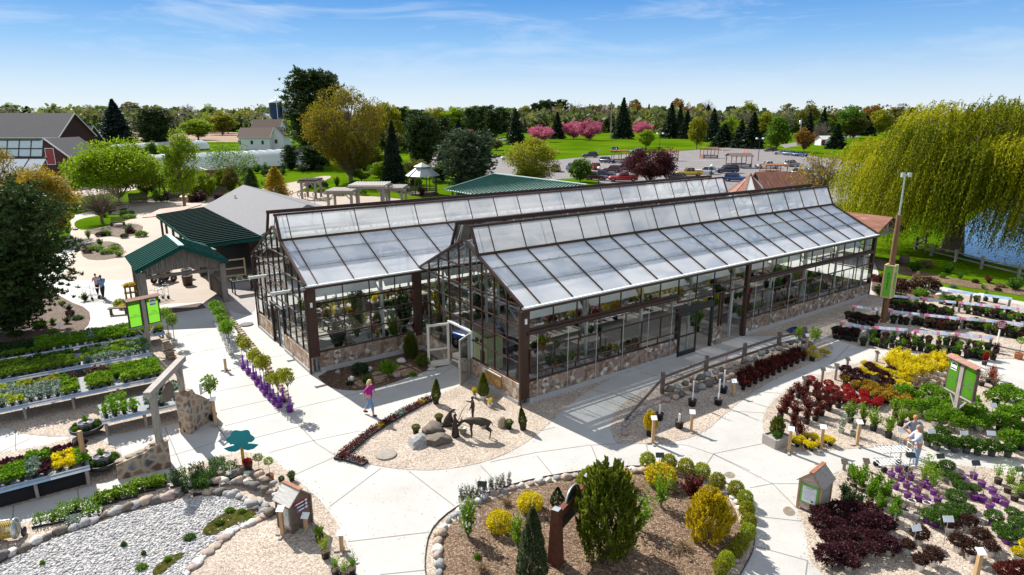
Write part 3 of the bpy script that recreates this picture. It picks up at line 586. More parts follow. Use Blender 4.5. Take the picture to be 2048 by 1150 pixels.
# ---------------------------------------------------------------- trees
GRN=lambda *c:list(c)
LM={}
def LMAT(k):
    P={'spruce':[(.012,.026,.014),(.022,.042,.02),(.04,.062,.03)],'bluespruce':[(.016,.03,.026),(.03,.05,.04),(.05,.075,.06)],
    'pine':[(.018,.038,.010),(.04,.075,.018),(.085,.12,.038)],'pinelight':[(.03,.055,.025),(.06,.095,.045),(.10,.14,.075)],
    'green':[(.045,.10,.008),(.085,.17,.012),(.14,.24,.02)],'lime':[(.10,.17,.006),(.19,.29,.01),(.28,.37,.02)],
    'yellowgreen':[(.13,.15,.008),(.24,.25,.012),(.34,.32,.025)],'olive':[(.07,.075,.014),(.13,.125,.022),(.19,.17,.04)],
    'gold':[(.17,.12,.008),(.28,.20,.015),(.36,.27,.03)],'goldc':[(.30,.19,.006),(.46,.30,.008),(.54,.40,.02),(.14,.14,.01)],'rust':[(.15,.075,.012),(.24,.12,.015),(.30,.17,.03)],
    'maple':[(.09,.11,.008),(.17,.17,.01),(.25,.20,.015),(.31,.17,.02)],'grey':[(.08,.07,.055),(.12,.105,.085),(.16,.14,.105)],
    'pink':[(.36,.05,.12),(.52,.10,.20),(.62,.22,.32),(.20,.05,.05)],'purple':[(.035,.010,.014),(.07,.018,.022),(.14,.05,.045)],
    'willow':[(.14,.175,.003),(.25,.28,.004),(.38,.39,.008)],'willowl':[(.25,.26,.003),(.40,.40,.006),(.52,.49,.015)],'willowd':[(.06,.09,.003),(.12,.155,.004),(.21,.23,.006)],'far':[(.055,.08,.024),(.095,.12,.035),(.14,.15,.05)],'farl':[(.10,.135,.025),(.15,.175,.04),(.2,.2,.06)]}
    return leafmat('leaf_'+k,P[k],trans=.45 if k not in('spruce','bluespruce','pine','pinelight') else .2)
def crown_pts(n,clumps,rc,rng,up=0):
    per=np.array([c[3] for c in clumps],float); cnt=np.maximum(4,(per/per.sum()*n).astype(int)); A=[];B=[]
    for (x,y,z,k),m in zip(clumps,cnt):
        d=unit(m,rng); r=rng.uniform(.25,1,m)**.6*rc*k; p=np.array((x,y,z))+d*r[:,None]*np.array((1,1,.75)); A.append(p); dd=d+rng.normal(size=(m,3))*.6; dd[:,2]+=up; B.append(dd)
    return np.concatenate(A),np.concatenate(B)
def deciduous(H,W,n,leaf,kind,cb=.25,ncl=38,rc=.2,shape='round',up=0,seed=0,bark=None,trunk_r=None,aspect=.55,limbs=True):
    rng=np.random.default_rng(seed); r_=random.Random(seed); cl=[]; z0=H*cb; zc=(H+z0)/2; rz=(H-z0)/2*.88
    while len(cl)<ncl:
        d=unit(1,rng)[0]; k=rng.uniform(.35,1)**.5
        x,y,z=d*k
        if shape=='cone': s=1-.75*(z+1)/2; x*=s*1.25; y*=s*1.25
        if shape=='vase': s=.45+.6*min(1,(z+1.1)/1.2); x*=s; y*=s
        if shape=='flat' and z<-.3: z*=.4
        cl.append((x*W/2*(1-rc),y*W/2*(1-rc),zc+z*rz,rng.uniform(.65,1.25)))
    P,D=crown_pts(n,cl,W*rc,rng,up)
    crown=leaves_mesh('crown',LMAT(kind),P,D,leaf,aspect,rng=rng)
    tr=trunk_r or H*.018; m=MB(); top=H*(.55 if shape!='cone' else .85)
    pts=[Vector((rng.normal()*.05*tr*i,rng.normal()*.05*tr*i,-.1+top*i/5)) for i in range(6)]; m.tube(pts,[tr*1.35,tr,tr*.9,tr*.75,tr*.5,tr*.25],8)
    if limbs:
        for (x,y,z,k) in cl[:int(ncl*.8)]:
            h=min(top*.95,max(z0*.75,z-math.hypot(x,y)*(.9 if shape!='vase' else 1.6))); b=Vector((0,0,h)); e=Vector((x,y,z)); mid=b.lerp(e,.5)+Vector((0,0,(e-b).length*.08)); r0=tr*.38
            m.tube([b,mid,e],[r0,r0*.55,r0*.2],5,cap=False)
            for _ in range(2):
                q=e+Vector(unit(1,rng)[0])*W*rc*.8; m.tube([mid.lerp(e,.6),q],[r0*.3,r0*.08],4,cap=False)
    return m.mesh('trunk',[bark or M_BARK]),crown
def conifer(H,W,nb,kind,leaf=.3,seed=0,low=.05,power=.85,per=14,droop=.25,tip=0.02):
    rng=np.random.default_rng(seed); A=[];B=[]
    for i in range(nb):
        t=(i+rng.uniform())/nb; h=H*(low+(1-low)*t**1.05); rad=W/2*max(tip,(1-t)**power)*rng.uniform(.75,1.12); a=rng.uniform(0,2*PI)
        k=max(4,int(per*rad/(W/2)+4)); s=rng.uniform(.18,1,k)**.8; x=np.cos(a)*rad*s; y=np.sin(a)*rad*s; z=h-rad*droop*s+rad*.08*np.sin(s*PI)
        off=rng.normal(size=(k,3))*np.array((.10,.10,.06))*rad*.9*s[:,None]
        A.append(np.stack([x,y,z],1)+off); d=np.stack([np.full(k,np.cos(a)),np.full(k,np.sin(a)),np.full(k,-.25)],1)+rng.normal(size=(k,3))*.55; B.append(d)
    crown=leaves_mesh('crown',LMAT(kind),np.concatenate(A),np.concatenate(B),leaf,.5,rng=rng)
    m=MB(); m.tube([(0,0,-.1),(0,0,H*.5),(0,0,H*.97)],[H*.018,H*.011,.01],7)
    return m.mesh('trunk',[M_BARK]),crown
def pine(H,W,n,leaf,kind='pine',seed=0,cb=.12,ncl=70,tuft=9,rc=.1):
    rng=np.random.default_rng(seed); m=MB(); tr=H*.02; m.tube([(0,0,-.1),(0,.05,H*.4),(.1,0,H*.8),(.1,0,H*.95)],[tr*1.3,tr,tr*.5,.02],8); cl=[]
    for i in range(ncl):
        t=(i+.5)/ncl; z=H*(cb+(1-cb)*t*.97); rad=W/2*(math.sin(PI*(.22+.76*(1-t)))**.8)*(1-.25*t)*rng.uniform(.55,1.05); a=i*2.4+rng.uniform(0,.6)
        e=Vector((math.cos(a)*rad,math.sin(a)*rad,z+rad*.06)); b=Vector((0,0,max(.2,z-rad*.22))); m.tube([b,b.lerp(e,.55)+Vector((0,0,-.04*rad)),e],[tr*.3,tr*.17,tr*.05],5,cap=False)
        for s in(1,.72,.45):
            p=b.lerp(e,s); cl.append((p.x,p.y,p.z,rng.uniform(.7,1.2)*(.7+.4*s)))
    A=[];B=[]; nt_=max(2,int(n/len(cl)/tuft))
    for x,y,z,k in cl:
        c=np.array((x,y,z))+rng.normal(size=(nt_,3))*np.array((1,1,.5))*W*rc*k*.55
        for q in c:
            d=unit(tuft,rng); d[:,2]=np.abs(d[:,2])*.9+.05; A.append(q+d*leaf*.45); B.append(d)
    crown=leaves_mesh('crown',LMAT(kind),np.concatenate(A),np.concatenate(B),leaf,.28,rng=rng)
    return m.mesh('trunk',[M_BARK]),crown
def twiggy(H,W,seed=0,n=160,leaf=0,kind='olive',bark=None,nl=600):
    rng=np.random.default_rng(seed); m=MB(); tr=H*.028; z0=H*.28; m.tube([(0,0,-.1),(0,0,z0*.6),(.03,0,z0)],[tr*1.3,tr,tr*.9],8); ends=[]
    for i in range(n):
        a=rng.uniform(0,2*PI); e=rng.uniform(.05,1.25); r=W/2*rng.uniform(.75,1); tip=Vector((math.cos(a)*math.cos(e)*r,math.sin(a)*math.cos(e)*r,z0+math.sin(e)*(H-z0)*rng.uniform(.85,1)))
        b=Vector((0,0,z0*rng.uniform(.6,1.2))); k1=b.lerp(tip,.35)+Vector((0,0,.12*H*.3)); m.tube([b,k1,b.lerp(tip,.7)+Vector((0,0,.05*H)),tip],[tr*.22,tr*.16,tr*.09,tr*.03],4,cap=False)
        for _ in range(3):
            s=rng.uniform(.4,.95); q=b.lerp(tip,s); t2=q+Vector(unit(1,rng)[0])*W*.09+Vector((0,0,.03*H)); m.tube([q,t2],[tr*.07,tr*.02],3,cap=False); ends.append(t2)
        ends.append(tip)
    P=np.array(ends)[rng.integers(0,len(ends),nl)]+rng.normal(size=(nl,3))*W*.03
    return m.mesh('trunk',[bark or M_BARK]),leaves_mesh('crown',LMAT(kind),P,unit(nl,rng),leaf or W*.03,.5,rng=rng)
def willow(H,W,seed=3,ns=5200):
    """weeping willow: strands hang from a set of lobes, so gaps and depth show between them"""
    rng=np.random.default_rng(seed); m=MB(); tr=H*.05
    m.tube([(0,0,-.2),(.1,0,H*.10),(-.1,.05,H*.24),(0,0,H*.34)],[tr*1.45,tr*1.05,tr,tr*.9],12)
    lob=[(-.31,.0,.60,.13),(-.26,-.12,.78,.14),(-.12,.05,.88,.15),(.03,-.10,.90,.15),(.18,.04,.88,.15),(.33,-.06,.86,.14),(.45,.05,.74,.13),(-.33,.12,.48,.11),(-.18,-.24,.66,.15),(.02,-.30,.70,.15),(.22,-.26,.72,.16),(.40,-.20,.62,.14),(-.05,.28,.76,.16),(.25,.30,.74,.16),(-.28,.25,.66,.14),(.10,-.12,.72,.15),(-.29,-.2,.5,.12),(.48,-.02,.50,.13),(.34,-.33,.5,.13),(.12,-.38,.52,.13)]
    L_=[]
    for x,y,z,r in lob:
        c=Vector((x*W,y*W,z*H)); b=Vector((0,0,H*rng.uniform(.24,.36))); mid=b.lerp(c,.5)+Vector((0,0,H*.06)); m.tube([b,mid,c],[tr*.42,tr*.25,tr*.08],6,cap=False)
        for _ in range(6): e=c+Vector(unit(1,rng)[0])*r*W*.7; m.tube([mid.lerp(c,.6),e],[tr*.12,tr*.03],4,cap=False)
        L_.append((np.array(c),r*W,rng.integers(0,3)))
    A=[];B=[];I=[]; per=ns//len(L_)
    for c,r,k0 in L_:
        for i in range(per):
            d=unit(1,rng)[0]; d[2]=abs(d[2])*.8; q=c+d*r*np.array((1,1,.75))*rng.uniform(.55,1.08); Ls=rng.uniform(.18,.62)*H*(.7+.5*(d[0]**2+d[1]**2)); low=(.06 if c[0]>.1*W else .16)*H
            if rng.uniform()<.3: Ls*=1.5
            Ls=min(Ls,q[2]-low*rng.uniform(.3,1.6))
            if Ls<.8: continue
            n=int(Ls/.17)+3; s=np.linspace(0,1,n); out=np.array((d[0],d[1],0)); p=q[None]+out[None]*(np.sin(s*1.5)*.12*Ls)[:,None]+np.array((-.24,-.08,0))[None]*(s**1.3*Ls*rng.uniform(.4,1.2))[:,None]
            p[:,2]-=(s**1.2)*Ls*.9-np.sin(s*PI)*.06*Ls; p+=rng.normal(size=p.shape)*.06; A.append(p); B.append(np.gradient(p,axis=0)+rng.normal(size=p.shape)*.045)
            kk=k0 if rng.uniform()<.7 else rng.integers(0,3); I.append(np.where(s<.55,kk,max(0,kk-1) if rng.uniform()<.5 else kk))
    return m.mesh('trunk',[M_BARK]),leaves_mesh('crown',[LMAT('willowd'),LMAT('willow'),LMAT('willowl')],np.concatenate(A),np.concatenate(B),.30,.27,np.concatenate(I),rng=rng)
PROTO={}
def proto(key,fn):
    if key not in PROTO: PROTO[key]=fn()
    return PROTO[key]
TREES=[]
def plant_tree(meshes,h0,w0,x,base,top,wpx,label,name='tree',group=None,cat='tree',rz=None):
    p=G(x,base); H=HT(x,base,top); W=wpx*MPP(x,base); t=thing(name,label,cat,p,rnd.uniform(0,6.28) if rz is None else rz,group,(W/w0,W/w0,H/h0))
    link('trunk',meshes[0],t); link('crown',meshes[1],t); return t
KIND={
 'spruce':lambda s:(conifer(20,10,520,'spruce',1.15,s,per=12),20,9),
 'bspruce':lambda s:(conifer(20,11,1100,'bluespruce',.7,s,per=24),20,11),
 'spruceD':lambda s:(conifer(20,9,1100,'spruce',.65,s,per=22,power=.75),20,9),
 'cone':lambda s:(conifer(10,4,700,'olive',.22,s,per=16,power=.7,droop=-.1),10,4),
 'pineF':lambda s:(pine(18,12,9000,1.15,'pine',s,cb=.02,ncl=60,tuft=6),18,11),
 'pineM':lambda s:(pine(18,13,34000,.75,'pine',s,ncl=120,tuft=8,rc=.10,cb=.03),18,13),
 'pineR':lambda s:(pine(14,14,38000,.62,'pinelight',s,cb=.02,ncl=110,tuft=9,rc=.11),14,14),
 'green':lambda s:(deciduous(14,11,5400,.75,'green',.12,62,.165,'round',0,s),14,11),
 'lime':lambda s:(deciduous(14,11,5400,.75,'lime',.12,62,.165,'round',0,s),14,11),
 'limecone':lambda s:(deciduous(14,11,6000,.75,'green',.1,50,.22,'cone',0,s),14,11),
 'yellow':lambda s:(deciduous(14,11,5200,.75,'yellowgreen',.12,62,.165,'round',0,s),14,11),
 'olive':lambda s:(deciduous(16,11,5000,.72,'olive',.12,60,.165,'vase',.3,s),16,11),
 'rust':lambda s:(deciduous(14,11,4400,.72,'rust',.16,58,.16,'vase',.3,s),14,11),
 'grey':lambda s:(twiggy(14,12,s,120,.5,'grey',nl=900),14,12),
 'pink':lambda s:(deciduous(7,10,6500,.42,'pink',.10,64,.15,'vase',.1,s),7,10),
}
def tr(kind,seed,x,base,top,w,label,name='tree',group=None):
    (me,h,w0)=proto((kind,seed),lambda:KIND[kind](seed)); return plant_tree(me,h,w0,x,base,top,w,label,name,group)
# the wood on the horizon, one mass
def woodland():
    rng=np.random.default_rng(5); A=[];B=[];I=[]
    for i in range(2500):
        y=rng.choice([620,760,900,1150])+rng.uniform(-60,60); x=rng.uniform(-1.0,1.0)*y*.95; px,_=PX((x,y,0))
        h=rng.uniform(9,19)*(1.0 if y<1000 else 1.45)*(1+.25*math.sin(x*.013)); r=h*rng.uniform(.34,.55); m=26
        d=unit(m,rng); P=np.array((x,y,h-r*.9))+d*np.array((r,r,r*.9)); A.append(P); B.append(unit(m,rng)); I.append(np.full(m,rng.integers(0,4) if rng.uniform()<.7 else 0))
        P2=np.array((x,y,h*.35))+d[:12]*np.array((r,r,h*.35)); A.append(P2); B.append(unit(12,rng)); I.append(np.zeros(12))
    me=leaves_mesh('far_woodland',[LMAT('far'),LMAT('farl'),LMAT('olive'),LMAT('grey')],np.concatenate(A),np.concatenate(B),5.2,.8,np.concatenate(I))
    tag(link('far_woodland',me),kind='stuff',label='hazy mixed woodland along the whole horizon',cat='woodland')
woodland()
# conifers beyond the parking lawn
rows=[(1031,289,218,40),(1114,278,224,32),(1208,262,210,20),(1221,258,205,22),(1245,278,196,42),(1280,254,212,18),(1296,254,208,18),(1308,252,212,18),(1340,277,206,38),(1358,272,212,28),(1372,278,220,32),(1424,284,217,38),(1447,294,248,54),(1480,296,240,40),(1503,297,225,50),(1530,280,236,36),(1615,282,225,30),(1642,284,217,34),(1671,298,247,42)]
for i,(x,b,t_,w_) in enumerate(rows):
    tr('spruce',i%4,x,b,t_,w_,'dark green spruce beyond the parking lot, '+ordn(i,len(rows))+' of its long row','spruce_tree','spruces beyond the parking lot')
rows=[(942,276,217,34),(957,272,213,36),(975,270,212,40),(1000,268,217,40),(1072,256,207,34),(1088,256,201,36),(1102,254,203,30),(1120,254,200,34),(832,290,222,44),(850,296,226,40)]
rows.sort()
for i,(x,b,t_,w_) in enumerate(rows):
    tr('pineF',i%3,x,b,t_,w_,'dark pine in the belt left of the pink trees, '+ordn(i,len(rows)),'pine_tree','dark pines in the belt')
rows=[(1083,284,252,54),(1147,278,244,50),(1178,281,240,62),(1284,275,244,46),(938,280,259,24)]; rows.sort()
for i,(x,b,t_,w_) in enumerate(rows):
    tr('pink',i%2,x,b,t_,w_,'pink flowering crab apple tree on the lawn, '+ordn(i,5)+' of five','crab_apple_tree','pink flowering trees')
for k,s,x,b,t_,w_,lb,nm in [
 ('grey',1,1150,254,203,66,'wide bare crowned oak above the pink trees','oak_tree'),('olive',0,1268,252,198,32,'olive tree between two spruces on the skyline','leafy_tree'),
 ('rust',0,1352,252,196,32,'rusty leafed tree behind the spruces on the skyline','leafy_tree'),('lime',0,1292,298,258,34,'small lime green tree at the edge of the parking lot behind the purple tree','leafy_tree'),
 ('yellow',0,1393,298,233,38,'yellow green lawn tree behind the open cart corrals','leafy_tree'),('lime',1,1465,290,233,52,'bright green tree between the dark broad spruces','leafy_tree'),
 ('grey',2,1412,246,199,40,'grey green round tree on the skyline right of the spruces','leafy_tree'),('yellow',1,1490,248,202,48,'yellow green tree on the skyline above the gable roof','leafy_tree'),
 ('limecone',0,1552,302,232,54,'conical green tree beside the maroon car','leafy_tree'),('rust',1,1607,306,256,38,'small rust coloured tree beside the blue parked cars','leafy_tree'),
 ('olive',1,1610,272,202,42,'tall olive tree behind the white shed','leafy_tree'),('grey',1,1642,288,240,42,'grey leafless tree left of the white shed','bare_tree'),
 ('lime',0,909,274,213,58,'light green tree behind the flagpole','leafy_tree'),('yellow',0,776,300,205,62,'pale yellow tree just right of the big orange maple','leafy_tree'),
 ('lime',1,802,300,246,52,'lime green tree behind the tall dark spruce','leafy_tree'),('olive',2,1571,262,206,46,'olive tree on the skyline left of the tall utility pole','leafy_tree'),
 ('green',0,1700,276,212,50,'green tree on the skyline behind the willow crown','leafy_tree'),('rust',0,1742,262,210,50,'rusty tree on the skyline right above the willow','leafy_tree'),
 ('lime',1,417,250,209,46,'green tree on the far left skyline right of the bare ones','leafy_tree'),('yellow',1,494,262,220,48,'yellow tree beside the blue silo','leafy_tree'),
 ('grey',2,378,242,207,46,'bare pale trees on the far left skyline','bare_tree'),('lime',0,397,280,238,64,'bright green tree behind the white farmhouse garden','leafy_tree'),
 ('green',1,182,248,211,60,'broad green tree on the ridge behind the crop field','leafy_tree'),('green',0,205,248,211,50,'dark green tree right of the broad ridge tree','leafy_tree'),
 ('olive',0,264,244,203,46,'olive tree on the skyline just right of the big blue spruce','leafy_tree'),('green',1,22,236,206,44,'green tree on the skyline above the barn roof','leafy_tree'),
 ('grey',1,290,244,211,40,'grey tree on the skyline above the left pine','bare_tree'),('green',0,350,256,215,50,'green tree on the skyline right of the left pine','leafy_tree'),
 ('yellow',0,445,270,224,60,'olive yellow hedge tree left of the farmhouse','leafy_tree'),('lime',0,612,305,222,66,'light green tree at the foot of the tall pine','leafy_tree'),
 ('green',1,528,245,210,40,'green tree behind the blue silo','leafy_tree'),('olive',1,1800,262,208,60,'olive tree on the skyline behind the willow, right part','leafy_tree')]:
    tr(k,s,x,b,t_,w_,lb,nm)
tr('spruceD',1,62,262,212,56,'dark spruce behind the barn roof','spruce_tree'); tr('spruceD',2,118,300,242,34,'thin dark spruce between barn and side shed','spruce_tree')
tr('bspruce',0,238,300,198,90,'big blue green spruce left of the hoop house','spruce_tree'); tr('pineM',2,315,302,217,84,'dark pine right of the big blue spruce','pine_tree')
tr('pineM',0,640,330,140,140,'tallest pine, dark green, behind the orange maple','pine_tree'); tr('spruceD',3,788,374,240,54,'tall dark spruce left of the gazebo','spruce_tree')
tr('pineM',1,845,335,232,84,'bushy dark pine behind the gazebo','pine_tree'); tr('spruceD',1,917,294,240,42,'dark spruce right beside the flag','spruce_tree')
tr('pineR',0,938,390,263,132,'rounded dark green pine right of the gazebo','pine_tree'); tr('pineF',1,886,300,236,44,'dark pine behind the white van','pine_tree')
# mixed belts of spring trees behind and between
bl=random.Random(21)
def belt(x0,x1,n,b0,b1,t0,t1,w0,w1,kinds,fmt,grp):
    xs=sorted(x0+(x1-x0)*(i+bl.uniform(.1,.9))/n for i in range(n))
    for i,x in enumerate(xs):
        k=bl.choice(kinds); tr(k,bl.randint(0,1),x,bl.uniform(b0,b1),bl.uniform(t0,t1),bl.uniform(w0,w1),fmt.replace('#',ordn(i,n)).replace('@',{'lime':'lime green','green':'green','olive':'olive','yellow':'yellow green','rust':'rusty','grey':'grey bare','spruce':'dark spruce','pineF':'dark pine','limecone':'conical green'}[k]),'belt_tree',grp)
belt(745,1030,18,262,276,212,228,34,56,('olive','green','yellow','lime','pineF','pineF'),'@ tree in the belt left of the pink trees, #','belt left of the pink trees')
belt(1030,1480,24,250,258,206,222,26,44,('olive','yellow','green','spruce','rust','olive'),'@ tree in the second row beyond the parking lawn, #','second row beyond the lawn')
belt(1480,1760,17,262,282,212,236,34,54,('olive','green','yellow','lime','spruce','grey'),'@ tree in the belt left of the willow, #','belt left of the willow')
belt(265,500,15,256,268,222,240,34,56,('olive','green','yellow','lime','grey','pineF'),'@ tree in the hedgerow between barn and farmhouse, #','hedgerow by the farmhouse')
belt(760,1000,10,300,325,262,280,34,54,('green','pineF','olive','spruce'),'@ small tree behind the gazebo and rounded pine, #','small trees behind the gazebo')
belt(715,905,8,352,372,318,338,34,50,('green','pineF','olive','lime','spruce'),'@ low tree around gazebo and pergolas, #','low trees round the gazebo')
belt(275,485,8,388,402,322,350,30,48,('green','olive','lime','yellow'),'@ tree round the shade shed and board fence, #','trees round the shade shed')
belt(560,800,7,326,350,282,306,34,56,('green','lime','olive','pineF'),'@ tree on the lawn around the orange maple, #','lawn trees by the maple')
belt(130,330,6,312,340,270,296,34,50,('green','olive','lime'),'@ tree before the farther hoop house, #','trees before the hoop house')
belt(0,110,4,262,272,226,236,34,50,('green','olive'),'@ tree peeking over the barn roof, #','trees over the barn')
# mid ground trees
def one(fn,h0,w0,*a,**k): return plant_tree(fn,h0,w0,*a,**k)
one(deciduous(19,20,30000,.36,'maple',.06,190,.105,'vase',.8,11,trunk_r=.42),19,18,702,364,163,158,'large orange green budding maple behind the pergola',name='maple_tree')
one(deciduous(8,13,26000,.34,'lime',.12,80,.17,'flat',.1,12),8,13,240,408,290,178,'bright lime green round tree in front of the red barn',name='leafy_tree')
one(twiggy(6.2,8,13,190,.12,'olive',nl=900),6.2,8,205,447,363,124,'grey brown twiggy tree with flat crown on the small lawn',name='bare_tree')
one(deciduous(11,6,9000,.28,'lime',.14,60,.19,'round',.1,14),11,6,370,420,258,76,'slender lime tree growing through the slatted shed roof',name='leafy_tree')
one(deciduous(8,8,3600,.24,'green',.2,40,.2,'vase',.1,15,bark=M_PBARK),8,8,466,385,286,104,'sparse young birch in front of the hoop house',name='birch_tree')
one(deciduous(11,10,20000,.30,'gold',.03,80,.17,'round',.2,16),11,9.4,92,478,330,128,'golden brown tree behind the big dark pine',name='leafy_tree')
one(deciduous(12,9,9000,.30,'gold',.15,60,.17,'vase',.2,17),12,9,16,470,292,110,'golden tree at the left edge in front of the bright glass roof',name='leafy_tree')
one(deciduous(10,9,18000,.30,'yellowgreen',.0,80,.18,'vase',.1,18,bark=M_PBARK),10,9,1066,372,274,110,'yellow green birch clump beside the green roofed pavilion',name='birch_tree')
one(deciduous(8,10,18000,.32,'purple',.0,70,.17,'flat',0,19),8,10,1300,372,290,104,'dark purple leafed tree in front of the parked cars',name='purple_tree')
one(deciduous(5,4,5200,.3,'green',.1,26,.24,'round',0,20),5,4,1160,364,318,48,'small round green tree beside the maroon car',name='leafy_tree')
one(twiggy(5.5,8,21,120,.25,'gold',nl=1500),5.5,8,1640,405,300,150,'twiggy golden shrub tree between the rusty roof and the willow',name='shrub_tree')
one(conifer(4.2,2.6,900,'goldc',.13,22,low=.01,power=.62,per=16,droop=-.2),4.2,2.6,553,398,332,58,'golden arborvitae cone behind the grey roof',name='arborvitae')
one(conifer(4,3,700,'pine',.16,23,low=.01,power=.6,per=14,droop=-.1),4,3,505,385,338,36,'dark green rounded conifer left of the golden arborvitae',name='arborvitae')
# big dark pine at the left edge and the willow by the pond
one(pine(9.5,13,95000,.30,'pine',31,cb=.08,ncl=170,tuft=9,rc=.075),9.5,12.6,20,668,372,330,'big dark pine in the mulch bed at the left edge',name='pine_tree',rz=.5)
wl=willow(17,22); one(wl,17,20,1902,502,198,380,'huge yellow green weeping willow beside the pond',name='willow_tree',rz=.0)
# ---------------------------------------------------------------- buildings and structures around the greenhouses
M_SHING=plain('grey_shingles',(.155,.155,.165),.9,var=.16,scale=2.5,stretch=(1,4,4)); M_DSHING=plain('dark_shingles',(.07,.068,.074),.9,var=.2,scale=3); M_BSHING=plain('brown_shingles',(.13,.085,.07),.9,var=.25,scale=3)
M_RED=plain('barn_red',(.045,.011,.010),.8,var=.2,scale=1.5,stretch=(6,6,.5)); M_REDD=plain('barn_door_red',(.19,.025,.03),.7,var=.15); M_TRIM=plain('white_trim',(.62,.62,.6),.6)
M_SIDING=plain('white_siding',(.66,.67,.68),.7,var=.06,stretch=(.2,.2,8),scale=2); M_GREEN=plain('green_metal_roof',(.010,.062,.052),.85,.0,spec=.04,var=.1,scale=1.2); M_LGREEN=plain('pale_green_metal',(.20,.34,.29),.4,.2,var=.1)
M_DARKGL=plain('dark_window',(.03,.04,.05),.08,spec=.8,var=.1); M_POLY=None
def rusty(name,a,b,c):
    m,nt,o=newmat(name); p=N(nt,'ShaderNodeBsdfPrincipled',Roughness=.7,Metallic=.2); co=coord(nt,(1,1,1),True)
    n=N(nt,'ShaderNodeTexNoise',Scale=2.2,Detail=6.,Roughness=.65); L(nt,coord(nt,(2.6,.25,.25),True),n.inputs['Vector'])
    r=ramp(nt,n.outputs['Fac'],[(.3,a),(.5,b),(.66,c),(.72,(.5,.45,.42))]); L(nt,r.outputs[0],p.inputs['Base Color']); L(nt,p.outputs[0],o.inputs[0]); return m
M_RUST=rusty('rusty_corrugated_metal',(.10,.035,.022),(.20,.08,.05),(.26,.12,.085))
def ribbed(q,n,w=.04,h=.05,mb=None,mi=1):
    """standing seams from edge q0-q1 to edge q3-q2"""
    a,b,c,d=[Vector(v) for v in q]; nn=(b-a).cross(d-a).normalized(); nn=-nn if nn.z<0 else nn
    for i in range(n+1):
        s=i/n; p=a.lerp(b,s)+nn*h*.5; r=d.lerp(c,s)+nn*h*.5; mb.beam(p,r,w,h,mi,up=tuple(nn))
def gable(name,label,cat,p,rz,Lx,W,ev,rg,wm,rm,ov=.35,wins=(),trim=None,ribs=0,kids=None):
    t=thing(name,label,cat,p,rz); x=Lx/2; y=W/2; wl=MB()
    wl.add([(-x,-y,0),(x,-y,0),(x,y,0),(-x,y,0),(-x,-y,ev),(x,-y,ev),(x,y,ev),(-x,y,ev),(-x,0,rg),(x,0,rg)],[(0,1,5,4),(2,3,7,6),(1,2,6,9,5),(3,0,4,8,7)]); wl.obj('wall',wm,t)
    s=(rg-ev)/y; e=ev-s*ov
    rf=MB()
    for sg in(-1,1):
        q=[(-x-ov,sg*(y+ov),e+.02),(x+ov,sg*(y+ov),e+.02),(x+ov,0,rg+.06),(-x-ov,0,rg+.06)]
        if sg>0: q=[q[1],q[0],q[3],q[2]]
        rf.slab(q,.14,0)
        if ribs: ribbed(q,int(ribs),mb=rf)
    ro=rf.obj('roof',[rm,rm],t)
    if trim:
        tm=MB()
        for xx in(-x-ov-.01,x+ov+.01):
            for sg in(-1,1): tm.beam((xx,sg*(y+ov),e-.05),(xx,0,rg+.0),.06,.24)
        for sg in(-1,1): tm.beam((-x-ov,sg*(y+ov+.02),e-.06),(x+ov,sg*(y+ov+.02),e-.06),.06,.18)
        tm.obj('roof_trim',trim,t)
    for side,u,z,w_,h,m_ in wins:
        f=MB(); g=MB()
        if side in'fb':
            yy=-y-.03 if side=='f' else y+.03; f.bx(u-w_/2-.09,u+w_/2+.09,yy-.03,yy+.03,z-.09,z+h+.09); yg=yy-.035 if side=='f' else yy+.035
            g.bx(u-w_/2,u+w_/2,min(yg,yg-.01),max(yg,yg+.01),z,z+h)
        else:
            xx=-x-.03 if side=='l' else x+.03; f.bx(xx-.03,xx+.03,u-w_/2-.09,u+w_/2+.09,z-.09,z+h+.09); xg=xx-.035 if side=='l' else xx+.035
            g.bx(xg-.01,xg+.01,u-w_/2,u+w_/2,z,z+h)
        fo=f.obj('window' if m_ is M_DARKGL else 'hatch',M_TRIM if m_ is M_DARKGL else trim or M_TRIM,t); g.obj('pane' if m_ is M_DARKGL else 'panel',m_,fo)
    return t
# red barn group
p=G(112,374); ax=p.x; wA=MPP(112,374)*104
gable('red_barn','dark red barn annex with a red hatch in its gable','barn',(p.x,p.y+4,0),PI/2,9,wA*.96,HT(112,374,318),HT(112,374,277),M_RED,M_DSHING,.5,[('l',-.3,HT(112,374,328),1.5,HT(112,374,297)-HT(112,374,328),M_REDD),('l',-4.4,.9,1.3,1.7,M_DARKGL),('l',2.3,.1,1.3,2.3,M_DKWOOD)],M_TRIM)
k=G(50,352); mp_=MPP(50,352)
gable('red_barn','long dark red barn with a grey shingle roof behind the annex','barn',(k.x-7,k.y+8,0),0.0,30,13,HT(50,352,272),HT(50,352,226),M_RED,M_DSHING,.5,(),M_TRIM)
k=G(146,335); gable('side_shed','low dark red shed with a grey roof right of the barn','shed',(k.x,k.y+4,0),0,8.6,8,HT(146,335,284),HT(146,335,252),M_RED,M_DSHING,.4,(),M_TRIM)
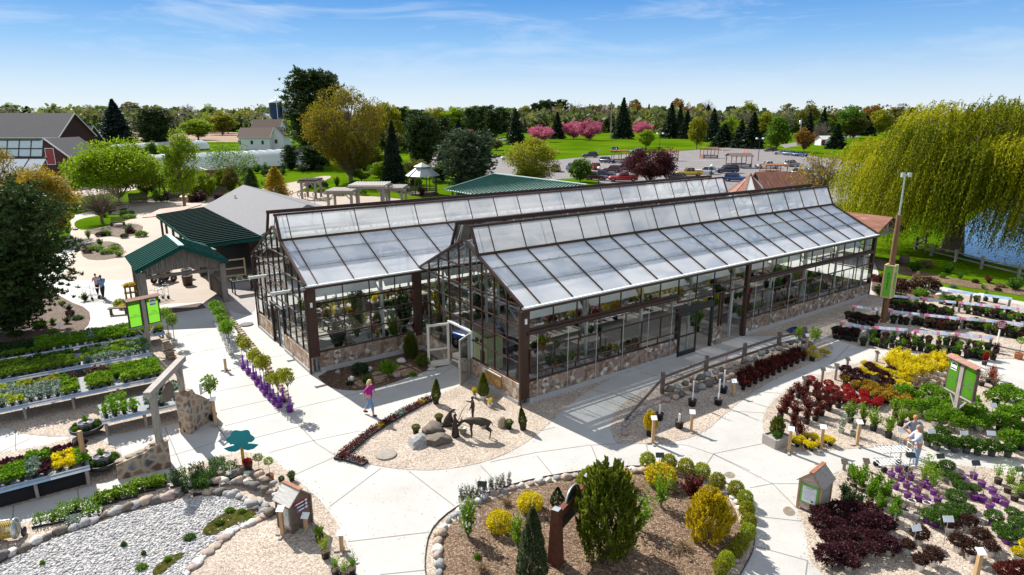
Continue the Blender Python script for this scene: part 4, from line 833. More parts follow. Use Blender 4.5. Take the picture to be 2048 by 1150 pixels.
# bright glass roof at the left edge
k=G(20,392); t=thing('glasshouse','bright white roofed glasshouse at the left edge beside the barn','greenhouse',(k.x-7,k.y+1,0)); h1,h2,h3=HT(20,392,362),HT(20,392,320),HT(20,392,284)
M_BRIGHT=plain('painted_sun_glare_glazing',(.85,.86,.87),.25,var=.04)  # sun reflection on the glass painted in as bright white base colour
MB().bx(-14,10.8,0,9,0,h1).obj('wall',M_SIDING,t); MB().slab([(-14,-.3,h1),(11,-.3,h1),(11,4,h2),(-14,4,h2)],.08).obj('roof',M_BRIGHT,t)
b=MB()
for i in range(9): b.beam((11-i*3.1,-.3,h1+.05),(11-i*3.1,4,h2+.05),.12,.1)
b.beam((-14,-.3,h1+.05),(11,-.3,h1+.05),.15,.15); b.beam((-14,4,h2+.05),(11,4,h2+.05),.3,.3); b.obj('roof_bars',M_BROWN,t)
MB().slab([(-14,4.2,h2+.1),(10,4.2,h2+.1),(10,5.2,h3),(-14,5.2,h3)],.08).obj('vent_panel',plain('grey_glazing',(.55,.62,.68),.2),t); b=MB()
for i in range(12): b.beam((10-i*2.1,4.2,h2+.15),(10-i*2.1,5.2,h3+.05),.14,.12)
for q in(.03,.5,1): b.beam((-14,4.2+q,h2+.15+(h3-h2)*q),(10,4.2+q,h2+.15+(h3-h2)*q),.16,.16)
b.obj('vent_frame',M_BLACK,t)
# white farmhouse
k=G(522,300); m_=MPP(522,300)
gable('farmhouse','white farmhouse wing with a brown roof and small dark windows','house',(k.x-3,k.y+6,0),.0,62*m_,9,HT(522,300,273),HT(522,300,256),M_SIDING,M_BSHING,.5,[('f',-1,2.2,1,1.5,M_DARKGL),('f',3.4,2.2,1,1.5,M_DARKGL),('f',-6,2.2,1,1.5,M_DARKGL)],M_TRIM)
k=G(552,299); gable('farmhouse','white gable end of the farmhouse facing the gardens','house',(k.x,k.y+6,0),PI/2,10,22*m_*1.4,HT(552,299,272),HT(552,299,255),M_SIDING,M_BSHING,.4,[('l',0,2.4,1.1,1.6,M_DARKGL)],M_TRIM)
k=G(535,285); gable('farmhouse','taller rear block of the farmhouse under a brown roof','house',(k.x,k.y+4,0),0,56*MPP(535,285),9,HT(535,285,254),HT(535,285,239),M_SIDING,M_BSHING,.4,(),M_TRIM)
k=G(1488,262); gable('house','small dark roofed house with a dormer on the skyline','house',k,.2,14,10,HT(1488,262,244),HT(1488,262,231),M_SIDING,M_DSHING,.5,[('f',2,3,1.6,1.6,M_DARKGL)])
k=G(1652,291); gable('white_shed','small white shed with a red door and red gable trim','shed',(k.x,k.y+3,0),.25,20*MPP(1652,291)*1.2,5,HT(1652,291,278),HT(1652,291,272),M_WHITEM,M_TRIM,.4,[('f',-2.2,.2,2.0,HT(1652,291,280)-.4,M_REDD)],M_REDD)
k=G(1055,262); gable('house','pale roofed low house behind the pink trees','house',k,.1,40,10,5,8,M_SIDING,plain('pale_shingles',(.42,.38,.36),.9),.5)
k=G(150,241); gable('red_barn','tiny dark red barn far off beside the crop field','barn',k,.3,26,14,7,14,M_RED,M_SHING,.6)
k=G(108,238); gable('long_barn','long pale barn roof far off on the left skyline','barn',k,0,40,18,9,14,M_SIDING,M_TRIM,.6)
k=G(540,262); gable('barn','pale barn beside the blue silo','barn',k,PI/2,20,14,10,16,M_SIDING,M_TRIM,.5)
def silo(x,b,top,w,col,label,rings):
    p=G(x,b); r=w*MPP(x,b)/2; h=HT(x,b,top); t=thing('silo',label,'silo',p); mb=MB(); mb.lathe([(r,0),(r,h-r*.5)],20)
    for i in range(rings): mb.lathe([(r+.01,h*(i+1)/rings*.9),(r+.08,h*(i+1)/rings*.9+.08),(r+.01,h*(i+1)/rings*.9+.16)],20)
    mb.obj('barrel',col,t); MB().lathe([(r+.05,h-r*.5),(r*.85,h-r*.22),(r*.45,h-.05*r),(.05,h)],20).obj('dome',M_WHITEM if 'blue' in label else M_ALU,t); return t,r,h
t,r,h=silo(556,262,199,26,plain('dark_blue_enamel',(.012,.035,.09),.35),'dark blue silo behind the farmhouse','9' and 9)
MB().tube([(r*.5,-r,0),(r*.5,-r-.1,h),(r*.3,-r*.6,h+1.6),(-.6,0,h+1.4)],.35,6).obj('fill_pipe',M_ALU,t)
silo(578,262,206,20,plain('grey_stave_concrete',(.30,.30,.31),.8),'grey concrete silo right of the dark blue one',12)
silo(73,234,198,11,plain('pale_stave_concrete',(.42,.42,.43),.8),'pale concrete silo far off on the left skyline',14)
# hoop house
def polymat():
    m,nt,o=newmat('greenhouse_film'); d=N(nt,'ShaderNodeBsdfPrincipled',Roughness=.25); d.inputs['Base Color'].default_value=(.55,.60,.65,1); t=nt.nodes.new('ShaderNodeBsdfTranslucent'); t.inputs[0].default_value=(.85,.88,.9,1)
    mx=N(nt,'ShaderNodeMixShader',Fac=.4); L(nt,d.outputs[0],mx.inputs[1]); L(nt,t.outputs[0],mx.inputs[2]); L(nt,mx.outputs[0],o.inputs[0]); return m
M_POLY=polymat()
def hoop(a,b,hpx,label,r=None,name='hoop_house'):
    A,B=G(*a),G(*b); d=B-A; Lg=d.length; h=HT(b[0],b[1],hpx); t=thing(name,label,'greenhouse',A,math.atan2(d.y,d.x)); w=h*1.05; n=14
    arc=[(w-w*math.cos(PI*i/n),.6+(h-.6)*math.sin(PI*i/n)**.85) for i in range(n+1)]; mb=MB(); vs=[]
    for x in(0,Lg): vs+=[(x,y,z) for y,z in arc]
    mb.add(vs,[(i,n+1+i,n+2+i,i+1) for i in range(n)],0,True); mb.add(vs[:n+1],[tuple(range(n+1))]); mb.add(vs[n+1:],[tuple(range(n+1))[::-1]]); mb.obj('film_cover',M_POLY,t)
    rb=MB(); k=int(Lg/2.4)
    for i in range(k+1): rb.tube([(Lg*i/k,y-(.03 if y<w else -.03),z+.03) for y,z in arc],.05,5,cap=False)
    rb.obj('hoops',M_WHITEM,t); MB().bx(0,Lg,-.05,.05,0,.62).obj('base_wall',M_DKWOOD,t)
hoop((325,352),(628,332),298,'long white hoop house behind the birch and the golden arborvitae')
hoop((150,318),(420,300),281,'farther white hoop house left of the farmhouse')
# grey roofed building with the green lean-to, in u,v
def uvthing(name,label,cat,u,v): return thing(name,label,cat,tuple(U2(u,v)),PSI)
t=uvthing('market_shed','open market shed with grey shingle roof and green lean-to roof','building',0,0)
MB().slab([(2,33.8,5.5),(2,55,5.5),(-3.1,51.2,3.85),(-3.1,30.2,3.85)][::-1],.14).obj('roof',M_SHING,t)
MB().slab([(2,55,5.5),(2,33.8,5.5),(7,30.2,3.9),(7,51,3.9)][::-1],.14).obj('roof',M_SHING,t)
MB().slab([(2,33.8,5.5),(-3.1,30.2,3.85),(7,30.2,3.9)],.14).obj('roof_hip',M_SHING,t); MB().slab([(2,55,5.5),(7,51,3.9),(-3.1,51.2,3.85)],.14).obj('roof_hip',M_SHING,t)
lr=MB(); q=[(-7.05,31.0,2.75),(-3.1,30.3,3.83),(-3.1,52,3.83),(-7.05,55.7,2.75)]; q=[(-6.9,34.8,2.85),(-3.05,30.15,3.84),(-3.05,51.2,3.84),(-6.95,55.7,2.85)]
lr.slab([q[0],q[1],q[2],q[3]],.1); ribbed([q[0],q[3],q[2],q[1]],24,mb=lr,h=.12,w=.10,mi=1); lr.beam((-6.9,34.8,2.75),(-3.05,30.15,3.74),.08,.3); lr.beam((-6.95,34.8,2.75),(-7,55.7,2.75),.08,.24)
lr.obj('lean_to_roof',[M_GREEN,plain('green_metal_seam',(.004,.026,.022),.8,spec=.05)],t)
MB().beam((-3.05,30.15,3.93),(-3.05,51.2,3.93),.12,.08).obj('roof_trim',M_LGREEN,t)
ps=MB()
for v in(36,40,44,48,52,55): 
    MB().bx(-6.8,-6.6,v-.1,v+.1,0,2.75).obj('post',M_DKWOOD,t)
for u,v in((-3,30.4),(2,30.6),(6.6,30.6)): MB().bx(u-.12,u+.12,v,v+.24,0,3.7).obj('post',M_TAN,t)
MB().bx(-3.3,6.8,50,50.2,0,3.7).obj('rear_wall',M_DKWOOD,t); MB().bx(-6.7,-6.62,36,55,0,.9).obj('half_wall',M_DKWOOD,t); MB().bx(6.7,6.9,30.5,50,0,3.7).obj('side_wall',M_DKWOOD,t); MB().bx(-2.6,6.7,36.2,36.35,0,3.7).obj('inner_wall',M_DKWOOD,t)
MB().tube([(-.4,49,4.6),(-.4,49,5.3)],.12,8).obj('roof_vent',M_WHITEM,t)
MB().slab([(-6.3,54.8,2.9),(-2,58,3.4),(-6,60,3.0),(-8.2,57,2.6)],.08).obj('rust_canopy',M_RUST,t)
# porch with a gable
t=uvthing('porch','gabled timber porch with green metal roof before the market shed','porch',0,0); ur=-9.45; u0,u1=-12.4,-6.6; va,vb=26.0,31.4; ze,zr=3.15,4.5
rf=MB()
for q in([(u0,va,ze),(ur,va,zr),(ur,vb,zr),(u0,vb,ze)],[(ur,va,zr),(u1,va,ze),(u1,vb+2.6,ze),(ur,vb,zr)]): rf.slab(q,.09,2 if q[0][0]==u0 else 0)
ribbed([(u0,va,ze),(u0,vb,ze),(ur,vb,zr),(ur,va,zr)],10,mb=rf,h=.09,w=.2); ribbed([(ur,va,zr),(ur,vb,zr),(u1,vb,ze),(u1,va,ze)],11,mb=rf,h=.07,w=.06)
rf.beam((u0,va-.02,ze-.08),(ur,va-.02,zr-.08),.06,.26); rf.beam((u1,va-.02,ze-.08),(ur,va-.02,zr-.08),.06,.26); rf.obj('roof',[M_GREEN,M_GREEN,plain('green_roof_painted_glare',(.42,.50,.46),.6)],t)  # pale left slope: glare painted into the colour of the same green metal
MB().beam((ur,va-.05,zr+.05),(ur,vb,zr+.05),.34,.07).obj('ridge_cap',M_LGREEN,t)
gb=MB(); ua,ub=u0+.45,u1-.3
n=16
for i in range(n):
    a=ua+(ub-ua)*i/n; b=ua+(ub-ua)*(i+1)/n-.01; top=lambda u:zr-.16-abs(u-ur)*(zr-ze)/(u1-ur if u>ur else ur-u0); lo=lambda u:2.5+.45*(1-((u-ur)/(ub-ur))**2)*.8
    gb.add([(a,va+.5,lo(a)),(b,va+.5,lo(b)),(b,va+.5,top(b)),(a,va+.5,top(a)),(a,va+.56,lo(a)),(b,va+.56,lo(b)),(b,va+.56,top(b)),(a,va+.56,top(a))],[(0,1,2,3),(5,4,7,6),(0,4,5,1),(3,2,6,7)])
M_DGREY=plain('weathered_boards_painted_shade',(.15,.13,.115),.9,var=.5,scale=3,stretch=(9,9,.6),bump=.3); gb.obj('gable_boards',M_DGREY,t)  # weathered grey boards, base colour darkened to paint in the gable's shade
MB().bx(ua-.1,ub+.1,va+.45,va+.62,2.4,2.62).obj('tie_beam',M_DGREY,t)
for u in(ua,ub):
    for v in(va+.55,vb-.4): MB().bx(u-.17,u+.17,v-.17,v+.17,0,2.9).obj('post',plain('porch_post_wood',(.20,.18,.16),.9,var=.3,scale=3,stretch=(7,7,.8)),t)  # post wood colour darkened too, painting in the porch shade
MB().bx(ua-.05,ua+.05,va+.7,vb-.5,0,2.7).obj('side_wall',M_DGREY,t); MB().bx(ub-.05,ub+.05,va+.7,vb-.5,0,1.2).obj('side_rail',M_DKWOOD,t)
o=MB().add([U2(-11.6,26.4,.03),U2(-9.4,26.4,.03),U2(-9.4,28.0,.03),U2(-11.6,28.0,.03)],[(0,1,2,3)]).obj('door_mat',plain('brown_mat',(.09,.06,.05),.95)); tag(o,'dark brown entrance mat under the porch front edge','mat'); o.location.x+=1.2
# green pavilion roof beyond the greenhouses
t=uvthing('pavilion','open pavilion whose pale green ribbed metal roof shows behind the greenhouses','pavilion',0,0); rf=MB()
q=[(29.2,57.2,3.2),(33.8,51.6,5.5),(33.8,33,5.5),(29.2,33,3.2)]; rf.slab(q[::-1],.1,0); ribbed([q[0],q[3],q[2],q[1]][::1],38,mb=rf,h=.09,w=.09,mi=1)
q=[(33.8,51.6,5.5),(38.4,57.2,3.2),(38.4,33,3.2),(33.8,33,5.5)]; rf.slab(q[::-1],.1,0); rf.slab([(29.2,57.2,3.2),(38.4,57.2,3.2),(33.8,51.6,5.5)],.1,0)
rf.obj('roof',[M_LGREEN,M_GREEN],t); rc=MB(); rc.beam((33.8,51.6,5.6),(33.8,33,5.6),.3,.1); rc.beam((33.8,51.6,5.6),(29.2,57.2,3.3),.25,.1); rc.obj('ridge_cap',plain('pale_green_trim',(.45,.6,.54),.5),t)
for u in(29.8,37.8):
    for v in(34,42,50,56): MB().bx(u-.12,u+.12,v-.12,v+.12,0,3.15).obj('post',M_DKWOOD,t)
# rusty roofed shelters
k=G(1497,395); r=41*MPP(1497,395); t=thing('round_shelter','conical rusty metal roofed shelter beyond the front greenhouse','shelter',k); h=HT(1497,395,350); e=HT(1497,395,384); cn=MB()
for i in range(12):
    a,b=2*PI*i/12,2*PI*(i+1)/12; cn.add([(r*math.cos(a),r*math.sin(a),e),(r*math.cos(b),r*math.sin(b),e),(.15*math.cos(b),.15*math.sin(b),h),(.15*math.cos(a),.15*math.sin(a),h)],[(0,1,2,3)],1 if i in(8,10) else 0); cn.beam((r*math.cos(a),r*math.sin(a),e+.03),(.1*math.cos(a),.1*math.sin(a),h+.03),.06,.06)
cn.lathe([(.3,h-.1),(.2,h+.15),(.02,h+.35)],8); cn.obj('roof',[M_RUST,M_TRIM],t)
for i in range(6): MB().tube([(r*.8*math.cos(i),r*.8*math.sin(i),0),(r*.8*math.cos(i),r*.8*math.sin(i),e)],.1,6).obj('post',M_DKWOOD,t)
k=G(1560,392); gable('barn_shed','shed with a streaky rusty metal roof behind the conical shelter','shed',(k.x,k.y,0),.12,100*MPP(1560,392),8.5,HT(1560,392,378)*.95,HT(1560,392,344),M_DKWOOD,M_RUST,.5,(),None,14)
t=uvthing('timber_shelter','open timber shelter with rusty red metal roof at the greenhouse end','shelter',44.4,0); zz=3.0; rz_=4.4
rf=MB()
for s in(-1,1):
    q=[(s*3.0,4.3,zz),(0,4.3,rz_),(0,13.5,rz_),(s*3.0,13.5,zz)]; q=q if s<0 else q[::-1]; rf.slab(q,.06); 
rf.obj('roof',M_RUST,t); tm=MB()
for v in(4.7,13):
    tm.beam((-2.9,v,zz-.1),(2.9,v,zz-.1),.18,.22); tm.beam((-2.9,v,zz-.1),(0,v,rz_-.12),.16,.16); tm.beam((2.9,v,zz-.1),(0,v,rz_-.12),.16,.16); tm.beam((0,v,zz),(0,v,rz_-.1),.16,.16)
    for s in(-1,1): tm.beam((0,v,zz+.05),(s*1.4,v,rz_-.75),.12,.12)
tm.obj('truss',M_GREY,t)
for u in(-2.6,2.6):
    for v in(4.9,12.8): MB().bx(u-.11,u+.11,v-.11,v+.11,0,zz-.15).obj('post',M_GREY,t)
# pergolas and gazebo in the garden behind
def pergola(x0,x1,b,top,depth,n,label,m):
    a,c=G(x0,b),G(x1,b); t=thing('pergola',label,'pergola',a); w_=(c-a).length; h=HT(x0,b,top); r=MB()
    for i in range(n): x=w_*i/(n-1); r.bx(x-.09,x+.09,-.7,depth+.7,h-.02,h+.26)
    r.obj('rafters',m,t); be=MB(); be.bx(-.5,w_+.5,-.08,.08,h-.35,h-.03); be.bx(-.5,w_+.5,depth-.08,depth+.08,h-.35,h-.03); be.obj('beams',M_GREYH,t)
    for x in(.15,w_-.15):
        for y in(0,depth): 
            MB().bx(x-.16,x+.16,y-.16,y+.16,0,h-.35).obj('post',M_GREY,t)
            MB().beam((x,y,h-1.2),(x+(1 if x<1 else -1)*.8,y,h-.4),.12,.12).obj('brace',M_GREY,t)
pergola(702,770,414,373,4.5,13,'tall middle pergola with pale rafters behind the greenhouses',plain('pale_wood',(.52,.49,.45),.8,var=.2))
pergola(656,706,420,384,3.5,14,'lower grey pergola left of the tall one',M_GREYH); pergola(762,806,408,378,4.0,12,'lower grey pergola right of the tall one',M_GREYH)
pergola(603,634,398,362,3.0,6,'thin timber arbour between arborvitae and maple',M_DKWOOD)
k=G(846,389); r=34*MPP(846,389); t=thing('gazebo','octagonal gazebo with a two tier pale metal roof on the lawn','gazebo',k); e=HT(846,389,351); h=HT(846,389,336); h2=HT(846,389,325); rf=MB(); 
rf.lathe([(r,e),(r*.42,h)],8,sm=False); rf.lathe([(r*.5,h+.25),(.05,h2)],8,sm=False); rf.lathe([(r*.36,h-.1),(r*.36,h+.3)],8,sm=False)
for i in range(8): a=2*PI*i/8; rf.beam((r*math.cos(a),r*math.sin(a),e+.05),(r*.42*math.cos(a),r*.42*math.sin(a),h+.05),.12,.1)
rf.obj('roof',plain('pale_grey_metal',(.34,.38,.36),.4,.2),t); MB().lathe([(r*.9,0),(r*.9,.35),(.01,.35)],8,sm=False).obj('floor',M_DKWOOD,t); rl=MB()
for i in range(8):
    a=2*PI*(i+.5)/8; b=2*PI*(i+1.5)/8; MB().tube([(r*.84*math.cos(a),r*.84*math.sin(a),.3),(r*.84*math.cos(a),r*.84*math.sin(a),e+.2)],.09,6).obj('post',M_DKWOOD,t)
    if i!=5:
        for z in(.55,.8,1.2): rl.beam((r*.84*math.cos(a),r*.84*math.sin(a),z),(r*.84*math.cos(b),r*.84*math.sin(b),z),.05,.09)
rl.obj('railing',M_DKWOOD,t)
# slatted shade shed, dark board fence
a=G(330,392); b=G(462,384); t=thing('shade_shed','slatted shade shed with a rusty front panel behind the lime tree','shed',a,math.atan2((b-a).y,(b-a).x)); w_=(b-a).length; h=HT(330,392,345); sl_=MB(); 
for i in range(30): x=w_*i/29; sl_.bx(x-.12,x+.02,-.3,6,h+.02+.0*i,h+.08)
for y in(0,2,4,6): sl_.bx(-.3,w_+.3,y-.08,y+.08,h-.18,h+.015)
sl_.obj('slatted_roof',M_DKWOOD,t); MB().slab([(w_*.55,-.9,h-1.3),(w_+.4,-.9,h-1.3),(w_+.1,-.05,h-.05),(w_*.55,-.05,h-.05)],.05).obj('rust_panel',M_RUST,t)
fb=MB()
for x in(0,w_*.33,w_*.66,w_): fb.beam((x,-.3,h+.12),(x,6,h+.12),.16,.1)
fb.obj('roof_battens',M_TRIM,t)
for x in(0,w_*.33,w_*.66,w_):
    for y in(0,6): MB().bx(x-.13,x+.13,y-.13,y+.13,0,h-.18).obj('post',M_DKWOOD,t)
def boardfence(pa,pb,hh,label,m=M_DKWOOD):
    a,b=G(*pa),G(*pb); t=thing('board_fence',label,'fence',a,math.atan2((b-a).y,(b-a).x)); w_=(b-a).length; n=int(w_/.16); bd=MB()
    for i in range(n): h=hh+rnd.uniform(-.06,.1); bd.bx(i*.16,i*.16+.145,-.02,.02,.03,h)
    bd.obj('boards',m,t); r=MB(); r.bx(0,w_,.02,.07,.4,.5); r.bx(0,w_,.02,.07,hh-.4,hh-.3); r.obj('rail',m,t)
boardfence((338,402),(456,394),1.7,'dark weathered board fence under the shade shed'); boardfence((258,406),(296,404),1.5,'short dark board fence at the foot of the lime tree')
# cart corrals
def corral(x,b,w_,top,label,roof,rz=.1):
    k=G(x,b); t=thing('cart_corral',label,'cart corral',k,rz); W=w_*MPP(x,b); D=W*.6; h=HT(x,b,top)
    for xx in(-W/2,0,W/2):
        for y in(0,D): MB().bx(xx-.09,xx+.09,y-.09,y+.09,0,h).obj('post',M_CORR,t)
    pn=MB()
    for y in(0,D): pn.bx(-W/2+.1,W/2-.1,y-.03,y+.03,.15,1.05)
    pn.bx(-W/2-.03,-W/2+.03,.1,D-.1,.15,1.05); pn.obj('side_panel',M_CORR if not roof else M_DKWOOD,t)
    r=MB()
    if roof:
        r.slab([(-W/2-.4,-.5,h),(W/2+.4,-.5,h),(W/2+.4,D/2,h+.7),(-W/2-.4,D/2,h+.7)],.1); r.slab([(-W/2-.4,D/2,h+.7),(W/2+.4,D/2,h+.7),(W/2+.4,D+.5,h),(-W/2-.4,D+.5,h)],.1); r.obj('roof',M_BSHING,t)
    else:
        for i in range(9): xx=-W/2+W*i/8; r.bx(xx-.06,xx+.06,-.5,D+.5,h+.18,h+.34)
        r.bx(-W/2-.3,W/2+.3,-.07,.07,h,h+.18); r.bx(-W/2-.3,W/2+.3,D-.07,D+.07,h,h+.18); r.obj('roof_slats',M_CORR,t)
    k2=MB().bx(-W/2+.5,W/2-.5,-.05,-.035,.35,.9).obj('notice_panel',plain('pale_notice',(.5,.52,.55),.6),t)
M_CORR=plain('orange_brown_timber',(.26,.11,.05),.8,var=.25)
corral(1242,326,30,303,'open slatted cart corral beside the dark blue SUV',0); corral(1345,322,22,303,'open slatted cart corral half behind the purple tree',0); corral(1421,317,30,297,'open slatted cart corral alone in the middle of the lot',0)
corral(1482,336,42,312,'cart corral with a brown shingle roof beside the dark van',1); corral(1552,352,44,332,'open slatted cart corral in front of the white pickup',0)
# lamp posts, flag, utility pole, cones
def lamp(x,b,top,label,dbl=True):
    p=G(x,b); h=HT(x,b,top); t=thing('street_lamp',label,'lamp post',p); MB().tube([(0,0,0),(0,0,h)],[.11,.07],8).obj('pole',M_BLACK,t)
    for s in((-1,1) if dbl else (0,)): MB().tube([(0,0,h-.5),(s*.9,0,h-.1)],.05,6).obj('arm',M_BLACK,t); MB().lathe([(.05,.25),(.4,.05),(.42,-.1),(.25,-.3)],10,(s*.95,0,h-.1)).obj('lamp_head',M_WHITEM,t)
lamp(1318,312,266,'double headed black lamp post behind the purple tree'); lamp(1516,322,276,'double headed black lamp post beyond the roofed cart corral'); lamp(1197,372,334,'black lamp post in front of the maroon and red cars',False); lamp(1422,358,330,'short black lamp post left of the dark purple van',False)
p=G(1221,276); t=thing('utility_pole','grey utility pole between two tall spruces','utility pole',p); MB().tube([(0,0,0),(0,0,HT(1221,276,207))],.3,8).obj('pole',M_GREY,t); MB().bx(-2,2,-.1,.1,HT(1221,276,212),HT(1221,276,211)).obj('crossarm',M_GREY,t)
p=G(1598,288); t=thing('utility_pole','utility pole with a transformer right of the conical green tree','utility pole',p); h=HT(1598,288,238); MB().tube([(0,0,0),(0,0,h)],.25,8).obj('pole',M_GREY,t); MB().lathe([(.5,h-2.5),(.5,h-.8),(.1,h-.6)],10,(-.5,0,0)).obj('transformer',M_ALU,t)
p=G(889,300); h=HT(889,300,241); t=thing('flagpole','white flagpole with a drooping striped flag','flagpole',p); MB().tube([(0,0,0),(0,0,h)],[.16,.08],8).obj('pole',M_WHITEM,t); fl=MB(); fs=h*.3
nx,nz=8,13
for j in range(nz):
    for i in range(nx):
        f_=lambda a,b:(.1+a*fs*.055,math.sin(a*1.1+b*.3)*.25,h-.4-b*fs*.052-a*fs*.10)
        fl.add([f_(i,j),f_(i+1,j),f_(i+1,j+1),f_(i,j+1)],[(0,1,2,3)],2 if (i<4 and j<7) else j%2)
fl.obj('flag',[plain('flag_red',(.45,.03,.04),.8),plain('flag_white',(.75,.75,.75),.8),plain('flag_blue',(.03,.04,.2),.8)],t)
for i,(x,b) in enumerate(((1446,304),(1487,305),(1493,307))):
    p=G(x,b); t=thing('traffic_cone','orange traffic cone on the lot, '+ordn(i,3)+' of three','traffic cone',p,group='traffic cones'); MB().lathe([(.35,0),(.35,.12),(.22,.13),(.1,1.4),(.02,1.42)],10).obj('cone',plain('safety_orange',(.7,.13,.02),.6),t)
# tall wooden pole with the roses sign, and a slim lamp pole beside it
p=G(1766,645); t=thing('wooden_pole','tall brown wooden pole carrying the green roses sign box','pole',p); h=HT(1766,645,430)
MB().tube([(0,0,0),(0,0,h)],[.19,.15],14).obj('pole',plain('pole_wood',(.17,.085,.04),.7,var=.4,scale=3,stretch=(8,8,.4)),t)
ts=thing('sign_box','green roses sign box with pale wooden frame on the tall pole','sign',(p.x,p.y,0),.72); z0,z1=HT(1766,645,594),HT(1766,645,529)
M_SIGNG=plain('sign_green',(.16,.50,.035),.5,var=.05); M_PALEW=plain('pale_frame_wood',(.62,.45,.25),.7,var=.15)
w2=.27; bx=MB(); bx.bx(-w2,w2,-w2,w2,z0+.06,z1-.06); bx.obj('panel',M_SIGNG,ts); fr=MB()
for sx in(-1,1):
    for sy in(-1,1): fr.bx(sx*w2-.05,sx*w2+.05,sy*w2-.05,sy*w2+.05,z0,z1)
for z in(z0+.04,z1-.04):
    for s in(-1,1): fr.bx(-w2+.05,w2-.05,s*w2-.045,s*w2+.045,z-.04,z+.04); fr.bx(s*w2-.045,s*w2+.045,-w2+.05,w2-.05,z-.04,z+.04)
fr.obj('frame',M_PALEW,ts)
M_DKTXT=plain('dark_green_lettering',(.015,.06,.01),.6)
def text(s,size,mat,par,loc,rot,ext=.004,name='lettering',sp=1.0):
    c=bpy.data.curves.new('t','FONT'); c.body=s; c.size=size; c.align_x='CENTER'; c.align_y='CENTER'; c.extrude=ext; c.space_line=sp; c.resolution_u=2
    o=bpy.data.objects.new('t',c); COL.objects.link(o); dg=bpy.context.evaluated_depsgraph_get(); me=bpy.data.meshes.new_from_object(o.evaluated_get(dg)); bpy.data.objects.remove(o); bpy.data.curves.remove(c)
    me.materials.clear(); me.materials.append(mat); r=link(name,me,par,loc); r.rotation_euler=rot; return r
for a in range(4):
    n=Vector((math.cos(a*PI/2),math.sin(a*PI/2),0)); text('R\nO\nS\nE\nS',.25,M_DKTXT,ts,(n.x*(w2+.01),n.y*(w2+.01),(z0+z1)/2+.02),(PI/2,0,a*PI/2+PI/2),sp=.92)
p=G(1771,612); t=thing('lamp_pole','slim grey steel pole with a floodlight rising behind the wooden pole','lamp post',p); h=HT(1771,612,349); MB().tube([(0,0,0),(0,0,h)],[.09,.05],10).obj('pole',M_ALU,t); MB().bx(-.3,.3,-.06,.06,h-.08,h).obj('bracket',M_ALU,t)
for s in(-1,1): MB().box((s*.22,-.1,h-.02),(.2,.22,.3)).obj('floodlight',M_ALU,t)
# ---------------------------------------------------------------- parked cars
M_TYRE=plain('tyre_rubber',(.02,.02,.02),.8); M_RIM=plain('alloy_rim',(.45,.46,.48),.3,.8); M_CARGL=plain('car_glass',(.02,.025,.03),.05,spec=.9,var=.05); M_HEAD=plain('headlight_lens',(.75,.77,.8),.15); M_TAIL=plain('tail_lamp_red',(.4,.01,.01),.3)
def paint(n,c):
    if n in MATS: return MATS[n]
    m,nt,o=newmat(n); p=N(nt,'ShaderNodeBsdfPrincipled',Roughness=.28,Metallic=.25); p.inputs['Base Color'].default_value=(*c,1); p.inputs['Coat Weight'].default_value=.6; p.inputs['Coat Roughness'].default_value=.06; L(nt,p.outputs[0],o.inputs[0]); return m
def loft(mb,secs,mi=0,cap=True):
    n=len(secs[0]); o=[]
    for s_ in secs: o+=s_
    mb.add(o,[(i*n+j,(i+1)*n+j,(i+1)*n+(j+1)%n,i*n+(j+1)%n) for i in range(len(secs)-1) for j in range(n)],mi,True)
    if cap: mb.add(secs[0],[tuple(range(n))],mi); mb.add(secs[-1],[tuple(range(n))[::-1]],mi)
def rsec(x,w,z0,z1,c=.12): return [(x,-w,z0+c),(x,-w+c*.6,z0),(x,w-c*.6,z0),(x,w,z0+c),(x,w,z1-c),(x,w-c,z1),(x,-w+c,z1),(x,-w,z1-c)]
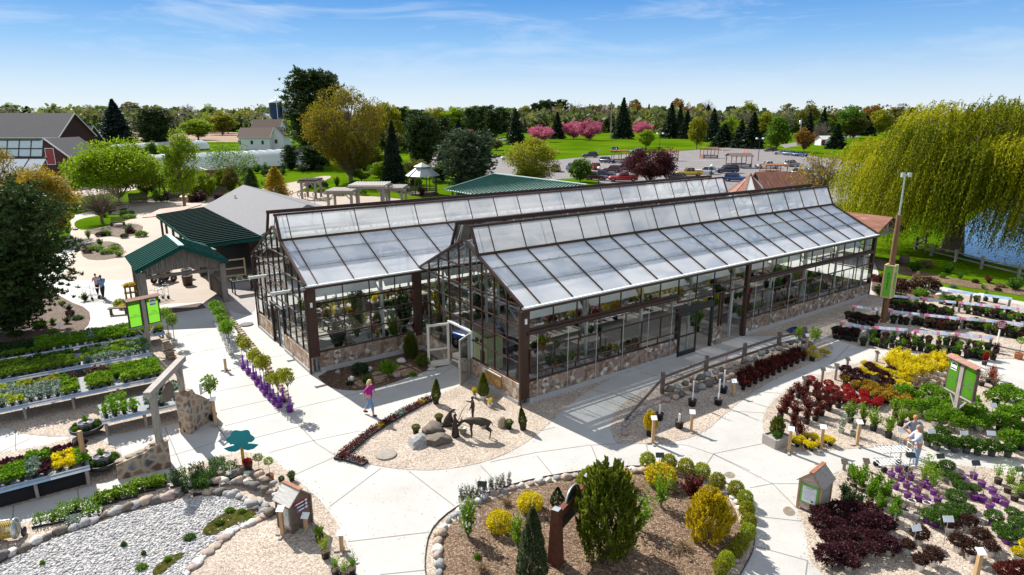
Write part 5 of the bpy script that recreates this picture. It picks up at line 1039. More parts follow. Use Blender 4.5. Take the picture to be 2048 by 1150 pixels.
def make_car(kind):
    """car facing +x with its wheels on z=0"""
    P=dict(suv=(4.75,.92,1.02,1.72,(.75,.1,-1.75,-2.15)),sedan=(4.7,.9,.92,1.44,(.7,-.05,-1.2,-1.9)),pickup=(5.8,.97,1.12,1.86,(.95,.35,-.95,-1.15)),van=(5.1,.98,1.05,1.85,(1.2,.55,-2.2,-2.42)))[kind]
    Lc,w,zb,zt,(c0,c1,c2,c3)=P; x=Lc/2; b=MB(); hood=zb-.04
    loft(b,[rsec(x,w*.78,.42,hood-.22),rsec(x-.12,w*.93,.32,hood-.1),rsec(x-.5,w,.28,hood),rsec(c0,w,.26,zb),rsec(-x+.45,w,.28,zb),rsec(-x+.08,w*.94,.34,zb-.03),rsec(-x,w*.88,.45,zb-.14)])
    r=w*.80; loft(b,[rsec(c1-.02,r*.97,zt-.05,zt,.02),rsec((c1+c2)/2,r,zt-.05,zt+.03,.02),rsec(c2+.02,r*.95,zt-.06,zt-.005,.02)])
    for xx,xt in((c0,c1),((c1+c2)/2-.03,(c1+c2)/2-.03),(c3,c2)):
        for s in(-1,1): b.beam((xx,s*w*.9,zb-.02),(xt,s*r*.97,zt-.03),.07,.09)
    if kind=='pickup':
        for s in(-1,1): b.bx(-x+.1,c3-.05,s*w-.08*(s>0)-.0,s*w+.08*(s<0),zb-.02,zb+.12)
        b.bx(-x+.02,-x+.1,-w*.95,w*.95,zb-.1,zb+.12)
    t=thing('car',None,'car'); b.obj('body',paint('paint_base',(.5,.5,.5)),t)
    g=MB(); loft(g,[[(c0,-w*.88,zb-.03),(c0,w*.88,zb-.03),(c0+.01,w*.88,zb),(c0+.01,-w*.88,zb)],[(c1,-w*.9,zb-.03),(c1,w*.9,zb-.03),(c1,r*.93,zt-.05),(c1,-r*.93,zt-.05)],[(c2,-w*.9,zb-.03),(c2,w*.9,zb-.03),(c2,r*.92,zt-.06),(c2,-r*.92,zt-.06)],[(c3,-w*.86,zb-.03),(c3,w*.86,zb-.03),(c3-.01,w*.86,zb),(c3-.01,-w*.86,zb)]]); g.obj('windows',M_CARGL,t)
    if kind=='pickup': MB().bx(-x+.12,c3-.1,-w+.1,w-.1,zb-.01,zb+.02).obj('cargo_bed',M_BLACK,t)
    for xx in(x-.88,-x+.95):
        for s in(-1,1):
            R_=.37 if kind!='pickup' else .42; wh=MB(); wh.lathe([(R_*.55,-.11),(R_*.95,-.11),(R_,-.07),(R_,.07),(R_*.95,.11),(R_*.55,.11)],16); tw=wh.obj('wheel',M_TYRE,t,(xx,s*(w-.07),R_)); tw.rotation_euler=(PI/2,0,0)
            rr=MB(); rr.lathe([(.02,.10),(R_*.3,.12),(R_*.58,.09),(R_*.6,-.09),(.02,-.1)],12); rr.obj('rim',M_RIM,tw)
    for s in(-1,1): MB().box((x-.1,s*w*.72,hood-.22),(.16,.34,.15)).obj('headlight',M_HEAD,t); MB().box((-x+.03,s*w*.78,zb-.2),(.1,.22,.28)).obj('tail_light',M_TAIL,t)
    MB().box((x-.005,0,.55),(.06,w*1.1,.22)).obj('grille',M_BLACK,t)
    return t
CARP={}
COLS=dict(navy=(.012,.018,.05),black=(.015,.015,.018),silver=(.42,.44,.47),red=(.42,.012,.012),maroon=(.10,.012,.022),white=(.72,.73,.74),khaki=(.20,.18,.13),blue=(.02,.06,.22),slate=(.10,.15,.22),yellow=(.55,.36,.012),plum=(.028,.014,.034),grey=(.22,.23,.25))
CARS=[('suv','navy',1180,315,178,'navy SUV facing left with its tailgate raised'),('suv','black',1229,304,250,'dark SUV behind the left cart corral'),('suv','silver',1272,307,178,'silver SUV facing left beyond the left cart corral'),('suv','navy',1214,326,-50,'dark blue SUV angled beside the left cart corral'),('suv','red',1190,339,95,'red SUV seen from behind'),('pickup','grey',1256,327,80,'grey green pickup with a load behind the purple tree'),
('suv','khaki',1112,343,80,'khaki SUV seen from behind at the birch'),('suv','blue',1143,340,100,'blue SUV half hidden by the small round tree'),('suv','maroon',1192,360,-30,'maroon SUV at the grass island, front to the right'),('sedan','navy',1210,354,-25,'dark blue sedan behind the maroon SUV'),('suv','maroon',1224,345,150,'maroon SUV behind the red pickup, facing away'),('pickup','slate',1248,343,170,'slate blue pickup behind the red pickup'),('pickup','red',1246,363,176,'bright red pickup facing left at the greenhouse roof'),
('pickup','yellow',1377,352,178,'yellow pickup facing left right of the purple tree'),('sedan','black',1352,360,140,'black car in front of the yellow pickup'),('suv','white',1411,348,150,'white SUV right behind the yellow pickup'),('van','plum',1454,346,180,'dark plum van facing left beside the roofed corral'),('suv','blue',1471,363,-30,'bright blue SUV above the conical rusty roof'),
('pickup','white',1534,337,180,'white pickup facing left behind the right cart corral'),('suv','grey',1583,333,30,'grey SUV right of the white pickup'),('suv','white',1606,352,-45,'white SUV among the twiggy shrubs, nearest one'),('suv','white',1639,356,-40,'white SUV behind the shrubs, middle of three'),('suv','white',1671,353,190,'white SUV next to the willow branches'),('sedan','blue',1632,343,200,'blue sedan behind the white cars near the willow'),('suv','grey',1654,362,200,'grey SUV between the white cars near the willow'),
('sedan','maroon',1541,303,185,'maroon car on the grass under the conical tree'),('sedan','silver',1562,309,160,'silver sedan left of the blue cars on the lot edge'),('sedan','slate',1580,311,-60,'slate blue sedan between silver and blue cars'),('sedan','blue',1600,313,-60,'blue sedan at the right end of the lot edge row'),('suv','white',1017,320,180,'white SUV on the drive behind the rounded pine'),('sedan','blue',981,283,190,'blue sedan at the far lawn edge'),('suv','white',1003,282,0,'white SUV right of the blue sedan at the far lawn edge'),('van','white',881,301,20,'white van under the flag'),('sedan','silver',1329,350,150,'silver sedan hidden behind the purple tree'),('sedan','slate',1566,356,20,'pale blue car inside the right cart corral area')]
for kd,cn_,x,y,hd,lb in CARS:
    if kd not in CARP: o=make_car(kd); CARP[kd]=o; first=True
    else: o=dup(CARP[kd])
    o.location=G(x,y); o.location.z=.012; o.rotation_euler=(0,0,R(hd)); s=1.12 if y<320 else 1.03; o.scale=(s,s,s); tag(o,lb,'car','parked cars')
    b=[c for c in o.children if c.name.startswith('body')][0]; b.material_slots[0].link='OBJECT'; b.material_slots[0].material=paint('car_paint_'+cn_,COLS[cn_])
o=COL.objects
nv=[c for c in o if c.get('label')==CARS[0][5]][0]; MB().beam((-2.1,0,1.7),(-2.9,0,2.25),1.5,.06).obj('tailgate',MATS['car_paint_navy'],nv)
# ---------------------------------------------------------------- potted plants, benches, beds
SH={'barberry':[(.045,.010,.009),(.10,.018,.015),(.17,.045,.03)],'red':[(.16,.006,.008),(.30,.012,.014),(.42,.03,.03)],'orange':[(.22,.12,.012),(.38,.20,.015),(.46,.30,.03),(.16,.16,.02)],
'yellow':[(.50,.40,.004),(.66,.54,.006),(.74,.64,.03)],'purple':[(.022,.008,.012),(.055,.016,.022),(.10,.035,.042)],'brown':[(.03,.014,.012),(.07,.032,.024),(.12,.065,.045)],
'box':[(.03,.075,.008),(.055,.13,.014),(.09,.18,.025)],'bright':[(.07,.16,.008),(.12,.25,.012),(.20,.34,.025)],'fresh':[(.10,.19,.012),(.17,.28,.02),(.25,.36,.04)],'silver':[(.10,.16,.11),(.18,.25,.19),(.28,.34,.28)],
'dark':[(.014,.032,.010),(.03,.06,.018),(.05,.09,.03)],'goldcy':[(.40,.29,.006),(.60,.45,.010),(.66,.54,.04)],'juniper':[(.04,.06,.008),(.10,.13,.013),(.20,.22,.022)],'bspr':[(.04,.06,.026),(.075,.10,.045),(.115,.135,.07)],'tan':[(.22,.15,.08),(.30,.22,.12),(.18,.10,.05)],
'ygreen':[(.16,.18,.01),(.26,.27,.015),(.34,.34,.03)],'white':[(.62,.62,.58),(.7,.7,.68)],'limey':[(.20,.27,.012),(.30,.36,.02),(.38,.42,.05)]}
def SM(k): return leafmat('shrub_'+k,SH[k],trans=.38,ovar=.15)
FOL={}
def fol(style,kind,seed=0):
    """unit foliage: about 1 m wide, standing on z=0"""
    key=(style,kind,seed)
    if key in FOL: return FOL[key]
    rng=np.random.default_rng(abs(hash((style,seed)))%1000 if 0 else seed*17+len(style)*31); m=None
    if style=='mound':
        P,D=shell(900,(0,0,.36),(.5,.5,.40),rng,.35,-.75); bump=1+.14*np.sin(P[:,0]*17+seed)*np.sin(P[:,1]*15)+.1*np.sin(P[:,2]*21); P=(P-[0,0,.36])*bump[:,None]+[0,0,.36]; D=D+rng.normal(size=D.shape)*.7+[0,0,.5]; m=leaves_mesh('foliage',SM(kind),P,D,.125,.6,rng=rng)
    elif style=='fine':
        P,D=shell(1500,(0,0,.36),(.5,.5,.38),rng,.4,-.8); D=D*.6+rng.normal(size=D.shape)*.9; m=leaves_mesh('foliage',SM(kind),P,D,.085,.6,rng=rng)
    elif style=='upright':
        A=[];B=[]
        for i in range(40):
            a=rng.uniform(0,6.28); r=rng.uniform(.05,.52); h=rng.uniform(.6,1.2)*(1.1-.6*r); k=26; s=np.linspace(.2,1,k); A.append(np.stack([np.cos(a)*r*s,np.sin(a)*r*s,h*s],1)+rng.normal(size=(k,3))*.035); B.append(unit(k,rng)+[math.cos(a)*.3,math.sin(a)*.3,.6])
        m=leaves_mesh('foliage',SM(kind),np.concatenate(A),np.concatenate(B),.12,.5,rng=rng)
    elif style=='airy':
        A=[];B=[]
        for i in range(22):
            a=rng.uniform(0,6.28); r=rng.uniform(.1,.5); h=rng.uniform(.6,1.2); k=15; s=np.linspace(.3,1,k); A.append(np.stack([np.cos(a)*r*s,np.sin(a)*r*s,h*s],1)+rng.normal(size=(k,3))*.05); B.append(unit(k,rng)+[0,0,.4])
        m=leaves_mesh('foliage',SM(kind),np.concatenate(A),np.concatenate(B),.11,.5,rng=rng)
    elif style=='twigs':
        b=MB()
        for i in range(11):
            a=rng.uniform(0,6.28); r=rng.uniform(.08,.42); h=rng.uniform(.5,1.1); b.tube([(0,0,0),(math.cos(a)*r*.5,math.sin(a)*r*.5,h*.55),(math.cos(a)*r,math.sin(a)*r,h)],[.014,.010,.004],4,cap=False)
        m=b.mesh('twigs',[plain('twig_brown',(.16,.09,.06),.9)])
    elif style=='grass':
        k=150; a=rng.uniform(0,6.28,k); r=rng.uniform(.1,.5,k); P=np.stack([np.cos(a)*r*.6,np.sin(a)*r*.6,.42-r*.25],1); D=np.stack([np.cos(a)*r*1.6,np.sin(a)*r*1.6,np.full(k,.75)],1); m=leaves_mesh('foliage',SM(kind),P,D,.62,.06,rng=rng)
    elif style=='cone':
        A=[];B=[]
        for i in range(900):
            t=rng.uniform()**1.3; rr=.5*(1-t)**.75*(.35+.65*min(1,t*6+.35))*rng.uniform(.75,1.05); a=rng.uniform(0,6.28); A.append((math.cos(a)*rr,math.sin(a)*rr,.04+t*1.0)); B.append((math.cos(a)*.6,math.sin(a)*.6,.7))
        m=leaves_mesh('foliage',SM(kind),np.array(A),np.array(B)+rng.normal(size=(900,3))*.35,.12,.5,rng=rng)
    elif style=='egg':   # tight upright conifer, unit height 1, width 1
        A=[];B=[]
        for i in range(6500):
            t=rng.uniform(); w=math.sin(PI*min(1,.18+.86*t))**.75 if t<.95 else .18; w=max(.06,(1-t)**.62*(.55+.45*min(1,t*5))); a=rng.uniform(0,6.28); rr=.5*w*rng.uniform(.82,1.06)*(1+.07*math.sin(a*7+t*30)); A.append((math.cos(a)*rr,math.sin(a)*rr,.01+t*.98)); B.append((math.cos(a),math.sin(a),.75))
        m=leaves_mesh('foliage',SM(kind),np.array(A),np.array(B)+rng.normal(size=(6500,3))*.35,.07,.5,rng=rng)
    elif style=='column':  # loose juniper: plumes
        A=[];B=[]
        for i in range(420):
            a=rng.uniform(0,6.28); t=rng.uniform()**.8; w=(.30+.7*min(1,(1-t)*2.2))*(.75+.25*min(1,t*4)); r0=.46*w*rng.uniform(.5,1); z=t*.86; k=38; s=np.linspace(0,1,k); Lp=rng.uniform(.10,.2); A.append(np.stack([np.cos(a)*(r0+s*Lp*.45),np.sin(a)*(r0+s*Lp*.45),z+s*Lp],1)+rng.normal(size=(k,3))*np.array((.022,.022,.012))*(1.3-s)[:,None]); B.append(np.tile((math.cos(a)*.6,math.sin(a)*.6,1.),(k,1))+rng.normal(size=(k,3))*.45)
        m=leaves_mesh('foliage',SM(kind),np.concatenate(A),np.concatenate(B),.05,.5,rng=rng)
    elif style=='tree':   # small standard: trunk 0..0.55, crown above; unit height 1, crown width .5
        b=MB(); b.tube([(0,0,0),(.01,0,.3),(0,.01,.6)],[.016,.013,.009],6)
        for i in range(7): a=i*.9; b.tube([(0,0,.5),(math.cos(a)*.1,math.sin(a)*.1,.68),(math.cos(a)*.17,math.sin(a)*.17,.88)],[.008,.005,.002],4,cap=False)
        P,D=shell(330,(0,0,.78),(.24,.24,.22),rng,.1,-.9); FOL[key]=(b.mesh('trunk',[M_BARK]),leaves_mesh('foliage',SM(kind),P,unit(len(P),rng),.08,.55,rng=rng)); return FOL[key]
    elif style=='ball':
        b=MB(); b.tube([(0,0,0),(.005,0,.35),(0,0,.62)],[.014,.012,.010],6); P,D=shell(260,(0,0,.80),(.24,.24,.20),rng,.4,-1); FOL[key]=(b.mesh('trunk',[M_BARK]),leaves_mesh('foliage',SM(kind),P,D+rng.normal(size=D.shape)*.6,.085,.55,rng=rng)); return FOL[key]
    elif style=='bare':
        b=MB(); b.tube([(0,0,0),(.01,0,.4),(0,0,.72)],[.012,.010,.006],6)
        for i in range(26): a=i*2.4; z=.42+.02*i*.55; h=rng.uniform(.1,.22); b.tube([(0,0,z),(math.cos(a)*h*.6,math.sin(a)*h*.6,z+h)],[.004,.0015],3,cap=False)
        m=b.mesh('branches',[plain('reddish_twig',(.20,.09,.08),.9)])
    FOL[key]=m; return m
POTM={}
def potmesh(mat,band=False):
    k=(mat.name,band)
    if k not in POTM:
        b=MB(); b.lathe([(.02,.0),(.40,.0),(.47,.80),(.50,.82),(.50,.92),(.46,.92),(.44,.84)],14); b.lathe([(.445,.84),(.01,.86)],14,mi=1,sm=False)
        if band: b.lathe([(.475,.60),(.485,.61),(.49,.74),(.48,.75)],14,mi=2)
        POTM[k]=b.mesh('pot',[mat,M_SOIL,plain('cream_band',(.6,.5,.34),.6)])
    return POTM[k]
M_WRAP=plain('white_trunk_wrap',(.72,.72,.72),.6); M_PAPER=plain('white_tag',(.78,.79,.80),.5)
def potted(p,label,cat,mat,pd,style,kind,fd,fh=None,seed=0,name='potted_shrub',group=None,phs=.85,wrap=None,band=False,tagged=False):
    """a pot of diameter pd with foliage fd wide and fh tall"""
    fh=fh or fd; t=thing(name,label,cat,(p[0],p[1],p[2] if p[2]>.1 else GZ),rnd.uniform(0,6.28),group)
    link('pot',potmesh(mat,band),t,(0,0,0),0,(pd,pd,pd*phs)); z=pd*phs*.80
    f=fol(style,kind,seed)
    if isinstance(f,tuple): link('trunk',f[0],t,(0,0,z),0,(fd*2,fd*2,fh)); link('foliage',f[1],t,(0,0,z),0,(fd*2,fd*2,fh))
    else: link('branches' if style in('bare','twigs') else 'foliage',f,t,(0,0,z),0,(fd,fd,fh)).rotation_euler=(rnd.uniform(-.1,.1),rnd.uniform(-.1,.1),rnd.uniform(0,6))
    if wrap: MB().tube([(0,0,z),(.01,0,z+wrap)],.035 if wrap>.5 else .045,8).obj('trunk_wrap',M_WRAP if mat is not M_PURPLE else M_PURPLE,t)
    if tagged: MB().box((.10,-.05,z+.16),(.07,.012,.32),.4).obj('plant_tag',M_PAPER,t)
    return t
def cluster(pts,fmt,cat,group,mat,pd,style,kind,fd,fh=None,name='potted_shrub',jit=0,**k):
    pts=sorted(pts); n=len(pts)
    for i,q in enumerate(pts):
        p=G(q[0]+rnd.uniform(-jit,jit),q[1]+rnd.uniform(-jit,jit)*.6); s=rnd.uniform(.8,1.18)
        potted(p,fmt.replace('#',ordn(i,n)),cat,mat,pd,style,kind,fd*s,(fh or fd)*s*rnd.uniform(.92,1.08),i%3,name,group,**k)
def quadgrid(a,b,c,d,n,m,skip=()):
    """bilinear grid of pixels: a-b along the near edge, d-c along the far edge"""
    o=[]
    for j in range(m):
        for i in range(n):
            s=i/max(1,n-1); t=j/max(1,m-1)
            if (i,j) in skip: continue
            o.append((a[0]*(1-s)*(1-t)+b[0]*s*(1-t)+c[0]*s*t+d[0]*(1-s)*t,a[1]*(1-s)*(1-t)+b[1]*s*(1-t)+c[1]*s*t+d[1]*(1-s)*t))
    return o
M_OFFW=plain('off_white_pot',(.62,.58,.50),.6); M_OLIVE=plain('olive_pot',(.06,.065,.025),.5); M_MINT=plain('mint_pot',(.36,.52,.42),.5); M_GREYP=plain('grey_pot',(.12,.125,.135),.5)
# bottom right bed
cluster([(1640,1044),(1676,1040),(1712,1034),(1738,1040),(1640,1066),(1672,1066),(1702,1060),(1735,1062),(1762,1068),(1655,1094),(1688,1090),(1724,1090),(1758,1094),(1672,1124),(1706,1118),(1742,1116),(1775,1110),(1696,1142),(1655,1134)],'dark purple shrub in an off-white pot before the kiosk, #','potted shrub','purple shrubs before the kiosk',M_OFFW,.26,'mound','purple',.74,.52,jit=1)
cluster([(1812,1108),(1836,1088),(1838,1140),(1864,1132),(1897,1066),(1915,1104),(1934,1062),(1958,1090),(1978,1112),(1939,1120)],'bronze leaved shrub in a white pot among the right hand signs, #','potted shrub','bronze shrubs in white pots',M_WHITE,.30,'mound','brown',.56,.48)
cluster([(1852,1046),(1870,1054),(1898,1050),(1918,1048),(1880,1034),(1902,1030),(1932,1034),(1908,1012)],'round green boxwood in a purple pot mid bed, #','potted shrub','boxwoods in purple pots',M_PURPLE,.24,'fine','box',.58,.48)
cluster([(1983,1052),(2001,1077),(2012,1088),(2030,1062),(2042,1092),(2022,1040),(2046,1050)],'round green shrub in a purple pot at the right edge, #','potted shrub','right edge purple pots',M_PURPLE,.24,'fine','box',.56,.46)
cluster([(2036,1124),(2048,1108)],'bright yellow shrub in a white pot at the right edge, #','potted shrub','yellow corner shrubs',M_WHITE,.3,'mound','yellow',.5,.4)
cluster([(2004,1160),(2028,1158),(2048,1150)],'wine red low shrub at the bottom right corner, #','potted shrub','wine red corner shrubs',M_BLACK,.28,'mound','barberry',.5,.36)
cluster([(1706,972),(1722,982),(1738,1008),(1757,1030),(1786,1050),(1766,1012),(1792,1026),(1746,990),(1700,962),(1774,992)],'leafy shrub in an olive pot with a white tag, #','potted shrub','olive pots with tags',M_OLIVE,.29,'upright','bright',.52,.58,band=True,tagged=True)
cluster([(1782,956),(1802,962),(1790,978),(1812,976),(1832,986),(1814,996),(1836,1002),(1852,1008),(1874,1006),(1796,944),(1820,960)],'almost bare twiggy shrub in a purple pot behind the olive pots, #','potted shrub','purple pots, left',M_PURPLE,.27,'twigs','x',.42,.5)
cluster([(1844,974),(1858,980),(1850,966),(1866,990)],'tall airy green shrub between the purple pots, #','potted shrub','airy shrubs',M_PURPLE,.26,'airy','fresh',.60,.75)
cluster([(1922,962),(1946,958),(1962,974),(1948,1000),(1964,1004),(1978,1018),(1990,1004),(2008,1012),(1984,988),(1934,976)],'nearly empty purple pot with a few twigs on the gravel, #','potted shrub','purple pots, right',M_PURPLE,.28,'twigs','x',.3,.36)
cluster([(1822,1012),(1808,1030),(1852,1016),(1832,1038)],'white pot with bare stems between olive and purple pots, #','potted shrub','white pots with stems',M_WHITE,.26,'twigs','x',.36,.42)
cluster([(1882,960),(1904,972),(1918,988),(1946,992),(1892,948),(1868,950)],'round green boxwood in a white pot beside the walk, #','potted shrub','boxwoods in white pots',M_WHITE,.26,'fine','box',.52,.44)
cluster([(1995,968),(2014,986),(2028,1002),(2042,996),(2046,974),(2020,966)],'loose leafy shrub in a black pot at the right walk edge, #','potted shrub','right walk edge shrubs',M_BLACK,.27,'airy','fresh',.46,.5)
cluster([(1688,1004),(1704,1014),(1716,1026),(1690,1022)],'glossy dark green shrub beside the right kiosk, #','potted shrub','dark shrubs by kiosk',M_BLACK,.28,'upright','dark',.5,.55)
# right middle display
cluster([(1560,838),(1576,812),(1596,796),(1612,784),(1590,836),(1616,828),(1636,812),(1652,802),(1586,860),(1598,878),(1630,842),(1656,822),(1606,802),(1630,792),(1570,826),(1676,816),(1642,832),(1612,848),(1582,800)],'dark red barberry in a black pot left in the display, #','potted shrub','dark red barberries',M_BLACK,.30,'upright','barberry',.62,.50)
cluster(quadgrid((1668,806),(1750,818),(1762,806),(1620,768),5,4)[:19],'low round bright red shrub, #','potted shrub','bright red shrubs',M_BLACK,.24,'fine','red',.50,.36)
cluster(quadgrid((1752,802),(1808,816),(1815,798),(1690,770),4,4),'orange leaved spirea in a black pot, #','potted shrub','orange spireas',M_BLACK,.25,'mound','orange',.56,.44)
cluster(quadgrid((1690,768),(1764,786),(1778,776),(1690,752),5,2)+[(1738,745),(1752,752),(1766,760),(1780,752)],'dark purple shrub between red and yellow rows, #','potted shrub','purple middle shrubs',M_BLACK,.26,'mound','purple',.58,.44)
cluster(quadgrid((1722,752),(1812,784),(1818,770),(1730,738),7,2),'yellow spirea in a white pot in the long double row, #','potted shrub','yellow spireas',M_WHITE,.24,'mound','yellow',.54,.36)
cluster(quadgrid((1776,738),(1822,766),(1880,752),(1790,722),5,4)+[(1868,728),(1880,735)],'tall bright yellow shrub in the bright block, #','potted shrub','bright yellow block',M_WHITE,.3,'upright','yellow',.74,.56)
cluster([(1846,728),(1862,724),(1880,728),(1895,730),(1908,728),(1888,742)],'orange yellow shrub at the far end of the display, #','potted shrub','orange far shrubs',M_PURPLE,.28,'mound','goldcy',.52,.42)
cluster([(1832,782),(1852,776),(1872,784),(1892,776),(1962,772),(1976,766),(1990,778)],'loose bronze shrub around the two panel sign, #','potted shrub','loose bronze shrubs',M_BLACK,.3,'airy','tan',.62,.56)
cluster([(1806,800),(1832,806),(1858,800),(1812,826),(1838,832),(1866,826),(1888,838),(1884,812),(1902,826),(1922,842),(1940,852),(1948,836),(1936,818),(1902,852),(1868,852),(1958,862),(1916,864)],'broad green shrub in a white pot around the sign post, #','potted shrub','green shrubs round the sign',M_WHITE,.32,'mound','bright',.84,.68)
cluster([(1990,812),(2012,800),(2036,812),(2006,838),(2032,846),(2022,874),(2046,880),(1998,860),(2048,834),(2040,900),(2016,896)],'broad green shrub in a black pot at the right edge, #','potted shrub','green shrubs at the right edge',M_BLACK,.32,'mound','bright',.88,.70)
cluster([(1746,862),(1776,876),(1700,846),(1724,850),(1800,852),(1822,858),(1790,836)],'upright shrub in a black pot left of the two shoppers, #','potted shrub','shrubs left of shoppers',M_BLACK,.30,'upright','fresh',.62,.7)
cluster([(1854,892),(1872,900),(1894,896),(1908,904),(1932,906),(1954,910),(1982,912),(2014,914),(1880,884)],'mixed shrub in a dark pot along the walk behind the shoppers, #','potted shrub','shrubs along the walk',M_GREYP,.30,'mound','box',.62,.54)
cluster([(1682,866),(1706,872)],'sparse grey leaved shrub in a mint green pot, #','potted shrub','mint pots',M_MINT,.26,'airy','silver',.56,.62)
cluster([(1586,886),(1601,888),(1612,896),(1622,902),(1636,898),(1626,884),(1641,890),(1660,892),(1650,886),(1612,880),(1594,894)],'small yellow flowering shrub on the near gravel corner, #','potted shrub','small yellow shrubs',M_BLACK,.20,'mound','yellow',.34,.28)
cluster([(1968,730),(1982,758),(1986,770)],'crimson upright shrub right of the two panel sign, #','potted shrub','crimson shrubs',M_BLACK,.28,'upright','red',.42,.55)
p=G(1552,888); t=thing('planter_box','weathered wooden planter box with a small arborvitae at the display corner','planter',p,.5); b=MB()
for s in(-1,1): b.bx(-.42,.42,s*.34-.03,s*.34+.03,0,.42); b.bx(s*.42-.03,s*.42+.03,-.31,.31,0,.42)
b.bx(-.39,.39,-.31,.31,.3,.36); b.obj('box',M_GREYH,t); link('foliage',fol('column','juniper'),t,(.1,.1,.3),0,(.62,.62,.85)); link('foliage',fol('fine','box'),t,(-.12,-.12,.34),0,(.4,.4,.45))
# fence bed: red leaved pots, wrapped bare trees, small shrubs
cluster(quadgrid((1486,780),(1606,722),(1590,712),(1478,762),11,3),'dark red leaved shrub in a black pot below the fence, #','potted shrub','red shrubs below the fence',M_BLACK,.24,'upright','barberry',.50,.44)
for i,(x,y,h,w_) in enumerate([(1384,812,2.0,.95),(1436,810,2.1,1.0),(1446,786,2.4,.9),(1358,856,.9,.38),(1318,840,1.0,.45)]):
    potted(G(x,y),['bare tree with a long white wrap, left of the leaning pair','bare tree with a leaning white wrap nearest the walk','tallest bare reddish tree with a white wrap behind the leaning one','short tree with a flared white wrap in a black pot near the posts','short bare tree behind the golden shrub at the fence'][i],'potted tree',M_BLACK,.40,'bare','x',.8,h,i%2,'potted_tree',wrap=w_)
potted(G(1300,872),'golden leaved small tree in a black pot at the low end of the fence','potted tree',M_BLACK,.36,'column','goldcy',.62,.85,0,'potted_tree')
cluster([(1614,716),(1630,722),(1644,712),(1654,714),(1624,706)],'yellow flowering shrub in a white pot at the fence bed end, #','potted shrub','yellow shrubs at bed end',M_WHITE,.24,'mound','yellow',.40,.32)
potted(G(1624,722),'small tree with sparse green leaves in a black pot among yellow shrubs','potted tree',M_BLACK,.34,'tree','fresh',.7,1.7,1,'potted_tree'); potted(G(1592,716),'thin upright leafy tree at the end of the split rail fence','potted tree',M_BLACK,.34,'tree','fresh',.5,1.6,2,'potted_tree')
# deer bed
for x,y,d,h,lb in [(872,808,.52,1.0,'slender arborvitae in a black pot beside the flower tray row'),(1046,860,.42,.85,'small arborvitae in a black pot at the greenhouse corner'),(967,800,.62,1.15,'tall arborvitae in a white pot flanked by yellow shrubs')]: potted(G(x,y),lb,'potted tree',M_BLACK if 'black' in lb else M_WHITE,.32,'egg','juniper',d,h,name='arborvitae')
cluster([(949,796),(980,815)],'bright yellow upright shrub in a white pot beside the tall arborvitae, #','potted shrub','yellow pair',M_WHITE,.22,'upright','yellow',.36,.34); cluster([(878,846),(832,868),(1018,858)],'low round green conifer in a black pot in the statue bed, #','potted shrub','round conifers in the statue bed',M_BLACK,.28,'fine','juniper',.46,.36)
# the row of trees in purple and white pots beside the low stone wall
cluster([(487,737),(497,748),(508,757),(515,770),(524,780),(531,790),(541,800),(549,808),(559,815),(567,804),(580,824),(536,778)],'young leafy tree in a purple pot beside the low wall, #','potted tree','trees in purple pots',M_PURPLE,.34,'tree','ygreen',.62,1.55,name='potted_tree',wrap=.5)
cluster([(432,646),(436,654),(440,662),(444,671),(448,680),(453,689),(456,700),(461,708)],'young leafy tree in a white pot beside the low wall, #','potted tree','trees in white pots',M_WHITE,.32,'tree','bright',.86,1.55,name='potted_tree',wrap=.4)
# pots near the turquoise flower, path side plants
potted(G(520,953),'ball topped standard tree in a terracotta pot, left of two','potted tree',M_TERRA,.30,'ball','fresh',.40,.72,1,'potted_tree'); potted(G(541,961),'ball topped standard tree in a terracotta pot, right of two','potted tree',M_TERRA,.30,'ball','fresh',.38,.72,2,'potted_tree')
potted(G(564,971),'clipped topiary in a white pot by the kiosk','potted shrub',M_WHITE,.22,'fine','box',.24,.3); potted(G(584,962),'small dark green shrub behind the kiosk roof','potted shrub',M_BLACK,.22,'mound','box',.3,.3); potted(G(497,940),'red flowering shrub in a dark pot behind the turquoise flower post','potted shrub',M_DKWOOD if 0 else plain('brown_pot',(.10,.055,.035),.7),.36,'mound','red',.36,.3); potted(G(480,948),'empty looking brown pot at the turquoise flower post','pot',plain('brown_pot',(.10,.055,.035),.7),.34,'twigs','x',.2,.2)
potted(G(652,1116),'yellow green shrub in a black pot before the left kiosk, front one','potted shrub',M_BLACK,.30,'airy','limey',.5,.55); potted(G(640,1084),'bright green shrub right behind the front one at the left kiosk','potted shrub',M_BLACK,.28,'upright','fresh',.4,.4); cluster([(672,1152),(690,1160),(704,1150)],'leafy green shrub at the bottom edge below the left kiosk, #','potted shrub','bottom edge shrubs',M_BLACK,.28,'airy','bright',.4,.42)
potted(G(2036,718),'small standard tree in a terracotta pot beside the walk at right','potted tree',M_TERRA,.44,'ball','fresh',.5,.95,0,'potted_tree')
for x,y,l in[(338,676,'lower'),(350,690,'middle'),(427,840,'near')]: potted(G(x,y),'leafy small tree in a pot by the stone pillars, %s one'%l,'potted tree',M_BLACK if l=='near' else M_WHITE,.36,'tree','fresh',.8,1.7 if l!='near' else 1.9,1,'potted_tree')
cluster([(372,866),(366,862)],'small yellow tufted plant at the foot of the tall pillar, #','potted plant','tufts at pillar',M_BLACK,.2,'mound','goldcy',.24,.2)
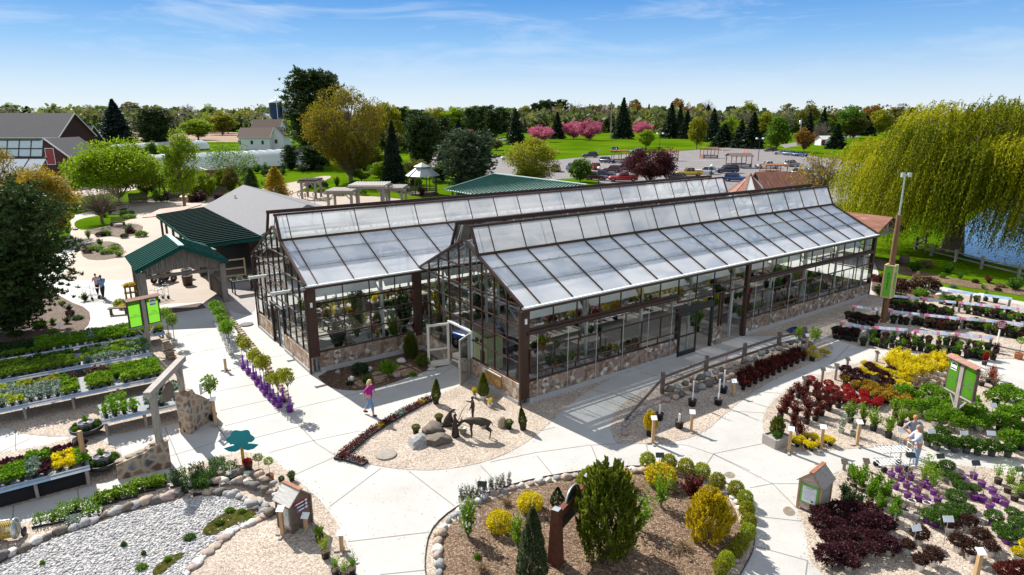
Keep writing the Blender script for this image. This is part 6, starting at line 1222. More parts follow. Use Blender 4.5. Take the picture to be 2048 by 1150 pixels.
# ---------------------------------------------------------------- plants growing in the round island
def BLOSS():
    if 'bl' not in FOL: rg=np.random.default_rng(4); P,D=shell(70,(0,0,.5),(.5,.5,.45),rg,.6,-.7); FOL['bl']=leaves_mesh('blossom',SM('white'),P,unit(70,rg),.10,.9,rng=rg)
    return FOL['bl']
def shrub(x,y,style,kind,w_,top,label,seed=0,name='shrub',extra=None):
    p=G(x,y); W=w_*MPP(x,y); H=max(.2,HT(x,y,top)); t=thing(name,label,'shrub',(p.x,p.y,GZ),rnd.uniform(0,6),None); link('foliage',fol(style,kind,seed),t,(0,0,-.02),0,(W,W,H if style in('egg','column','cone') else H*1.25))
    MB().tube([(0,0,-.1),(0,0,H*.5)],[.05,.03],6).obj('stem',M_BARK,t)
    if extra: link('blossom',fol('mound',extra,2),t,(0,0,H*.3),0,(W*.8,W*.8,H*.8)) if 0 else link('blossom',BLOSS(),t,(0,0,0),0,(W*1.05,W*1.05,H*1.3))
    return t
for a in [(1212,1108,'column','juniper',132,930,'large loose olive green juniper in the centre of the island'),(1064,1168,'egg','bspr',70,1016,'dense blue grey dwarf spruce at the front of the island'),(1000,1062,'fine','yellow',56,1020,'yellow mound left of the dwarf spruce'),(1060,1020,'fine','yellow',56,985,'yellow mound behind the dwarf spruce top'),(1034,1092,'upright','fresh',38,1046,'fresh green shrub tucked behind the dwarf spruce'),
 (1416,1078,'column','goldcy',92,982,'golden cypress at the right of the island'),(1320,968,'fine','goldcy',66,926,'golden rounded conifer at the back of the island'),(1322,1016,'airy','bright',62,962,'tall airy green shrub below the golden conifer'),(1280,1062,'airy','bright',72,1006,'airy green shrub beside the large juniper'),(1384,996,'upright','barberry',56,962,'dark red shrub between golden conifers'),(1115,1008,'cone','dark',36,976,'small dark conifer left of the rusty steel frame'),
 (1186,985,'column','limey',70,936,'yellow green upright conifer behind the large juniper'),(1250,975,'upright','goldcy',44,950,'golden tuft right behind the juniper'),(965,1144,'grass','tan',36,1126,'tan ornamental grass tuft at the front left of the island'),(1014,1012,'grass','tan',30,998,'tan dry tuft between the yellow mounds'),(954,1118,'mound','bright',14,1110,'tiny green seedling in the bare mulch'),(1370,1100,'grass','tan',46,1090,'flat dry grass patch right of the juniper'),(1092,1042,'twigs','x',44,1020,'low dark twiggy shrub beside the rusty steel frame'),(1345,985,'airy','tan',40,970,'thin brown stems in the middle of the island')]: shrub(*a)
shrub(936,1074,'upright','fresh',48,1016,'white flowering shrub at the left of the island',0,'flowering_shrub','white')
bx_=[(1294,936),(1337,940),(1371,948),(1403,957),(1434,977),(1471,993),(1489,1012),(1492,1034),(1496,1058),(1494,1078),(1482,1098),(1468,1116),(1452,1134),(1440,1150)]
for i,(x,y) in enumerate(bx_): shrub(x,y,'fine','ygreen' if i%3 else 'limey',33,y-34,'clipped yellow green ball shrub on the island rim, '+ORD[i]+' clockwise from the back',i%3,'ball_shrub')['group']='ball shrubs on the island rim'
cluster([(922,1003),(934,998),(946,994),(958,990),(970,985),(982,981),(994,977),(1006,973),(1018,969),(926,1010),(940,1004),(954,998),(968,993),(984,988),(1000,983)],'small white pot with sparse twigs on the island edge, #','potted shrub','white pots on island edge',M_GREYP if 0 else plain('pale_blue_pot',(.5,.52,.58),.5),.22,'airy','dark',.26,.34)
# bed by the rear greenhouse
for a in [(720,748,'fine','dark',36,724,'dark round shrub against the stone base'),(776,752,'grass','bright',58,716,'spiky yucca in the mulch bed by the greenhouse'),(822,716,'column','juniper',30,668,'narrow conifer by the stone base near the open door'),(848,732,'fine','juniper',36,706,'round yellowish shrub left of the open door'),(735,764,'mound','box',22,752,'low green plant near the front of the mulch bed'),(826,752,'mound','bright',18,744,'small bright green clump in the mulch bed'),(700,770,'mound','dark',16,764,'tiny dark plant at the mulch bed edge')]: shrub(*a)
# mulch border right of the greenhouse and beyond the rose rails
for i,(x,y,w_,t_,k) in enumerate([(1795,580,44,556,'brown'),(1826,580,40,556,'tan'),(1856,580,44,554,'brown'),(1762,566,26,552,'barberry'),(1746,562,20,548,'barberry'),(1834,596,22,582,'bright'),(1846,592,20,578,'bright'),(1760,590,40,576,'dark'),(1795,600,40,586,'dark'),(1830,545,30,528,'box'),(1850,536,28,520,'tan'),(1896,546,26,532,'box'),(1884,556,12,545,'bright'),(1920,558,16,549,'box'),(1950,566,14,558,'brown'),(1976,566,22,556,'barberry'),(2000,574,18,566,'tan'),(2030,580,36,562,'box'),(1905,575,14,568,'silver'),(1965,578,14,571,'bright'),(1995,582,14,575,'brown')]):
    shrub(x,y,'upright' if i%2 else 'mound',k,w_,t_,'low %s border shrub near the pond lawn, %s'%({'brown':'bronze','tan':'tan','barberry':'dark red','bright':'bright green','dark':'dark green','box':'green','silver':'silvery'}[k],ORD[i]+' of the border'),i%3)
# garden beds at the left plaza and the pine bed
r2=random.Random(3)
for (x0,x1,y0,y1,n,place) in ((440,640,342,352,16,'in the hedge below the hoop house'),(470,560,362,384,9,'on the lawn by the golden arborvitae'),(650,880,364,396,14,'in the beds round the pergolas'),(60,170,366,392,10,'in front of the barn annex'),(150,290,404,438,10,'behind the small lawn'),(300,460,398,408,12,'along the board fence'),(870,1000,384,402,9,'below the rounded pine'),(165,290,462,478,7,'in the far plaza bed'),(172,248,488,514,8,'in the near plaza bed'),(100,178,600,640,5,'at the pine bed edge'),(30,180,645,690,7,'under the big pine'),(600,680,372,392,4,'on the garden lawn')):
    xs=sorted(r2.uniform(x0,x1) for _ in range(n))
    for i,x in enumerate(xs):
        k=r2.choice(('box','dark','bright','fresh','purple') if 'hedge' not in place else ('dark','dark','box')); w_=r2.uniform(14,28); y=r2.uniform(y0,y1)
        shrub(x,y,r2.choice(('mound','upright','fine')),k,w_,y-r2.uniform(7,14)*(1.3 if y<410 else 1),'small %s plant %s, %s'%({'box':'green','dark':'dark green','bright':'bright green','fresh':'fresh green','purple':'purple'}[k],place,ordn(i,n)),i%3)
# ---------------------------------------------------------------- plant benches
M_BENCH=plain('bench_grid',(.30,.31,.33),.9,spec=.05); M_LABELS=None
def tagstrip(name,base,cols,w_=.22):
    """printed strip of small plant cards"""
    m,nt,o=newmat(name); p=N(nt,'ShaderNodeBsdfPrincipled',Roughness=.35); co=coord(nt,(1/w_,0,0),True); v=N(nt,'ShaderNodeTexWhiteNoise'); fl=nt.nodes.new('ShaderNodeVectorMath'); fl.operation='FLOOR'; L(nt,co,fl.inputs[0]); L(nt,fl.outputs[0],v.inputs['Vector'])
    r=ramp(nt,v.outputs['Value'],[(i/len(cols),c) for i,c in enumerate(cols)]); r.color_ramp.interpolation='CONSTANT'; L(nt,r.outputs[0],p.inputs['Base Color']); L(nt,p.outputs[0],o.inputs[0]); return m
M_LABELS=tagstrip('bench_label_strip',0,[(.24,.36,.52),(.55,.62,.70),(.28,.40,.55),(.72,.74,.76),(.22,.33,.46)],.3)
M_ROSETAG=tagstrip('rose_card_strip',0,[(.32,.40,.55),(.50,.52,.56),(.42,.46,.54),(.30,.38,.53),(.52,.52,.55),(.46,.40,.48),(.34,.42,.56),(.5,.5,.52),(.52,.14,.26),(.36,.43,.55),(.52,.36,.14),(.48,.49,.54),(.32,.40,.52),(.50,.42,.48)],.15)
SP={}
def smallplant(style,kind,white=False,seed=0):
    k=(style,kind,white,seed)
    if k in SP: return SP[k]
    rng=np.random.default_rng(seed+5); b=MB(); b.lathe([(.05,0),(.065,.11),(.07,.115),(.07,.13),(.01,.125)],8,mi=1)
    if style=='m': P,D=shell(110,(0,0,.20),(.17,.17,.11),rng,.2,-.5); D=D+unit(110,rng)*.7+[0,0,.3]; sz,asp=.10,.65
    elif style=='s': a=rng.uniform(0,6.28,70); r=rng.uniform(.0,.17,70); P=np.stack([np.cos(a)*r,np.sin(a)*r,rng.uniform(.14,.36,70)],1); D=unit(70,rng)*.8+[0,0,.6]; sz,asp=.105,.5
    else: P,D=shell(60,(0,0,.18),(.17,.17,.09),rng,.1,-.3); D=D+unit(60,rng)*.4; sz,asp=.13,.75
    n=len(P); D=D/np.linalg.norm(D,axis=1,keepdims=True); X=np.cross(D,rng.normal(size=(n,3))); X/=np.linalg.norm(X,axis=1,keepdims=True); s=sz*rng.uniform(.7,1.3,n)
    for i in range(n): a=D[i]*s[i]/2; c=X[i]*s[i]*asp/2; b.add([P[i]-a,P[i]+c,P[i]+a,P[i]-c],[(0,1,2,3)],0)
    SP[k]=b.mesh('perennial',[SM(kind),M_WHITE if white else M_BLACK]); return SP[k]
CN=dict(bright='bright green',fresh='fresh green',box='green',silver='silvery',purple='dark purple',yellow='yellow',orange='orange',dark='dark green',brown='bronze',limey='lime green',ygreen='yellow green',tan='straw coloured')
BN={0:'rearmost',1:'second',2:'third',3:'short fourth',4:'nearest'}
def bench(bi,ua,ub,vf,depth,rows,plan,label,skirt=False):
    o=U2(ua,vf); t=thing('plant_bench',label,'bench',o,PSI); Lb=ub-ua; tp=MB(); tp.bx(0,Lb,0,depth,.72,.76)
    for i in range(int(Lb/.5)): tp.bx(i*.5,i*.5+.03,0,depth,.761,.775)
    tp.obj('bench_top',M_BENCH,t); ap=MB().slab([(0,-.03,.64),(Lb,-.03,.64),(Lb,.06,.80),(0,.06,.80)],.015).obj('label_strip',M_LABELS,t)
    k=int(Lb/2.2)+1
    for i in range(k+1):
        x=.12+(Lb-.24)*i/k
        for y in(.12,depth-.12): MB().bx(x-.05,x+.05,y-.05,y+.05,0,.72).obj('leg',M_GREY,t)
    if skirt: MB().bx(.3,Lb-.2,.2,.22,.02,.70).obj('skirt',plain('black_fabric',(.012,.012,.013),.9),t)
    for r in range(rows):
        items=[]; v=vf+.22+(depth-.40)*r/(rows-1); n=int(Lb/.335)
        for i in range(n):
            u=ua+.18+(Lb-.36)*i/(n-1); s=plan((u-ua)/Lb,r,rnd)
            if not s: continue
            p=U2(u+rnd.uniform(-.04,.04),v+rnd.uniform(-.04,.04),.776); x,y=PX(p)
            if x<-14: continue
            items.append((x,p,s))
        items.sort(key=lambda q:q[0])
        for i,(x,p,(st,kd,wh,sc)) in enumerate(items):
            me=smallplant(st,kd,wh,rnd.randint(0,2)); s=sc*rnd.uniform(.9,1.12)
            rw='front row' if r==0 else ('back row' if r==rows-1 else ORD[r]+' row')
            ob=link({'silver':'silver_perennial','purple':'purple_perennial','brown':'bronze_perennial','yellow':'yellow_perennial','orange':'orange_perennial'}.get(kd,'green_perennial' if st=='m' else 'tall_perennial'),me,None,p,rnd.uniform(0,6.28),(s,s,s)); tag(ob,'%s perennial in %s pot, %s bench, %s, %s'%(CN[kd],'white' if wh else 'black',BN[bi],rw,ordn(i,len(items)) or 'alone'),'perennial','perennials on the %s bench'%BN[bi])
def pl1(s,r,q):
    if r==0: return ('m','bright',.42<s<.66,1.15)
    return ('m',('dark' if s<.35 else ('silver' if .6<s<.66 or r>4 and s>.5 else ('bright' if s<.75 else 'limey' if s>.9 else 'bright'))),False,1.25)
def pl2(s,r,q):
    if r==0: return ('s','silver',s>.66,1.1) if s>.6 else ('m','fresh',False,1.2)
    if .56<s<.6: return None
    return ('m' if q.random()<.6 else 'b',('box' if r>3 and s>.3 else 'fresh') if s<.55 else q.choice(('fresh','box','silver')),False,1.2)
def pl3(s,r,q):
    if .545<s<.575 or (r<2 and .74<s<.78): return None
    if r>3 and .5<s<.72: return ('s','brown',False,1.2)
    if s<.28: return ('s','silver' if q.random()<.6 else 'limey',False,1.2)
    if s<.45: return ('s','silver' if r<4 else 'ygreen',False,1.2)
    if s<.55: return ('m','fresh' if r<3 else 'bright',False,1.2)
    return ('m','fresh' if r<2 else 'bright',False,1.3)
def pl4(s,r,q):
    if s<.42: return ('s','bright',False,1.3) if q.random()<(.95 if r<2 else .4) else None
    return ('m','silver' if q.random()<.7 else 'dark',False,1.5) if (q.random()<.38) else None
def pl5(s,r,q):
    if r>=4: return ('b','purple',False,1.2) if (s<.42 or s>.68) else ('m','silver' if s<.5 else 'bright',False,1.25)
    if s<.18: return ('m','orange',False,1.15)
    if s<.52: return ('m','bright' if s<.45 else 'silver',False,1.25)
    if s<.68: return ('b','purple',False,1.15) if r<3 else ('m','box',False,1.2)
    if s<.88: return ('m','yellow',False,1.1)
    return ('m','bright',s>.95 and r==0,1.2)
bench(0,-21.6,-11.97,18.9,2.2,6,pl1,'rearmost long plant bench beside the pine bed'); bench(1,-21,-13.1,15.45,2.3,6,pl2,'second long plant bench from the back'); bench(2,-20.6,-13.2,11.45,2.3,6,pl3,'third long plant bench behind the stone arch')
bench(3,-16.04,-12.9,7.58,2.0,5,pl4,'short plant bench with gaps between its pots'); bench(4,-20,-16.72,3.64,1.9,6,pl5,'nearest plant bench with a black skirt',True)
# ---------------------------------------------------------------- trays of plants on the ground
def traymesh(w_,d_): b=MB(); b.bx(-w_/2,w_/2,-d_/2,d_/2,0,.09); return b.mesh('tray',[M_BLACK])
def tray(p,rz,w_,d_,style,kind,n,sc,label,group,name='plant_tray'):
    t=thing(name,label,'plant tray',(p[0],p[1],GZ),rz,group); link('tray',traymesh(w_,d_),t)
    rng=np.random.default_rng(int(abs(p[0]*100))); k=n; P=np.stack([rng.uniform(-.5,.5,k)*w_,rng.uniform(-.5,.5,k)*d_,.09+rng.uniform(0,1,k)**.7*sc],1)
    g=np.sin(P[:,0]*18)*np.sin(P[:,1]*18); P[:,2]+=g*.03; D=unit(k,rng)*.8+[0,0,.6]; link('foliage',leaves_mesh('foliage',SM(kind),P,D,.075 if style=='m' else (.14 if style=='b' else .12),.6 if style!='g' else .22,rng=rng),t)
    return t
curve=[(684,914),(702,900),(716,888),(730,876),(744,866),(758,857),(772,848),(786,840),(800,832),(814,824),(828,817),(842,809),(854,803)]
kk=['barberry']*4+['barberry','orange','barberry','barberry','silver','barberry','barberry','orange','barberry']
for i,q in enumerate(curve):
    a=G(*q); b_=G(*(curve[i+1] if i<12 else (866,797))); d=b_-a; tray(a,math.atan2(d.y,d.x),d.length*.98,.36,'m',kk[i],150,.13,'tray of %s bedding plants edging the statue bed, %s'%({'barberry':'dark red','orange':'orange','silver':'pale'}[kk[i]],ordn(i,14)),'bedding trays along the statue bed')
a,b_=G(678,914),G(733,930); d=b_-a
for i in range(2): c=a.lerp(b_,.28+.46*i); tray(c,math.atan2(d.y,d.x),d.length*.46,.36,'m','barberry',150,.13,'dark red bedding tray on the short front side of the statue bed, '+('left' if i==0 else 'right'),'bedding trays on the short side')
for i,(x,y,w_,k,st,sc) in enumerate([(90,1046,.62,'bright','m',.2),(122,1040,.5,'bright','m',.16),(135,1024,.6,'bright','m',.22),(172,1016,.62,'bright','m',.24),(186,1030,.55,'bright','m',.22),(150,1048,.45,'silver','m',.14),(214,1004,.7,'fresh','b',.28),(252,994,.75,'fresh','b',.34),(290,980,.75,'fresh','b',.34),(318,972,.5,'fresh','b',.26)]):
    tray(G(x,y),.42,w_,.5,st,k,260,sc,'tray of %s leafy plants above the white rock bed, %s'%('big' if st=='b' else ('small silvery' if k=='silver' else 'small'),ordn(i,10)),'trays above the white rock bed')
for i,(x,y) in enumerate([(358,968),(380,980),(396,958),(420,968),(436,946),(462,954),(404,984)]): tray(G(x,y),.42,.55,.5,'g','box',420,.5,'tray of tall narrow leaved green plants left of the turquoise flower, '+ordn(i,7),'tall green trays')
# ---------------------------------------------------------------- rose rails with printed cards and rows of black pots
M_POST=plain('grey_rail_post',(.20,.185,.165),.85,var=.25); rails=[((1679,646),(1740,656)),((1747,655),(1815,660)),((1827,662),(1903,669)),((1909,668),(1987,676)),((1704,612),(1759,620)),((1775,622),(1839,629)),((1849,630),(1919,637)),((1921,637),(1993,643)),((1998,643),(2060,650)),((1777,591),(1839,597)),((1845,598),(1912,605)),((1917,605),(1987,613)),((1989,613),(2056,620)),((1885,580),(1947,588)),((1957,588),(2024,598))]
for i,(a,b) in enumerate(rails):
    A,B=G(*a,.68),G(*b,.68); d=B-A; row='near' if i<4 else ('second' if i<9 else ('third' if i<13 else 'far')); k=[i,i-4,i-9,i-13][0 if i<4 else (1 if i<9 else (2 if i<13 else 3))]
    t=thing('rose_rail','rail of colourful plant cards in the %s rose row, %s'%(row,ORD[k]+' from the left'),'display rail',(A.x,A.y,GZ),math.atan2(d.y,d.x),'rose card rails'); Lr=d.length
    MB().slab([(0,-.09,.60),(Lr,-.09,.60),(Lr,.06,.74),(0,.06,.74)],.02).obj('card_strip',M_LABELS if i>12 else M_ROSETAG,t)
    for x in(.1,Lr-.1): MB().bx(x-.07,x+.07,-.05,.07,0,.66).obj('post',M_POST,t)
def rosepots(line,n,kinds,fmt,grp,rows=1,dy=7):
    pts=[]
    for j in range(rows):
        for i in range(n):
            s=(i+.3*j)/(n-1) if n>1 else 0
            if s<=1.02: pts.append((line[0][0]*(1-s)+line[1][0]*s+rnd.uniform(-4,4),line[0][1]*(1-s)+line[1][1]*s+j*dy+rnd.uniform(-2,2)))
    pts.sort()
    for i,q in enumerate(pts):
        kd=kinds[i%len(kinds)]; potted(G(*q),fmt.replace('#',ordn(i,len(pts))),'potted rose',M_BLACK,.34,'upright' if i%2 else 'mound',kd,rnd.uniform(.40,.52),rnd.uniform(.30,.44),i%3,'potted_rose',grp)
rosepots(((1668,668),(1712,676)),7,['dark','purple'],'black pot with a dark rose bush at the near row start, #','near row start roses',2,9)
rosepots(((1728,690),(1985,722)),24,['dark','box','bright','brown','box'],'black pot with a rose bush in the near row, #','near row roses',1)
rosepots(((1742,676),(1990,706)),18,['bright','dark','brown'],'black pot with a rose bush behind the near row, #','behind near row roses',1)
rosepots(((1696,638),(1750,646)),7,['dark','purple'],'black pot with a dark rose left of the tall pole, #','roses left of the pole',2,7)
rosepots(((1788,645),(1850,655)),6,['dark','brown'],'black pot with a rose right of the tall pole, #','roses right of the pole',1)
rosepots(((1852,648),(1910,658)),9,['dark','brown','barberry'],'black pot with a bronze rose in the second row block, #','second row block roses',2,6)
rosepots(((1924,648),(2048,672)),14,['brown','dark','barberry','bright'],'bronze rose in a black pot ending the second row, #','second row end roses',2,8)
rosepots(((1778,612),(1900,630)),13,['dark','brown','bright'],'black pot with a rose in the third row, #','third row roses',2,6)
rosepots(((1935,622),(2040,640)),11,['brown','bright','dark'],'black pot with a rose at the right of the third row, #','third row right roses',2,6)
rosepots(((1882,604),(1922,608)),6,['bright','box'],'green shrub in a black pot below the far rail, #','far row shrubs',2,4); rosepots(((1950,602),(1990,606)),3,['box'],'upright green rose in a black pot under the far right rail, #','far right roses',1)
# ---------------------------------------------------------------- boulders and pebbles
M_ROCKS=[plain('boulder_'+n,c,.85,var=.35,scale=5,bump=.5) for n,c in(('grey',(.26,.255,.25)),('tan',(.36,.28,.21)),('pink',(.32,.245,.215)),('dark',(.11,.10,.095)),('pale',(.50,.47,.43)),('brown',(.125,.10,.078)))]
RN=['grey','tan','pinkish','dark','pale','brown']
RMESH={}
def rockmesh(s,k):
    if (s,k) not in RMESH: b=MB(); b.blob((0,0,.5),.5,2,.22,0,s*7+1,(1,1,1)); RMESH[(s,k)]=b.mesh('boulder',[M_ROCKS[k]])
    return RMESH[(s,k)]
def crag(p,w_,h,d,rz,k,label,seed):
    b=MB(); vs,fs=ICO[2]; rr=random.Random(seed); pl=[(Vector((rr.uniform(-1,1),rr.uniform(-1,1),rr.uniform(-.3,1))).normalized(),rr.uniform(.55,.8)) for _ in range(9)]; out=[]
    for v in vs:
        q=v.copy()
        for n,c in pl:
            e=q.dot(n)-c
            if e>0: q-=n*e
        q+=Vector((rr.uniform(-1,1),rr.uniform(-1,1),rr.uniform(-1,1)))*.025; out.append((q.x*.62,q.y*.62,q.z*.62+.45))
    b.add(out,fs); o=b.obj('boulder',M_ROCKS[k],None,(p[0],p[1],-.05),rz); o.scale=(w_,d,h); return tag(o,label,'boulder')
def rock(p,w_,h,d,rz,k,label,group=None,z=0,name='boulder'):
    o=link(name,rockmesh(rnd.randint(0,5),k),None,(p[0],p[1],z-.12*h),rz,(w_,d,h)); tag(o,label,'boulder',group); return o
def walk(line,n):
    P=[G(*q) for q in line]; Ls=[(b-a).length for a,b in zip(P,P[1:])]; T=sum(Ls); out=[]
    for i in range(n):
        s=T*(i+.5)/n
        for a,b,l in zip(P,P[1:],Ls):
            if s<=l: out.append((a.lerp(b,s/l),math.atan2((b-a).y,(b-a).x))); break
            s-=l
    return out
def stones(line,n,size,fmt,group,pal=(0,1,2,3,4,5),z=0,flat=.62,axis='left'):
    it=walk(line,n)
    if axis=='left': it.sort(key=lambda q:PX(q[0])[0])
    for i,(p,a) in enumerate(it):
        k=rnd.choice(pal); s=size*rnd.uniform(.75,1.2); rock(p+Vector((rnd.uniform(-.05,.05),rnd.uniform(-.05,.05),0)),s,s*flat*rnd.uniform(.8,1.2),s*rnd.uniform(.65,.9),a+rnd.uniform(-.3,.3),k,fmt.replace('@',RN[k]).replace('#',ordn(i,n) if axis=='left' else ORD[i]+' '+axis),group,z)
stones([(-10,1124),(50,1100),(100,1074),(150,1060),(200,1040),(250,1022),(300,1006),(366,992)],17,.46,'@ boulder edging the top of the white rock bed, #','upper edge boulders',(0,0,1,3,4,5,2))
stones([(372,1156),(400,1122),(432,1092),(462,1066),(494,1052),(522,1040),(548,1022)],15,.36,'flat @ boulder edging the lower side of the white rock bed, #','lower edge boulders',(4,4,1,2),0,.4)
stones([(378,986),(430,988),(470,992),(510,1012),(540,1016)],13,.40,'@ boulder in the bottom course of the rock pile, #','rock pile bottom',(0,0,1,1,4,5,3),z=0)
stones([(384,978),(440,972),(490,974),(530,990),(556,1002)],14,.38,'@ boulder in the middle course of the rock pile, #','rock pile middle',(0,0,1,1,4,5,3),z=.16)
stones([(440,964),(480,962),(520,970),(552,984)],10,.34,'@ boulder in the top course of the rock pile, #','rock pile top',(0,0,1,1,4,5,3),z=.30)
stones([(500,1012),(520,1024),(540,1032),(556,1024),(562,1006)],8,.40,'@ boulder at the kiosk end of the rock pile, #','kiosk end rocks',z=.02)
stones(inset([(872,1160),(866,1110),(872,1070),(893,1040),(930,1012),(980,990),(1040,972),(1104,958),(1180,948),(1250,942),(1320,942),(1388,950),(1434,966),(1470,990),(1490,1022),(1496,1060),(1492,1100),(1474,1134)],.975),50,.36,'@ boulder of the stone ring round the island, #','stones round the island',(0,1,2,2,4,4),0,.55,'clockwise from bottom left')
stones([(1249,874),(1249,858),(1256,844),(1268,832),(1290,820)],8,.36,'@ boulder at the low end of the fence bed, #','low fence bed boulders',(0,0,2,3,4))
stones([(1326,806),(1360,796),(1396,780),(1430,768),(1470,752),(1510,734),(1560,714),(1600,700),(1622,692)],26,.46,'@ boulder in the lower course below the split rail fence, #','lower fence boulders',(0,0,1,3,3,2),0)
stones([(1330,796),(1396,770),(1470,742),(1540,712),(1610,688)],21,.44,'@ boulder in the upper course below the split rail fence, #','upper fence boulders',(0,0,1,3,5,2),.26)
for x,y,w_,h,k,l in[(836,888,.95,.55,0,'grey rough rock of the trio in the statue bed'),(872,884,1.1,.5,5,'big brown flat topped rock in the statue bed'),(866,868,1.0,.55,5,'brown rock leaning behind the flat topped one'),(1003,853,.5,.5,1,'tan rock beside the round conifer at the greenhouse corner'),(738,742,.42,.3,4,'pale rock in the middle of the mulch bed'),(702,762,.4,.28,4,'pale rock at the front of the mulch bed'),(792,752,.6,.3,2,'pinkish flat rock in the mulch bed'),(803,724,.6,.3,4,'pale flat rock at the back of the mulch bed'),(676,746,.32,.24,0,'grey rock near the greenhouse corner in the mulch bed'),(864,739,.5,.14,4,'flat pale slab at the mulch bed edge'),(1855,588,.5,.3,4,'pale rock at the border behind the rose rails'),(1878,592,.5,.3,4,'pale rock right in the border behind the rose rails')]:
    (crag(G(x,y),w_*1.1,h*.85,w_*.8,rnd.uniform(0,3),k,l,int(x)) if 'statue' in l else rock(G(x,y),w_,h,w_*.8,rnd.uniform(0,3),k,l))
def pebbles(poly,n,smin,smax,mats,name,label,z,holes=()):
    pts=[tuple(G(*p)[:2]) for p in poly]; xs=[p[0] for p in pts]; ys=[p[1] for p in pts]; rng=np.random.default_rng(9); V=np.array([tuple(v) for v in ICO[1][0]]); F=np.array(ICO[1][1]); C=[]
    def inside(x,y):
        c=False; j=len(pts)-1
        for i in range(len(pts)):
            if (pts[i][1]>y)!=(pts[j][1]>y) and x<(pts[j][0]-pts[i][0])*(y-pts[i][1])/(pts[j][1]-pts[i][1])+pts[i][0]: c=not c
            j=i
        return c
    while len(C)<n:
        x,y=rng.uniform(min(xs),max(xs)),rng.uniform(min(ys),max(ys))
        if inside(x,y): C.append((x,y))
    C=np.array(C); s=rng.uniform(smin,smax,(n,1,1)); sq=rng.uniform(.6,1.25,(n,1,3)); sq[:,:,2]*=.6; jit=1+rng.normal(size=(n,len(V),1))*.10
    a=rng.uniform(0,6.28,n); ca,sa=np.cos(a)[:,None],np.sin(a)[:,None]; W=V[None]*s*sq*jit; X=W[:,:,0]*ca-W[:,:,1]*sa+C[:,0:1]; Y=W[:,:,0]*sa+W[:,:,1]*ca+C[:,1:2]; Z=W[:,:,2]+z+s[:,:,0]*rng.uniform(-.1,.7,(n,1))
    co=np.stack([X,Y,Z],2).reshape(-1,3); fa=(F[None]+(np.arange(n)*len(V))[:,None,None]).reshape(-1); nf=n*len(F); me=bpy.data.meshes.new(name); me.vertices.add(len(co)); me.vertices.foreach_set('co',co.astype(np.float32).reshape(-1)); me.loops.add(len(fa)); me.loops.foreach_set('vertex_index',fa.astype(np.int32)); me.polygons.add(nf); me.polygons.foreach_set('loop_start',np.arange(0,nf*3,3,dtype=np.int32)); me.polygons.foreach_set('loop_total',np.full(nf,3,dtype=np.int32)); me.polygons.foreach_set('use_smooth',np.ones(nf,dtype=bool)); me.materials.append(mats); me.update(calc_edges=True)
    return tag(link(name,me),label,None,None,'stuff')
CREEK=[(-60,1190),(-20,1140),(50,1108),(100,1082),(150,1066),(200,1048),(250,1030),(310,1014),(366,1000),(430,994),(480,998),(520,1020),(536,1030),(500,1048),(462,1064),(428,1090),(396,1122),(360,1170),(300,1240),(0,1260)]
sheet('rock_bed',CREEK,GZ+.008,plain('pale_rock_floor',(.33,.32,.31),.9,var=.3,scale=14,obj=False))
pebbles(CREEK,17000,.026,.058,leafmat('white_pebble',[(.27,.265,.26),(.44,.43,.42),(.58,.57,.56),(.35,.34,.325)],0,.85,0),'white_pebbles','loose white rocks filling the dry creek bed',GZ)
ALG=plain('algae_mud',(.05,.05,.012),1,var=.6,scale=8,obj=False,spec=0)
sheet('wet_algae_patch',[(400,1068),(430,1040),(470,1022),(506,1024),(516,1034),(480,1048),(450,1062),(420,1076)],GZ+.062,ALG,1); sheet('wet_algae_patch',[(300,1150),(330,1122),(362,1108),(372,1112),(340,1136),(320,1156)],GZ+.062,ALG,1)
for i,(x,y,w_) in enumerate([(380,1080,24),(336,1124,14),(284,1140,22),(248,1094,12),(460,1026,20),(484,1028,16),(440,1052,18),(500,1042,14),(86,1132,10),(288,1112,10)]): shrub(x,y,'mound','bright' if i%3 else 'box',w_,y-w_*.35,'small green weed clump in the white rock bed, '+ORD[i]+' of ten',i%3,'weed_clump')
pebbles([(678,925),(560,1000),(640,1010),(690,1090),(860,1100),(860,1060),(915,1005),(1050,962),(1280,930),(1440,955),(1530,1000),(1610,1060),(1600,960),(1535,885),(1520,845),(1480,800),(1400,870),(1230,892),(1100,880),(980,925),(760,940)],420,.008,.016,leafmat('loose_stone',[(.25,.20,.16),(.45,.38,.30),(.6,.52,.43)],0,.9,0),'stray_gravel','stray pebbles scattered over the paving',.016)
